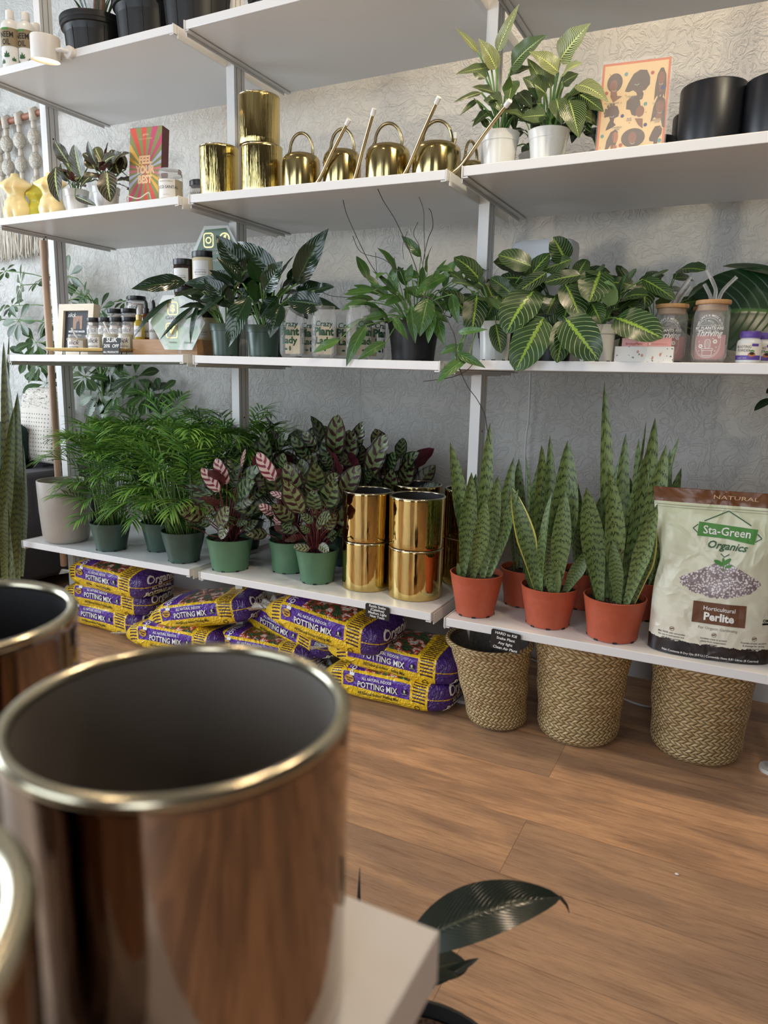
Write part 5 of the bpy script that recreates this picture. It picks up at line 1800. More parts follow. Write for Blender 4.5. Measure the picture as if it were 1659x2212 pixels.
def torso(label, loc, rz, m, seed=0, s=1.0):
    root = thing('torso_candle', label, 'candle', loc, rz, 'wax torso candles on the second shelf')
    b = MB()
    NZ, NT = 46, 48
    H_ = 0.102

    def lerp_tab(t, tab):
        for (a, va), (c, vc) in zip(tab, tab[1:]):
            if t <= c:
                k = (t - a) / (c - a)
                k = k * k * (3 - 2 * k)
                return va + (vc - va) * k
        return tab[-1][1]
    wx = [(0, .030), (.12, .034), (.25, .0365), (.40, .031), (.55, .0225), (.68, .025), (.80, .030), (.88, .026), (.93, .012), (1.0, .0095)]
    wy = [(0, .023), (.2, .027), (.35, .023), (.55, .0165), (.70, .019), (.82, .017), (.90, .013), (.94, .010), (1.0, .0088)]
    rows = []
    for i in range(NZ + 1):
        t = i / NZ
        r = []
        for j in range(NT):
            a = 2 * pi * j / NT          # a = -pi/2 is the front
            x, y = lerp_tab(t, wx) * cos(a), lerp_tab(t, wy) * sin(a)
            z = t * H_
            f = Vector((cos(a), sin(a), 0))

            def g(cx, cz, sx_, sz_, amp, front=True):
                nonlocal x, y
                if (sin(a) < 0.1) == front:
                    e = exp(-((x - cx) / sx_) ** 2 - ((z - cz) / sz_) ** 2) * amp
                    y += -e if front else e
            g(-.0125, .071, .0090, .0092, .0195)
            g(.0125, .071, .0090, .0092, .0195)
            g(0, .040, .020, .016, .0050)
            g(0, .047, .003, .003, -.0035)
            g(-.013, .020, .010, .014, .0050)
            g(.015, .012, .013, .022, .0075)
            g(0, .012, .0035, .014, -.006)
            g(-.014, .022, .012, .015, .011, False)
            g(.014, .022, .012, .015, .011, False)
            # arm stumps
            for sg in (1, -1):
                if sg * cos(a) > 0:
                    e = exp(-((z - .078) / .0085) ** 2) * max(0, sg * cos(a)) ** 6
                    x += sg * e * 0.017
                    y -= e * 0.004
            r.append((x * s + 0.0, y * s, z * s * 1.22))
        rows.append(r)
    b.grid(rows, 0, close=True)
    b.face([len(rows) * 0 + j for j in range(NT)][::-1], 0)
    b.face([NZ * NT + j for j in range(NT)], 0)
    b.build('body', m, root, sharp=0)
    b = MB()
    b.tube([(0, 0, H_ * s * 1.22 - 0.001), (0.001, 0, H_ * s * 1.22 + 0.006)], 0.0009, 6)
    b.build('wick', m_ink_white, root)


m_wax = mat('cream_wax', srgb(244, 226, 172), 0.28, Subsurface_Weight=0.5, Subsurface_Scale=0.01)
m_waxy = mat('yellow_green_wax', srgb(216, 208, 84), 0.28, Subsurface_Weight=0.5, Subsurface_Scale=0.01)
for u, y, rz, mm, lab, sc in ((36, .085, 25, m_wax, 'cream wax torso candle furthest left on the second shelf', 1.30), (80, .135, 20, m_waxy, 'yellow green wax torso candle between the two cream ones', 1.12), (112, .10, 30, m_wax, 'cream wax torso candle partly behind a drooping prayer plant leaf', 1.22)):
    p = P(u, 440, y=y)
    torso(lab, (p.x, y, zs('L2', p.x)), rd(rz), mm, s=sc)

# the box FEEL YOUR BEST
root = thing('chocolate_box', 'tall box printed with a coloured sunburst, held by a wire easel', 'box', (-0.296, 0.125, zs('L2', -0.258) + 0.001), rd(5), rot=(rd(-6), 0, rd(8)))
m_box_side = mat('box_side_plum', srgb(104, 62, 62), 0.6)
m_cols = [mat('burst_olive', srgb(148, 150, 96), 0.55), mat('burst_red', srgb(226, 92, 76), 0.55), mat('burst_pink', srgb(222, 126, 142), 0.55), mat('burst_yellow', srgb(236, 186, 88), 0.55), mat('burst_lilac', srgb(190, 194, 222), 0.55), mat('burst_magenta', srgb(206, 84, 118), 0.55), mat('burst_cream_letters', srgb(246, 206, 164), 0.5)]
bw, bh, bd = 0.061, 0.262, 0.036
b = MB()
b.box((-bw, 0, 0), (bw, bd, bh))
b.build('box', m_box_side, root, smooth=False, bev=0.0008)
b = MB()
cx, cz = 0.0, 0.130
ray = []
nr = 34
seq = [0, 1, 0, 1, 0, 5, 0, 5, 0, 4, 0, 4, 0, 2, 0, 2, 0, 3, 0, 3, 0, 1, 0, 1, 0, 5, 0, 5, 0, 4, 0, 4, 0, 2, 0, 2, 0, 3, 0, 3]
nr = len(seq)


def hit(a):
    dx, dz = cos(a), sin(a)
    t = min([(bw - 0.001) / abs(dx) if abs(dx) > 1e-6 else 9, (bh - 0.001 - cz) / dz if dz > 1e-6 else 9, (cz - 0.001) / -dz if dz < -1e-6 else 9])
    return (cx + dx * t, cz + dz * t), t


for k in range(nr):
    a0, a1 = rd(125) - 2 * pi * k / nr, rd(125) - 2 * pi * (k + 1) / nr
    pts = [(cx, cz)]
    for q_ in range(5):
        pts.append(hit(a0 + (a1 - a0) * q_ / 4)[0])
    # add any box corner lying in the sector
    ang = sorted([(a0 + (a1 - a0) * q_ / 4) for q_ in range(5)])
    for xx in (-bw + .001, bw - .001):
        for zz in (0.001, bh - .001):
            ac = atan2(zz - cz, xx - cx)
            for w_ in (-2 * pi, 0, 2 * pi):
                if ang[0] < ac + w_ < ang[-1]:
                    pts.append((xx, zz))
    c0 = pts[0]
    rest = sorted(pts[1:], key=lambda p_: -((atan2(p_[1] - cz, p_[0] - cx) - a0 + pi) % (2 * pi)))
    wrap(b, poly_geo([c0] + rest), lambda x, z: (x, -0.0004, z), seq[k])
F_ = lambda x, z: (x, -0.0009, z)
for t, z, in (('FEEL', 0.150), ('YOUR', 0.120), ('BEST', 0.090)):
    wrap(b, text_geo(t, 0.055, spacing=1.02), F_, 6, (0.0, z), 0.033, sx=0.74)
wrap(b, text_geo('golde', 0.01), F_, 6, (0.0, 0.236), 0.010)
wrap(b, text_geo('CACAO TURMERIC', 0.0), F_, 6, (0, 0.224), 0.0060)
wrap(b, text_geo('superfood', 0.01), F_, 6, (0.0, 0.018), 0.010)
b.build('printed_front', m_cols, root, smooth=False)
root = thing('wire_easel', 'small cream wire easel holding the sunburst box', 'stand', (-0.278, 0.088, zs('L2', -0.255)), rd(8))
b = MB()
b.tube(smooth_path([(-0.045, 0.004, 0.002), (-0.044, -0.004, 0.030), (-0.038, -0.006, 0.040), (-0.010, -0.007, 0.032), (0.0, -0.007, 0.031), (0.012, -0.007, 0.033), (0.038, -0.006, 0.046), (0.044, -0.004, 0.038), (0.045, 0.004, 0.002)], 5), 0.0021, 8)
b.build('front_loop', mat('cream_wire', srgb(226, 214, 196), 0.4), root)
b = MB()
b.tube([(-0.045, 0.004, 0.002), (-0.045, 0.09, 0.002), (0.045, 0.09, 0.002), (0.045, 0.004, 0.002)], 0.0021, 8)
b.build('base_loop', MATS['cream_wire'], root)

m_glass = mat('clear_glass', (1, 1, 1, 1), 0.02, Transmission_Weight=1.0, IOR=1.45)
m_thin = mat('thin_clear_glass', (1, 1, 1, 1), 0.02, Transmission_Weight=0.92, IOR=1.12)
m_candlewax = mat('candle_wax', srgb(222, 206, 172), 0.5, Subsurface_Weight=0.3, Subsurface_Scale=0.01)
m_label = mat('paper_label', srgb(226, 224, 220), 0.6)
m_blacklid = mat('black_lid', srgb(20, 20, 20), 0.35)


def glass_shell(b, r, h, t=0.002, m=0, n=40, shoulder=None):
    prof = shoulder or [(r - 0.003, 0), (r, 0.003), (r, h - 0.002), (r - 0.0008, h)]
    inner = [(max(0.001, a - t), max(z, t * 1.5)) for a, z in prof[::-1]]
    b.lathe(prof + inner, n, m, cap1=True)


def candle_jar(label, loc, r, h, lid, rz, text):
    root = thing('candle_jar', label, 'candle', loc, rz, 'labelled candle jars on the second shelf')
    b = MB()
    glass_shell(b, r, h - 0.018)
    b.build('jar', m_thin, root)
    b = MB()
    b.lathe([(r - 0.0035, 0.005), (r - 0.003, 0.007), (r - 0.003, h * 0.66), (r - 0.005, h * 0.67)], 40, cap1=True)
    b.build('wax', m_candlewax, root)
    b = MB()
    if lid == 'glass':
        b.lathe([(r - 0.001, h - 0.018), (r - 0.001, h - 0.010), (r - 0.004, h - 0.002), (0.002, h)], 40, cap1=True)
        b.build('lid', m_thin, root)
    else:
        b.lathe([(r + 0.0005, h - 0.018), (r + 0.001, h - 0.016), (r + 0.001, h - 0.004), (r - 0.001, h - 0.002)], 40, cap1=True)
        b.build('lid', m_blacklid, root)
    b = MB()
    S, S2 = cyl_S(r, 0.0004), cyl_S(r, 0.0009)
    wrap(b, poly_geo(rect(-0.030, 0.012, 0.026, h * 0.66)), S, 0, cut=0.006)
    wrap(b, text_geo(text, 0.0), S2, 1, (-0.002, 0.038), 0.0125, 0.006, sx=0.85)
    wrap(b, text_geo('BROOKLYN CANDLE', 0.0), S2, 2, (-0.002, 0.057), 0.0045, 0.006)
    wrap(b, text_geo('net wt 9 oz', 0.0), S2, 2, (-0.002, 0.020), 0.0038, 0.006)
    b.build('printed_label', [m_label, m_ink_black, m_ink_grey], root, smooth=False)


candle_jar('clear lidded glass candle jar at the end of the left second shelf', (-0.135, 0.075, zs('L2', -0.13)), 0.0365, 0.099, 'glass', rd(22), 'COCO SANTAL')
candle_jar('candle jar with a black lid behind the clear lidded one', (-0.100, 0.175, zs('L2', -0.10)), 0.0365, 0.086, 'black', rd(22), 'COCO SANTAL')

g2 = 'rippled gold pots on the second shelf'
gold_pot('gold_planter', 'rippled gold pot standing alone at the left end of the middle second shelf', (0.033, 0.10, zs('M2', 0.03)), 0.0578, 0.147, m_gold_uneven, g2, rim=0.0018)
gold_pot('gold_planter', 'rippled gold pot, lower of the two stacked beside the watering cans', (0.186, 0.10, zs('M2', 0.19)), 0.0590, 0.134, m_gold_uneven, g2, rim=0.0018, rz=2.0)
gold_pot('gold_planter', 'rippled gold pot, upper of the two stacked beside the watering cans', (0.178, 0.10, zs('M2', 0.18) + 0.1345), 0.0588, 0.132, m_gold_uneven, g2, rim=0.0018, rz=4.0)

# watering cans
m_capclear = mat('clear_spout_cap', srgb(226, 226, 224), 0.3)


def can(label, loc, r, h, tip, hand, first=None):
    """tip: the spout end relative to the base; hand: handle heading"""
    root = thing('watering_can', label, 'watering can', loc, 0, 'brass watering cans on the second shelf')
    b = MB()
    prof = [(r - 0.004, 0), (r - 0.001, 0.002), (r, 0.006), (r, h - 0.022), (r - 0.002, h - 0.012), (r - 0.008, h - 0.004), (r - 0.016, h), (r * 0.52, h + 0.0015), (r * 0.50, h - 0.0005), (r * 0.48, h - 0.012)]
    b.lathe(prof, 72, cap1=True)
    b.build('body', m_brass, root)
    b = MB()
    t = Vector(tip)
    d = Vector((t.x, t.y, 0)).normalized()
    s0 = d * (r - 0.002) + Vector((0, 0, 0.014))
    s1 = d * (r + 0.018) + Vector((0, 0, 0.018))
    path = smooth_path([s0, s1, s1.lerp(t, 0.18) + Vector((0, 0, -0.006)), s1.lerp(t, 0.6), t], 8)
    b.tube(path, [0.0062 - 0.0018 * i / (len(path) - 1) for i in range(len(path))], 12)
    b.build('spout', m_brass_dark, root)
    b = MB()
    dv = (path[-1] - path[-2]).normalized()
    b.tube([t - dv * 0.010, t + dv * 0.006], 0.0062, 12)
    b.build('spout_cap', m_capclear, root)
    b = MB()
    c, s_ = cos(hand), sin(hand)
    arc = [Vector((c * (r * 0.62) * cos(a) - 0.00, s_ * (r * 0.62) * cos(a), h - 0.004 + (0.062) * sin(a) ** 0.8)) for a in [pi * i / 18 for i in range(1, 18)]]
    arc = [Vector((c * r * 0.60, s_ * r * 0.60, h - 0.003))] + arc + [Vector((-c * r * 1.0, -s_ * r * 1.0, h - 0.03))]
    b.tube(smooth_path(arc, 2), 0.0042, 10)
    b.build('handle', m_brass_dark, root)
    return root


for cx, y, r, h, (tu, tv, ty), lab in ((0.310, .115, .0534, .1057, (752, 262, .03), 'brass watering can furthest left, next to the stacked gold pots'), (0.437, .125, .0522, .1059, (807, 240, .03), 'brass watering can, second from the left'),
                                      (0.580, .120, .0589, .1027, (946, 215, .01), 'brass watering can, third from the left'), (0.718, .125, .0625, .0951, (1098, 222, .0), 'brass watering can whose spout crosses the white plant pot')):
    z = zs('M2', cx)
    tp = P(tu, tv, y=ty) - Vector((cx, y, z))
    can(lab, (cx, y, z), r, h, tp, rd(20))
b = MB()
root = can('brass watering can mostly hidden behind the rightmost one', (0.735, 0.33, zs('M2', 0.73)), 0.055, 0.10, P(983, 292, y=.27) - Vector((0.735, 0.33, zs('M2', 0.73))), rd(80))

# the card with nine heads
root = thing('hair_print_card', 'peach art card in a clear sleeve with nine portraits of different hair', 'print', (1.200, 0.105, zs('R2', 1.185) + 0.001), rot=(rd(-9), rd(0), rd(6)))
m_card = mat('card_peach', srgb(240, 208, 156), 0.4)
m_cardor = mat('card_orange', srgb(222, 122, 76), 0.4)
m_hair = mat('print_hair', srgb(94, 74, 60), 0.4)
m_skin1 = mat('print_skin_brown', srgb(142, 88, 62), 0.4)
m_skin2 = mat('print_skin_tan', srgb(182, 112, 70), 0.4)
m_skin3 = mat('print_skin_dark', srgb(92, 62, 54), 0.4)
m_teal = mat('print_teal', srgb(96, 160, 160), 0.3)
m_blue = mat('print_blue', srgb(46, 56, 128), 0.3)
m_redj = mat('print_red', srgb(190, 84, 52), 0.3)
cw, ch = 0.0735, 0.222
b = MB()
b.box((-cw, 0, 0), (cw, 0.003, ch))
b.build('card', [m_cardor], root, smooth=False)
b = MB()
fr = lambda k: (lambda x, z: (-cw + x * 2 * cw, -0.0003 * k, z * ch))
mm = [m_card, m_hair, m_skin1, m_skin2, m_skin3, m_teal, m_blue, m_redj, m_ink_white, m_ink_grey, m_ink_gold]


def el(cx, cy, rx, ry, m, k, rot=0.0, n=22):
    pts = [(cx + rx * cos(t) * cos(rot) - ry * sin(t) * sin(rot), cy + (rx * cos(t) * sin(rot) + ry * sin(t) * cos(rot)) * 0.715) for t in [2 * pi * i / n for i in range(n)]]
    wrap(b, poly_geo(pts), fr(k), m)


wrap(b, poly_geo(rect(0.035, 0.012, 0.965, 0.975)), fr(1), 0)
pg_ = lambda pts, m, k: wrap(b, poly_geo(pts), fr(k), m)
# 1 curly
el(.20, .80, .115, .135, 1, 2); pg_([(.15, .72), (.235, .72), (.25, .665), (.33, .655), (.20, .60), (.15, .66)], 2, 2.5); el(.185, .77, .058, .085, 2, 3)
# 2 straight (bob thrown forward)
pg_([(.36, .70), (.40, .78), (.47, .87), (.56, .905), (.66, .895), (.715, .82), (.72, .75), (.66, .695), (.62, .69), (.64, .66), (.63, .61), (.60, .60), (.56, .63), (.53, .68), (.48, .705), (.42, .69)], 1, 2)
# 3 locs
pg_([(.80, .58), (.80, .72), (.82, .84), (.86, .90), (.90, .90), (.945, .83), (.96, .72), (.95, .58), (.93, .64), (.91, .57), (.885, .64), (.86, .57), (.84, .63)], 1, 2); el(.88, .80, .052, .085, 2, 3); pg_([(.85, .74), (.91, .74), (.90, .66), (.86, .66)], 2, 2.6)
# 4 twisted profile
pg_([(.12, .32), (.145, .38), (.175, .42), (.16, .46), (.11, .46), (.10, .52), (.14, .56), (.20, .575), (.27, .56), (.30, .51), (.305, .49), (.295, .455), (.24, .44), (.23, .40), (.27, .37), (.21, .345)], 4, 2)
for q_ in ((.10, .47), (.09, .50), (.10, .53), (.13, .565), (.17, .58), (.21, .58)): el(q_[0], q_[1], .018, .022, 1, 2.6)
# 5 bun
pg_([(.40, .52), (.40, .60), (.47, .645), (.57, .65), (.60, .58), (.62, .50), (.55, .44), (.49, .46), (.46, .51)], 1, 2); pg_([(.54, .42), (.66, .41), (.67, .31), (.60, .35)], 2, 2.5); el(.61, .485, .062, .080, 2, 3)
# 6 braided
pg_([(.775, .36), (.80, .52), (.84, .60), (.90, .62), (.96, .58), (.975, .50), (.985, .30), (.95, .31), (.92, .40), (.82, .41)], 1, 2); el(.895, .515, .058, .085, 2, 3); pg_([(.86, .46), (.93, .45), (.94, .395), (.845, .395)], 2, 2.7)
# 7 long
pg_([(.13, .10), (.15, .22), (.20, .30), (.27, .325), (.31, .30), (.315, .22), (.28, .14), (.22, .17), (.17, .12)], 1, 2); el(.275, .245, .045, .080, 3, 3); el(.155, .075, .055, .085, 3, 2.8, -0.25); pg_([(.215, .17), (.31, .16), (.31, .11), (.22, .12)], 3, 2.7)
pg_([(.232, .03), (.245, .03), (.252, .27), (.240, .27)], 1, 3.4)
# 8 big
el(.54, .225, .175, .135, 1, 2); pg_([(.45, .12), (.64, .12), (.60, .08), (.54, .06), (.48, .09)], 2, 2.5); el(.53, .225, .060, .085, 2, 3); pg_([(.37, .075), (.42, .11), (.45, .095), (.41, .065)], 2, 2.4); el(.66, .09, .030, .030, 2, 2.4)
# 9 short profile
pg_([(.775, .20), (.81, .27), (.85, .32), (.92, .325), (.955, .29), (.95, .24), (.91, .20), (.90, .15), (.94, .11), (.87, .055), (.80, .09), (.85, .13), (.845, .17), (.79, .175)], 4, 2)
for x_, z_, m_, k_ in ((.36, .875, 5, .026), (.745, .86, 7, .026), (.085, .70, 7, .028), (.68, .555, 5, .026), (.355, .455, 6, .026), (.705, .345, 6, .026), (.08, .265, 5, .026), (.365, .16, 7, .028), (.93, .175, 5, .028), (.91, .70, 6, .030)):
    el(x_, z_, k_, k_ * 1.0, m_, 3.6, n=14)
for x_, z_ in ((.12, .885), (.38, .66), (.60, .625), (.32, .59), (.08, .60), (.70, .47), (.47, .38), (.30, .345), (.79, .09), (.35, .06), (.97, .08), (.92, .30), (.06, .15)):
    wrap(b, poly_geo(ellipse(x_, z_, .013, .009, 4, 0.4)), fr(2), 10)
for t, x_, z_ in (('CURLY HAIR', .19, .585), ('STRAIGHT', .47, .635), ('HAIR', .47, .615), ("LOC'D HAIR", .88, .545), ('TWISTED', .29, .335), ('HAIR', .29, .315), ('BUN', .46, .415), ('HAIR', .46, .395), ('BRAIDED', .87, .375), ('HAIR', .87, .355), ('LONG', .29, .075), ('HAIR', .29, .055), ('BIG HAIR', .55, .035), ('SHORT HAIR', .85, .030)):
    g = text_geo(t, 0.01)
    wrap(b, g, lambda x, z: (x, -0.0009, z), 9, (-cw + x_ * 2 * cw, z_ * ch), 0.0052)
for x_, z_ in ((.20, .735), (.53, .775), (.88, .755), (.20, .475), (.60, .445), (.90, .47), (.54, .185)):
    wrap(b, ring(-cw + x_ * 2 * cw, z_ * ch, 0.0048, 0.0054, pi * 1.15, pi * 1.85, 8), lambda x, z: (x, -0.0013, z), 8)
b.build('printed_portraits', mm, root, smooth=False)
b = MB()
b.box((-cw - 0.003, -0.0022, -0.0005), (cw + 0.003, -0.0018, ch + 0.006))
b.build('clear_sleeve', mat('clear_sleeve_film', (1, 1, 1, 1), 0.05, Alpha=0.10, Coat_Weight=0.0), root, smooth=False)

# black planters


def planter(label, loc, r, h):
    root = thing('black_planter', label, 'planter', loc, 0, 'matte black planters on the second shelf')
    b = MB()
    b.lathe([(r - 0.006, 0), (r - 0.004, 0.001), (r - 0.003, 0.012), (r - 0.0045, 0.0135), (r - 0.003, 0.015), (r - 0.001, 0.03), (r, h - 0.003), (r - 0.0015, h), (r - 0.004, h), (r - 0.006, h - 0.01), (r - 0.01, 0.02)], 72, cap1=True)
    b.build('body', m_matteblack, root)


planter('large matte black planter beside the hair portrait card', (1.363, 0.155, zs('R2', 1.36)), 0.069, 0.144)
planter('matte black planter cut off by the right edge of the photo', (1.492, 0.14, zs('R2', 1.49)), 0.066, 0.134)
planter('matte black planter half hidden behind the large one and the card', (1.312, 0.345, zs('R2', 1.3)), 0.052, 0.150)
planter('low matte black planter behind the card', (1.238, 0.270, zs('R2', 1.24)), 0.045, 0.085)
planter('matte black planter in the gap between the two big ones', (1.470, 0.335, zs('R2', 1.47)), 0.055, 0.100)

# ------------------------------------------------------------------ third shelf, left bay: the body butter display
m_lightwood = mat('pale_wood', rough=0.5, pattern=lambda: (lambda c: dict(col=mix(noise(comb(c[0] * 4, c[1] * 40, c[2] * 40), 4, 3), srgb(214, 198, 172), srgb(238, 226, 206))))(coord()))
m_oak = mat('oak_wood', rough=0.5, pattern=lambda: (lambda c: dict(col=mix(noise(comb(c[0] * 4, c[1] * 40, c[2] * 40), 4, 3), srgb(150, 108, 68), srgb(190, 148, 104))))(coord()))
m_goldpaint = mat('gold_paint', srgb(196, 168, 108), 0.35, 0.7)
m_amber = mat('amber_glass', srgb(120, 62, 20), 0.05, Transmission_Weight=0.6)
m_yellowoil = mat('yellow_oil', srgb(214, 188, 70), 0.15, Transmission_Weight=0.3)
m_butter = mat('body_butter', srgb(232, 224, 196), 0.4)
m_pinkbutter = mat('pale_pink_butter', srgb(214, 192, 180), 0.4)
m_cream_label = mat('cream_label', srgb(230, 212, 176), 0.5)

ty = lambda x: zs('L3', x)
# tray
root = thing('gold_tray', 'long gold tray on tiny wire feet carrying the small jars', 'tray', (-0.510, 0.085, ty(-0.51)), 0)
b = MB()
rows = []
for f, z in ((0.90, 0.013), (1.0, 0.021), (1.0, 0.0225), (0.97, 0.0225), (0.88, 0.015)):
    r_ = []
    for j in range(60):
        a = 2 * pi * j / 60
        c_, s_ = cos(a), sin(a)
        r_.append((0.205 * f ** 0.5 * math.copysign(abs(c_) ** 0.5, c_), 0.062 * f * math.copysign(abs(s_) ** 0.5, s_), z))
    rows.append(r_)
b.grid(rows, 0, close=True)
b.face([j for j in range(60)][::-1])
b.face([4 * 60 + j for j in range(60)])
b.build('dish', m_goldpaint, root)
for x in (-0.185, -0.11, 0.09, 0.185):
    for y in (-0.035, 0.035):
        b = MB()
        b.tube([(x, y, 0.0), (x + 0.002, y, 0.014)], 0.0016, 6)
        b.ball((x, y, 0.002), 0.0025, n=8, k=6)
        b.build('foot', m_blacklid, root)

# stepped riser behind the tray
root = thing('wooden_riser', 'low stepped wooden riser behind the gold tray', 'stand', (-0.470, 0.0, ty(-0.47)))
b = MB()
for y0, y1, z in ((0.155, 0.215, 0.062), (0.215, 0.275, 0.105), (0.275, 0.335, 0.150)):
    b.box((-0.15, y0 + 0.0005, 0), (0.16, y1 - 0.0005, z))
b.build('steps', m_lightwood, root, smooth=False)

jarp = {}


def cream_jar(label, loc, r, h, fill, lid=True, rz=0.35, open_top=False, text='slick', spatula=False):
    key = (round(r, 4), round(h, 4), fill.name, lid, open_top, spatula)
    if key in jarp:
        return dup(jarp[key], loc, rz, label)
    root = thing('cream_jar', label, 'jar', loc, rz, 'small cream jars on the third shelf')
    jarp[key] = root
    hb = h if open_top else h - 0.014
    b = MB()
    sh = [(r - 0.002, 0), (r, 0.002), (r, hb * 0.78), (r - 0.003, hb * 0.84), (r - 0.002, hb * 0.87), (r - 0.003, hb)]
    glass_shell(b, r, hb, 0.0018, shoulder=sh, n=32)
    b.build('jar', m_thin, root)
    b = MB()
    b.lathe([(r - 0.003, 0.004), (r - 0.0028, 0.006), (r - 0.0028, hb * 0.72), (r - 0.006, hb * 0.76)], 32, cap1=True)
    b.build('cream', fill, root)
    if lid:
        b = MB()
        b.lathe([(r - 0.001, h - 0.015), (r, h - 0.013), (r, h - 0.001), (r - 0.001, h)], 32, cap1=True)
        b.build('lid', m_blacklid, root)
    b = MB()
    S, S2 = cyl_S(r, 0.0004), cyl_S(r, 0.0008)
    lw = r * 1.1
    wrap(b, poly_geo(rect(-lw, 0.004, lw * 0.8, hb * 0.62)), S, 0, cut=0.006)
    wrap(b, text_geo(text, 0.0, 0.4), S2, 1, (-0.002, hb * 0.36), 0.021, 0.006)
    wrap(b, text_geo('BODY BUTTER', 0.01), S2, 1, (-0.002, hb * 0.16), 0.0055, 0.006)
    b.build('printed_label', [m_label, m_ink_black], root, smooth=False)
    if spatula:
        b = MB()
        b.tube([(0.0, 0.0, hb * 0.7), (-0.012, 0, hb * 1.0), (-0.022, 0.0, hb + 0.022)], [0.003, 0.0025, 0.0035], 8)
        b.build('spatula', m_whitepot, root)
    return root


tz = 0.0158
for u, y, r, h, fl, lid, op, sp, lab in (
        (170, .062, .0345, .052, m_candlewax, False, True, True, 'widest open cream jar with a spatula, at the left of the gold tray'),
        (208, .075, .0262, .070, m_butter, False, True, False, 'open cream jar beside the widest one on the gold tray'),
        (240, .075, .0262, .0702, m_butter, False, True, True, 'open cream jar with a slanting spatula in the middle of the gold tray'),
        (273, .080, .0262, .070, m_butter, False, True, False, 'open cream jar behind the chalk sign on the gold tray')):
    p = P(u, 740, y=y)
    cream_jar(lab, (p.x, y, ty(p.x) + tz), r, h, fl, lid, open_top=op, spatula=sp)
for (y, z, r, h, us, rl_) in ((.185, .0622, .0275, .070, (205, 230, 254, 281), 'lower'), (.245, .1052, .0275, .062, (250, 279), 'middle')):
    for i, u in enumerate(us):
        p = P(u, 700, y=y)
        cream_jar('black lidded cream jar on the %s step of the wooden riser, %s' % (rl_, {0: 'at its left end', 1: 'second from its left', 2: 'third from its left', 3: 'at its right end'}[i] if rl_ == 'lower' else ('left one' if i == 0 else 'right one')), (p.x, y, ty(-0.47) + z), r, h, m_pinkbutter)
p = P(296, 665, y=.305)
cream_jar('tallest black lidded cream jar on the top step of the wooden riser', (p.x, .305, ty(-0.47) + .1502), .0325, .066, m_pinkbutter)

# oak block and dropper bottles
root = thing('wooden_block', 'flat oak block under the dropper bottles beside the hexagon sign', 'stand', (-0.185, 0.135, ty(-0.2)))
b = MB()
b.box((-0.125, -0.070, 0), (0.145, 0.110, 0.050))
b.build('block', m_oak, root, smooth=False, bev=0.001)


def dropper(label, loc, cap, liquid, r=0.0165, h=0.068):
    root = thing('dropper_bottle', label, 'bottle', loc, 0.3, 'dropper bottles on the oak block')
    b = MB()
    b.lathe([(r - 0.001, 0), (r, 0.002), (r, h * 0.74), (r - 0.003, h * 0.84), (0.0075, h * 0.92), (0.0075, h)], 32, cap1=True)
    b.build('bottle', liquid, root)
    b = MB()
    b.lathe([(0.0092, h - 0.006), (0.0095, h - 0.004), (0.0095, h + 0.010), (0.0065, h + 0.011)], 28, cap1=True)
    b.build('collar', m_goldpaint if cap is m_whitepot else m_blacklid, root)
    b = MB()
    b.lathe([(0.0062, h + 0.010), (0.0066, h + 0.014), (0.0060, h + 0.026), (0.0035, h + 0.034), (0.001, h + 0.036)], 24, cap1=True)
    b.build('rubber_bulb', cap, root)
    b = MB()
    wrap(b, poly_geo(rect(-0.014, 0.008, 0.014, h * 0.62)), cyl_S(r, 0.0004), 0, cut=0.005)
    wrap(b, text_geo('slick', 0.0, 0.4), cyl_S(r, 0.0008), 1, (0, 0.024), 0.013, 0.005)
    b.build('printed_label', [m_label, m_ink_black], root, smooth=False)


for u, y, cap, liq, h, lab in ((302, .085, m_whitepot, m_yellowoil, .068, 'dropper bottle of yellow oil with white bulb and gold collar'), (318, .125, m_blacklid, m_amber, .092, 'tall amber dropper bottle with a black bulb'),
                               (334, .105, m_blacklid, m_label, .090, 'pale dropper bottle with a black bulb, beside the amber one'), (347, .165, m_blacklid, m_amber, .085, 'amber dropper bottle half hidden at the back')):
    p = P(u, 735, y=y)
    dropper(lab, (p.x, y, ty(-0.2) + 0.050), cap, liq, h=h)

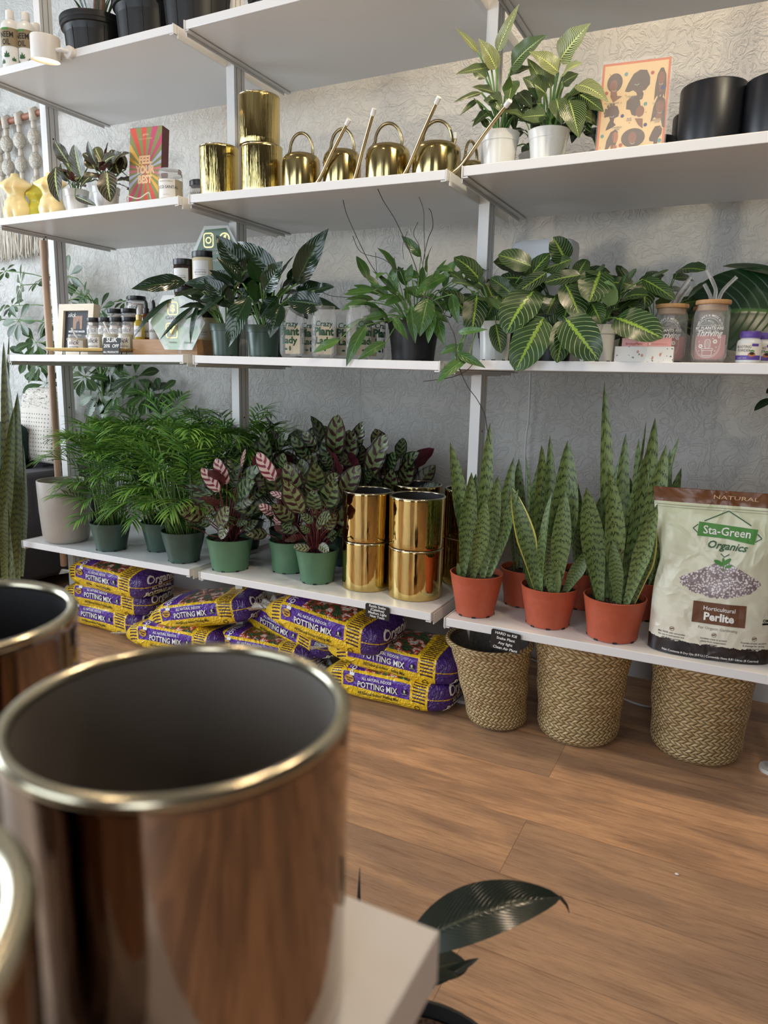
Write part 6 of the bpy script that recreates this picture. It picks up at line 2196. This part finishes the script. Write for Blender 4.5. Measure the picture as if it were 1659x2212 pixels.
# stack of big dark-lidded jars
bj = None
for i, (x, z, lab, mm_) in enumerate(((-0.205, .050, 'dark candle jar at the foot of the left stack on the oak block', m_amber), (-0.205, .137, 'dark candle jar in the middle of the left stack', m_amber), (-0.205, .224, 'dark candle jar on top of the left stack behind the hexagon sign', m_amber),
                                      (-0.115, .050, 'pale candle jar at the foot of the right stack on the oak block', m_candlewax), (-0.115, .143, 'pale candle jar in the middle of the right stack', m_candlewax), (-0.115, .236, 'pale candle jar with a black lid on top of the right stack', m_candlewax))):
    r_, h_ = (.037, .087) if i < 3 else (.041, .093)
    y_ = 0.205 if i < 3 else 0.200
    root = thing('stacked_jar', lab, 'jar', (x, y_, ty(-0.2) + z), 0.3, 'large black lidded jars in two stacks')
    b = MB()
    b.lathe([(r_ - 0.002, 0), (r_, 0.002), (r_, h_ - 0.022), (r_ - 0.003, h_ - 0.018)], 40, cap1=True)
    b.build('jar', mat('dark_brown_jar', srgb(44, 30, 26), 0.12) if i < 3 else mat('ivory_jar', srgb(214, 202, 166), 0.15), root)
    b = MB()
    b.lathe([(r_ - 0.001, h_ - 0.019), (r_, h_ - 0.017), (r_, h_ - 0.001), (r_ - 0.001, h_)], 40, cap1=True)
    b.build('lid', m_blacklid, root)
    b = MB()
    wrap(b, poly_geo(rect(-0.030, 0.010, 0.026, h_ - 0.030)), cyl_S(r_, 0.0004), 0, cut=0.006)
    wrap(b, text_geo('slick body butter', 0.0), cyl_S(r_, 0.0008), 1, (-0.002, 0.026), 0.006, 0.006)
    wrap(b, stroke([(-0.018, 0.020), (0.016, 0.020), (0.016, 0.034), (-0.018, 0.034), (-0.018, 0.020)], 0.0007), cyl_S(r_, 0.0008), 1, cut=0.006)
    b.build('printed_label', [m_label, m_ink_black], root, smooth=False)

# framed card
root = thing('framed_sign', 'pale wood frame with black card reading Meet the Maker', 'frame', (-0.712, 0.172, ty(-0.70) + 0.001), rot=(rd(-8), 0, rd(4)))
fw, fh, fd = 0.083, 0.187, 0.030
b = MB()
t_ = 0.024
for lo_, hi_ in (((-fw, 0, 0), (-fw + t_, fd, fh)), ((fw - t_, 0, 0), (fw, fd, fh)), ((-fw + t_, 0, 0), (fw - t_, fd, t_)), ((-fw + t_, 0, fh - t_), (fw - t_, fd, fh))):
    b.box(lo_, hi_)
b.build('frame', m_lightwood, root, smooth=False)
b = MB()
b.box((-fw + t_, 0.010, t_), (fw - t_, 0.013, fh - t_))
b.build('card', mat('black_card', srgb(40, 42, 48), 0.6), root, smooth=False)
b = MB()
F0 = lambda x, z: (x, 0.0094, z)
F1 = lambda x, z: (x, 0.0088, z)
wrap(b, poly_geo(rect(-0.020, 0.098, 0.024, 0.146)), F0, 2)
wrap(b, poly_geo([(-0.006, 0.098), (-0.004, 0.118), (0.000, 0.126), (0.008, 0.126), (0.012, 0.116), (0.013, 0.098)]), F1, 3)
wrap(b, poly_geo(ellipse(0.004, 0.130, 0.0045, 0.006)), F1, 4)
for q_ in range(14):
    wrap(b, poly_geo(ellipse(-0.018 + (q_ * 7 % 13) * 0.0032, 0.104 + (q_ * 5 % 11) * 0.0038, 0.0018, 0.002, 6)), lambda x, z: (x, 0.0091, z), 5 if q_ % 2 else 4)
wrap(b, text_geo('slick', 0.0, 0.4), F1, 0, (-0.028, 0.142), 0.022)
wrap(b, text_geo('MEET THE MAKER', 0.03), F1, 0, (0.0, 0.086), 0.0098)
wrap(b, text_geo('Candice Rew', 0.005), F1, 0, (0.0, 0.074), 0.0085)
for q_ in range(9):
    wrap(b, poly_geo(rect(-0.048, 0.063 - q_ * 0.0042 - (0.003 if q_ > 1 else 0), 0.046 - 0.01 * (q_ % 3), 0.0648 - q_ * 0.0042 - (0.003 if q_ > 1 else 0))), F1, 0 if q_ < 2 else 1)
b.build('printed_card', [m_ink_white, m_ink_grey, mat('photo_warm', srgb(150, 112, 84), 0.5), m_ink_black, m_skin1, m_ink_gold], root, smooth=False)

# chalk sign SLiiK 20% OFF
chalk_tag('chalk sign announcing 20% off, leaning against the gold tray', (-0.352, 0.016, ty(-0.35) + 0.0275), ['SLiiK', '20%  OFF', 'ALL PRODUCTS'], 0.068, 0.053, rot=(rd(-10), rd(0), rd(6)), sizes=[0.021, 0.021, 0.010])


# acrylic hexagon signs
def hexagon(label, loc, rz, r, body, items, mats_, stand):
    root = thing('hexagon_sign', label, 'sign', loc, rz)
    b = MB()
    pts = [(r * cos(rd(60 * k)), r * sin(rd(60 * k)) * 1.02) for k in range(6)]
    f0 = [b.add((x, -0.002, z)) for x, z in pts]
    f1 = [b.add((x, 0.002, z)) for x, z in pts]
    b.face(f0); b.face(f1[::-1])
    for j in range(6):
        b.face((f0[j], f1[j], f1[(j + 1) % 6], f0[(j + 1) % 6]))
    b.build('acrylic_panel', body, root, smooth=False)
    b = MB()
    for geo, m_, kw in items:
        k = kw.pop('k', 1)
        wrap(b, geo, (lambda k_: (lambda x, z: (x, -0.0022 - 0.0004 * k_, z)))(k), m_, **kw)
    b.build('printed_sign', mats_, root, smooth=False)
    b = MB()
    b.box((-0.04, -0.02, stand - 0.004), (0.04, 0.02, stand))
    b.box((-0.005, 0.003, stand), (0.005, 0.007, -r * 0.5))
    b.build('stand', m_thin, root, smooth=False)
    return root


m_clearac = mat('clear_acrylic', (0.95, 1, 0.97, 1), 0.05, Alpha=0.35)
m_goldink = mat('raised_gold_print', srgb(222, 194, 132), 0.25, 0.6)
m_greenac = mat('painted_green_acrylic', srgb(34, 84, 38), 0.15)


def rrect(cx, cz, w, h, r, n=5):
    out = []
    for sx_, sz_, a0 in ((1, 1, 0), (-1, 1, 90), (-1, -1, 180), (1, -1, 270)):
        for i in range(n):
            a = rd(a0 + 90 * i / (n - 1))
            out.append((cx + sx_ * (w / 2 - r) + r * cos(a), cz + sz_ * (h / 2 - r) + r * sin(a)))
    return out


def rring(cx, cz, w, h, r, t):
    a, c = rrect(cx, cz, w, h, r), rrect(cx, cz, w - 2 * t, h - 2 * t, max(0.001, r - t))
    n = len(a)
    return a + c, [(i, (i + 1) % n, n + (i + 1) % n, n + i) for i in range(n)]


hx = P(470, 541, y=.20)
hexagon('green hexagonal acrylic sign with a raised gold camera icon', (hx.x, .195, hx.z), rd(12), 0.083, m_clearac, [
    (poly_geo([(-0.070, 0.0), (-0.038, 0.062), (0.036, 0.066), (0.044, 0.054), (0.072, 0.0), (0.042, -0.066), (-0.034, -0.070), (-0.040, -0.050)]), 0, dict(k=0)),
    (rring(-0.026, 0.030, 0.036, 0.046, 0.010, 0.004), 1, dict(k=2)), (ring(-0.026, 0.030, 0.0065, 0.0105), 1, dict(k=2)), (poly_geo(ellipse(-0.016, 0.044, 0.0022)), 1, dict(k=2)),
    (ring(0.030, 0.034, 0.014, 0.0185), 1, dict(k=2)), (text_geo('f', 0.05), 1, dict(k=2, at=(0.030, 0.025), size=0.028)),
    (text_geo('Instagram', 0.0, 0.4), 2, dict(k=2, at=(-0.016, -0.012), size=0.018)), (text_geo('@Slick.BodyButter', 0.01), 2, dict(k=2, at=(-0.010, -0.034), size=0.0085))],
    [m_greenac, m_goldink, m_ink_white], ty(-0.2) + 0.224 + 0.110 - hx.z)
hx = P(384, 697, y=.035)
m_marble = mat('pale_marbled_acrylic', rough=0.15, pattern=lambda: dict(col=mix(noise(None, 14, 4, 0.6, 1.5).smooth(0.4, 0.6), srgb(222, 226, 228), srgb(180, 206, 184))))
hexagon('pale hexagonal payment sign with gold V icon leaning on the oak block', (hx.x, .035, hx.z), rd(14), 0.092, m_marble, [
    (rring(-0.020, -0.024, 0.040, 0.046, 0.008, 0.0035), 0, dict(k=1)), (text_geo('V', 0.05), 0, dict(k=1, at=(-0.020, -0.036), size=0.036)),
    (rring(-0.014, 0.042, 0.036, 0.040, 0.008, 0.0035), 0, dict(k=1)), (text_geo('$', 0.04), 0, dict(k=1, at=(-0.014, 0.033), size=0.028)),
    (text_geo('Cash App', 0.0, 0.4), 1, dict(k=1, at=(-0.012, 0.010), size=0.015)), (text_geo('Venmo', 0.0, 0.4), 1, dict(k=1, at=(-0.018, -0.062), size=0.010)), (text_geo('Candice', 0.0, 0.4), 1, dict(k=1, at=(0.034, -0.062), size=0.009))],
    [m_goldink, m_ink_grey], ty(-0.2) - hx.z + 0.004)

# ------------------------------------------------------------------ glass can cups
cup0 = None
m_cupgreen = mat('cup_green_print', srgb(30, 70, 44), 0.5)
for i, (u, y, lab) in enumerate(((631, .055, 'glass can cup with green lettering, furthest left of the front row'), (700, .050, 'glass can cup with green lettering in front beside the hanging leaf'), (665, .130, 'glass can cup behind, between the two front ones'),
                                 (738, .130, 'glass can cup behind the front right one'), (775, .055, 'glass can cup half hidden by trailing wax plant leaves'), (805, .125, 'glass can cup furthest right, next to the black pot'))):
    p = P(u, 740, y=y)
    if cup0:
        dup(cup0, (p.x, y, zs('M3', p.x)), rd(18) + 0.2 * i, lab)
        continue
    cup0 = thing('glass_cup', lab, 'cup', (p.x, y, zs('M3', p.x)), rd(18), 'can shaped glass cups on the third shelf')
    b = MB()
    prof = [(0.024, 0), (0.028, 0.002), (0.034, 0.012), (0.0350, 0.020), (0.0350, 0.112), (0.0335, 0.121), (0.0300, 0.130), (0.0300, 0.136), (0.0312, 0.139), (0.0300, 0.141)]
    b.lathe(prof + [(0.0285, 0.139), (0.0285, 0.130), (0.0320, 0.120), (0.0335, 0.111), (0.0335, 0.020), (0.027, 0.006)], 48, cap1=True)
    b.build('glass', m_thin, cup0)
    b = MB()
    S = cyl_S(0.035, 0.0003)
    wrap(b, text_geo('Crazy', 0.02, 0.1), S, 0, (0.0, 0.086), 0.021, 0.006)
    wrap(b, text_geo('Plant', 0.05), S, 0, (0.0, 0.063), 0.029, 0.006)
    wrap(b, text_geo('Lady', 0.04), S, 0, (0.0, 0.040), 0.025, 0.006)
    wrap(b, poly_geo(ellipse(0.004, 0.026, 0.003, 0.007, 12)), S, 0, cut=0.006)
    wrap(b, poly_geo(ellipse(-0.008, 0.024, 0.005, 0.003, 12)), S, 0, cut=0.006)
    b.build('lettering', m_cupgreen, cup0, smooth=False)
    b = MB()
    wrap(b, poly_geo(rect(-0.022, 0.012, 0.022, 0.090)), lambda x, z: (x, 0.010 - abs(x) * 0.25, z), 0, cut=0.01)
    b.build('paper_insert', m_cream_label, cup0, smooth=False)

# ------------------------------------------------------------------ straw jars
m_bamboo = mat('bamboo_lid', rough=0.5, pattern=lambda: (lambda c: dict(col=mix(noise(comb(c[0] * 60, c[1] * 8, c[2]), 3, 3), srgb(196, 154, 106), srgb(168, 124, 80))))(coord()))
m_pinkcard = mat('pink_card', srgb(222, 158, 152), 0.5)


def straw_jar(label, loc, rz, straws):
    root = thing('straw_jar', label, 'jar', loc, rz, 'glass jars with bamboo lids and straws')
    b = MB()
    prof = [(0.026, 0), (0.030, 0.002), (0.0355, 0.010), (0.0370, 0.018), (0.0370, 0.104), (0.0355, 0.112), (0.0315, 0.119), (0.0315, 0.125)]
    b.lathe(prof + [(0.030, 0.125), (0.030, 0.119), (0.0338, 0.111), (0.0354, 0.103), (0.0354, 0.019), (0.029, 0.006)], 56, cap1=True)
    b.build('glass', m_thin, root)
    b = MB()
    b.lathe([(0.029, 0.113), (0.0295, 0.116), (0.030, 0.1255), (0.0355, 0.126), (0.0365, 0.128), (0.0365, 0.133), (0.0355, 0.135)], 56, cap1=True)
    b.build('bamboo_lid', m_bamboo, root)
    for pts_ in straws:
        b = MB()
        b.tube(smooth_path(pts_, 5), 0.0042, 12, cap=False)
        b.tube(smooth_path(pts_, 5), 0.0031, 12, cap=False)
        b.build('straw', m_thin, root)
    b = MB()
    wrap(b, poly_geo(rect(-0.031, 0.010, 0.031, 0.062)), lambda x, z: (x, 0.012, z), 0, cut=0.01)
    wrap(b, poly_geo(rect(-0.031, 0.010, 0.031, 0.062)), lambda x, z: (x, 0.0125, z), 0, cut=0.01)
    b.build('pink_insert', m_pinkcard, root, smooth=False)
    b = MB()
    S = cyl_S(0.0370, 0.0003)
    cu_ = dict(cut=0.006)
    wrap(b, text_geo("MY LIFE'S A MESS BUT", 0.012), S, 0, (0.0, 0.0985), 0.0066, 0.005, arc=0.024)
    wrap(b, ring(0, 0.0735, 0.0215, 0.0222, 0.15, pi - 0.15, 30), S, 0, **cu_)
    wrap(b, stroke([(-0.029, 0.0800), (0.029, 0.0800)], 0.0007), S, 0, **cu_)
    wrap(b, text_geo('MY PLANTS ARE', 0.022), S, 0, (0.0, 0.0715), 0.0088, 0.005)
    wrap(b, text_geo('Thriving', 0.02, 0.35), S, 0, (0.0, 0.0575), 0.0185, 0.005, sx=0.9)
    wrap(b, ring(0, 0.038, 0.0262, 0.0270, pi, 2 * pi, 36), S, 0, **cu_)
    wrap(b, ring(0, 0.038, 0.0240, 0.0245, pi, 2 * pi, 36), S, 0, **cu_)
    for sg in (-1, 1):
        wrap(b, stroke([(sg * 0.0266, 0.038), (sg * 0.0266, 0.056)], 0.0008), S, 0)
    wrap(b, rring(0, 0.0215, 0.020, 0.012, 0.003, 0.0010), S, 0, **cu_)
    wrap(b, rring(0, 0.0290, 0.024, 0.005, 0.0015, 0.0010), S, 0, **cu_)
    wrap(b, rring(0, 0.0410, 0.012, 0.020, 0.0055, 0.0010), S, 0, **cu_)
    for xx in (-0.003, 0, 0.003):
        wrap(b, stroke([(xx, 0.034), (xx, 0.048)], 0.0006), S, 0)
    for cx_, cz_ in ((-0.014, 0.036), (0.015, 0.046)):
        for k_ in range(6):
            wrap(b, poly_geo(ellipse(cx_ + 0.0032 * cos(k_ * pi / 3), cz_ + 0.0032 * sin(k_ * pi / 3), 0.0018, n=8)), S, 0)
    for cx_, cz_ in ((-0.018, 0.046), (0.018, 0.034), (-0.017, 0.026), (0.016, 0.026), (0.010, 0.052)):
        wrap(b, poly_geo(ellipse(cx_, cz_, 0.0012, n=8)), S, 0)
    b.build('white_lettering', m_ink_white, root, smooth=False)


st3 = [[(0.0, 0, 0.135), (0.002, 0, 0.150), (-0.001, 0, 0.165), (-0.020, 0.0, 0.200)], [(-0.006, 0.008, 0.135), (-0.011, 0.008, 0.150), (-0.024, 0.010, 0.172)], [(0.008, 0.004, 0.135), (0.014, 0.004, 0.152), (0.022, 0.004, 0.164), (0.040, 0.006, 0.184)]]
straw_jar('glass jar with bamboo lid and three straws, lettered Thriving, in front', (1.411, 0.075, zs('R3', 1.41)), rd(-3), st3)
straw_jar('glass jar with bamboo lid behind the stone card holder', (1.320, 0.145, zs('R3', 1.32)), rd(-3), [[(0.0, 0, 0.135), (0.006, 0, 0.152), (0.020, 0, 0.175), (0.034, 0.0, 0.195)], [(0.010, 0.006, 0.135), (0.016, 0.006, 0.150), (0.034, 0.008, 0.176)], [(0.004, -0.006, 0.135), (0.012, -0.006, 0.156), (0.032, -0.006, 0.188)]])
straw_jar('glass jar with bamboo lid hidden behind the front straw jar', (1.395, 0.225, zs('R3', 1.40)), rd(-3), [])

# stone card holder with pink cards
root = thing('card_holder', 'white terrazzo card holder at the shelf edge', 'card holder', (1.2815, 0.030, zs('R3', 1.28)), rd(2))


def p_terrazzo():
    x, y, z = coord()
    v = comb(x + noise(None, 60, 2) * 0.02, y, z + noise(None, 50, 2) * 0.02)
    a = voronoi(v, 95)
    b_ = voronoi(comb(x * 1.3 + 4, y, z), 55)
    c = mix(a.lt(0.24) * noise(None, 70, 2).gt(0.5), srgb(226, 224, 218), srgb(110, 112, 108))
    c = mix(b_.lt(0.22) * noise(comb(x + 3, y, z), 45, 2).gt(0.52), c, srgb(196, 140, 116))
    return dict(col=c)


b = MB()
b.box((-0.062, -0.018, 0), (0.062, -0.006, 0.034))
b.box((-0.062, 0.006, 0), (0.062, 0.018, 0.034))
b.box((-0.062, -0.006, 0), (0.062, 0.006, 0.012))
b.box((-0.062, -0.006, 0.012), (-0.056, 0.006, 0.034))
b.box((0.056, -0.006, 0.012), (0.062, 0.006, 0.034))
b.build('block', mat('terrazzo', rough=0.4, pattern=p_terrazzo), root, smooth=False)
root = thing('business_card', 'pink business cards standing in the terrazzo holder', 'card', (1.2815, 0.030, zs('R3', 1.28) + 0.0122), rot=(rd(-2), 0, rd(2)))
b = MB()
b.box((-0.050, -0.002, 0), (0.055, 0.002, 0.041))
b.build('card', mat('pale_pink_card', srgb(236, 176, 176), 0.5), root, smooth=False)
b = MB()
F = lambda x, z: (x, -0.0025, z)
wrap(b, text_geo('BrickyyPlant', 0.02), F, 0, (-0.024, 0.026), 0.0072)
wrap(b, stroke([(0.006, 0.022), (0.006, 0.037)], 0.0006), F, 0)
wrap(b, text_geo('brickyyplantshop.com', 0.0), F, 0, (0.031, 0.027), 0.0036)
wrap(b, poly_geo(ellipse(0.010, 0.028, 0.002, n=8)), F, 1)
wrap(b, poly_geo(ellipse(-0.004, 0.034, 0.002, 0.0012, n=8)), F, 2)
b.build('lettering', [m_redj, m_ink_white, m_cupgreen], root, smooth=False)

# rooting powder
m_purplecap = mat('purple_cap', srgb(96, 70, 156), 0.4)
m_rlabel = mat('rooting_label_ivory', srgb(224, 218, 206), 0.45)
for i, (x, y, lab) in enumerate(((1.491, 0.075, 'white rooting powder bottle with purple cap in front of its twin'), (1.520, 0.135, 'second rooting powder bottle half hidden behind the first'))):
    root = thing('rooting_powder_bottle', lab, 'bottle', (x, y, zs('R3', x)), rd(-6), 'rooting powder bottles on the third shelf')
    b = MB()
    b.lathe([(0.022, 0), (0.0245, 0.002), (0.0250, 0.006), (0.0250, 0.043), (0.0235, 0.049), (0.0185, 0.053), (0.0180, 0.056)], 44, cap1=True)
    b.build('bottle', m_bottle, root)
    b = MB()
    b.lathe([(0.0200, 0.0545), (0.0205, 0.056), (0.0205, 0.067), (0.0195, 0.0685)], 44, cap1=True)
    b.build('cap', m_purplecap, root)
    b = MB()
    S, S2, S3 = cyl_S(0.025, 0.0004), cyl_S(0.025, 0.0008), cyl_S(0.025, 0.0012)
    wrap(b, poly_geo(rect(-0.030, 0.008, 0.030, 0.042)), S, 0, cut=0.005)
    wrap(b, poly_geo(rect(-0.030, 0.008, 0.030, 0.0175)), S2, 1, cut=0.005)
    wrap(b, poly_geo(rect(0.008, 0.0365, 0.022, 0.042)), S2, 1, cut=0.005)
    wrap(b, text_geo('ROOTING', 0.0), S2, 2, (-0.008, 0.0325), 0.0082, 0.005, sx=0.8)
    wrap(b, text_geo('POWDER', 0.0), S2, 2, (-0.008, 0.0250), 0.0082, 0.005, sx=0.8)
    wrap(b, poly_geo(ellipse(0.009, 0.0195, 0.0075, 0.0050, 14)), S2, 3, cut=0.005)
    wrap(b, poly_geo(ellipse(0.009, 0.0215, 0.0045, 0.0030, 12)), S3, 4, cut=0.005)
    for a_ in (0.5, 1.6, 2.6):
        wrap(b, poly_geo(ellipse(0.009 + 0.003 * cos(a_), 0.0255 + 0.002 * sin(a_), 0.0024, 0.0014, 10)), S3, 5)
    wrap(b, text_geo('bonide  1.25 oz', 0.0), S3, 6, (-0.010, 0.011), 0.0030, 0.005)
    b.build('printed_label', [m_rlabel, m_purplecap, m_ink_black, m_skin2, m_ink_black, m_greenprint, m_ink_white], root, smooth=False)

# humidifier
root = thing('humidifier', 'white humidifier behind the lime striped plants', 'humidifier', (0.958, 0.345, zs('R3', 0.96)), rd(-4))
b = MB()
rows = []
for f, z in ((0.9, 0.0), (0.94, 0.004), (0.96, 0.12), (1.0, 0.22), (1.0, 0.312), (0.97, 0.322), (0.9, 0.326)):
    rows.append([(0.088 * f * math.copysign(abs(cos(a)) ** 0.55, cos(a)), 0.055 * f * math.copysign(abs(sin(a)) ** 0.55, sin(a)), z) for a in [2 * pi * j / 48 for j in range(48)]])
b.grid(rows, 0, close=True)
b.face([j for j in range(48)][::-1]); b.face([6 * 48 + j for j in range(48)])
b.build('tank', mat('humidifier_white', srgb(206, 210, 214), 0.35), root)
b = MB()
wrap(b, text_geo('levoit', 0.02), lambda x, z: (x, -0.0565, z), 0, (0.004, 0.262), 0.024)
b.build('lettering', m_ink_grey, root, smooth=False)

# ------------------------------------------------------------------ left of the shelves: pole, wall hanging, sofa, cushions
root = thing('wooden_pole', 'round wooden pole hung upright beside the leftmost post', 'pole', (-0.8515, 0.186, 0))
b = MB()
b.lathe([(0.0105, 0.20), (0.0125, 0.203), (0.0125, 1.418), (0.0105, 1.423)], 20, cap1=True)
b.build('rod', mat('pole_wood', rough=0.5, pattern=lambda: (lambda c: dict(col=mix(noise(comb(c[0] * 40, c[1] * 40, c[2] * 3), 3, 3), srgb(164, 132, 108), srgb(196, 166, 140))))(coord())), root)
b = MB()
b.tube([(0, 0, 1.420), (0.006, 0, 1.430), (0.017, 0, 1.437)], 0.003, 8)
b.build('pin', m_blacklid, root)

m_cotton = mat('macrame_cotton', rough=0.9, pattern=lambda: (lambda c: dict(col=mix(noise(comb(c[0] * 60, c[1] * 60, c[2] * 5), 4, 3), srgb(196, 188, 174), srgb(226, 220, 208)), normal=bump(noise(comb(c[0] * 90, c[1] * 90, c[2] * 14), 4, 3), 0.8, 0.004)))(coord()))
m_knot = mat('macrame_knots', rough=0.9, pattern=lambda: (lambda c: dict(col=mix(voronoi(None, 130).smooth(0.0, 0.6), srgb(226, 222, 212), srgb(182, 176, 164)), normal=bump(voronoi(None, 130) * -1, 0.6, 0.004)))(coord()))
yw = 0.655
A_, B_ = P(-60, 286, y=yw), P(110, 236, y=yw)
root = thing('macrame_hanging', 'cream macrame wall hanging with knotted balls and long tassels', 'wall hanging', (A_.x, yw, A_.z))
o = Vector(root.location)
b = MB()
b.tube([Vector((0, 0, 0)), B_ - o], 0.013, 12)
b.build('wooden_rod', mat('rod_brown', srgb(146, 96, 74), 0.6), root)
b = MB()
ap = P(38, 60, y=yw + 0.02) - o
b.tube([Vector((0.02, 0, 0)), ap], 0.0018, 6)
b.tube([(B_ - o) * 0.96, ap], 0.0018, 6)
b.build('hanging_string', m_cotton, root)
strands = []
for k_, u in enumerate((-38, 4, 20, 48, 78)):
    t = (u + 60) / 170
    top = (B_ - o) * t
    b = MB()
    R_ = random.Random(k_)
    lp = [(0.004 * sin(q * 3), 0.0, 0) for q in range(2)]
    b.tube([top + Vector((0, 0.006, 0.016)), top + Vector((0, -0.016, 0.006)), top + Vector((0, -0.012, -0.03))], 0.016, 10)
    n_b = 3 if k_ != 1 else 2
    zz = -0.035
    for q in range(n_b):
        b.tube([top + Vector((0, -0.012, zz)), top + Vector((0.001, -0.012, zz - 0.03))], 0.011, 10)
        b.ball(top + Vector((0, -0.014, zz - 0.062)), (0.031, 0.024, 0.036), 1, 18, 12)
        zz -= 0.098
    b.tube([top + Vector((0, -0.012, zz + 0.02)), top + Vector((0.001, -0.012, zz - 0.02))], 0.013, 10)
    b.build('knotted_strand', [m_cotton, m_knot], root, sharp=0)
    b = MB()
    bot = P(60, 560, y=yw).z - o.z + 0.004 * k_
    for q in range(26):
        dx = (q / 25 - 0.5) * 0.075
        dy = R_.uniform(-0.014, 0.008)
        pts_ = [top + Vector((dx * 0.25, -0.010, zz))]
        for w_ in range(1, 8):
            f = w_ / 7
            pts_.append(Vector((top.x + dx * (0.35 + 0.65 * f) + 0.004 * sin(w_ * 1.9 + q), top.y - 0.010 + dy * f, top.z + zz + (bot - top.z - zz) * f + (R_.uniform(-.012, .012) if w_ == 7 else 0))))
        b.tube(pts_, 0.0032, 5)
    b.build('tassel', m_cotton, root, sharp=0)
    b.v = []

m_sofa = mat('grey_sofa_fabric', rough=0.95, pattern=lambda: dict(col=mix(noise(None, 260, 2), srgb(74, 72, 76), srgb(100, 98, 104)), normal=bump(noise(None, 300, 2), 0.4, 0.002)))
root = thing('grey_sofa', 'charcoal grey fabric sofa at the far left behind the tall snake plant', 'sofa', (-1.85, 0.30, 0))
b = MB()
b.box((0.50, -0.50, 0.05), (0.65, 0.36, 0.525))
b.build('armrest', m_sofa, root, bev=0.02)
b = MB()
b.box((-0.75, 0.18, 0.05), (0.50, 0.36, 0.56))
b.build('backrest', m_sofa, root, bev=0.03)
b = MB()
b.box((-0.75, -0.50, 0.05), (0.50, 0.18, 0.26))
b.build('base', m_sofa, root, bev=0.01)
b = MB()
b.box((-0.75, -0.52, 0.26), (0.50, 0.18, 0.40))
b.build('seat_cushion', m_sofa, root, bev=0.04)
for x, y in ((0.6, -0.45), (0.6, 0.3), (-0.7, -0.45), (-0.7, 0.3)):
    b = MB()
    b.lathe([(0.015, 0), (0.02, 0.05)], 12, c=(x, y, 0), cap1=True)
    b.build('leg', m_blacklid, root)


def cushion(label, loc, rot, w, h, d, m, seed):
    root = MB()
    rows = []
    N_ = 24
    for s_ in (-1, 1):
        rows = []
        for i in range(N_ + 1):
            r_ = []
            for j in range(N_ + 1):
                x, z = -1 + 2 * j / N_, -1 + 2 * i / N_
                t = max(0, (1 - x ** 4) * (1 - z ** 4)) ** 0.45
                pin = 1 - 0.06 * (1 - t)
                n_ = 0.006 * mnoise.noise((x * 3, z * 3, seed + s_))
                r_.append((x * w / 2 * pin, s_ * (d / 2 * t) + n_, h / 2 + z * h / 2 * pin))
            rows.append(r_)
        root.grid(rows, 0, flip=(s_ > 0))
    o_ = root.build('throw_cushion', m, loc=loc, rot=rot, sharp=0)
    tag(o_, label, 'cushion', 'cushions on the sofa')
    return o_


cushion('dark green plush cushion at the end of the sofa', (-1.52, 0.40, 0.405), (rd(-10), 0, rd(-12)), 0.33, 0.33, 0.13, mat('green_plush', rough=0.9, pattern=lambda: dict(col=mix(noise(None, 20, 4, 0.7), srgb(14, 34, 32), srgb(34, 66, 58)), normal=bump(noise(None, 120, 3), 1.0, 0.006))), 1)
cushion('cream dotted cushion with line drawing next to the green one', (-1.34, 0.49, 0.535), (rd(-8), 0, rd(-4)), 0.28, 0.36, 0.10, mat('dotted_cream_cloth', rough=0.9, pattern=lambda: (lambda c: dict(col=mix(((((c[0] / 0.018).fract() - 0.5).abs() * 2).lt(0.30) * ((((c[2] / 0.018).fract() - 0.5).abs() * 2).lt(0.30)) * c[2].lt(0.23)) + (c[2].gt(0.25) * (noise(comb(c[0] * 1.5, 0.0, c[2] * 5), 14, 2, 0.5, 1.0) - 0.5).abs().lt(0.016)), srgb(206, 200, 190), srgb(96, 88, 80))))(coord())), 2)

# small dark leaf tip at the right edge, from a plant standing beyond the frame
root = thing('potted_ficus', 'dark leaved plant whose leaf tips enter at the right edge above the perlite bag', 'potted plant', (1.66, 0.37, zs('R4', 1.63)))
o = Vector(root.location)
plastic_pot(root, 0.045, 0.058, 0.10, m_dark)
b, s = MB(), MB()
for (ub, vb, ut, vt, w_) in ((1672, 862, 1629, 888, 20), (1690, 840, 1655, 850, 24), (1700, 880, 1668, 930, 24), (1720, 820, 1700, 780, 24)):
    B = P(ub, vb, y=.36) - o
    s.tube(smooth_path([Vector((0, 0, 0.09)), Vector((B.x * 0.3, B.y * 0.3, B.z * 0.6)), B], 4), 0.002, 5)
    b.leaf(B, P(ut, vt, y=.33) - o, w_ / 760, bow=0.08, N=(0, -0.6, 1), prof='oval', ns=8, na=4, fold=0.2)
b.build('foliage', m_glossdark, root, sharp=0)
s.build('stems', m_stem, root)
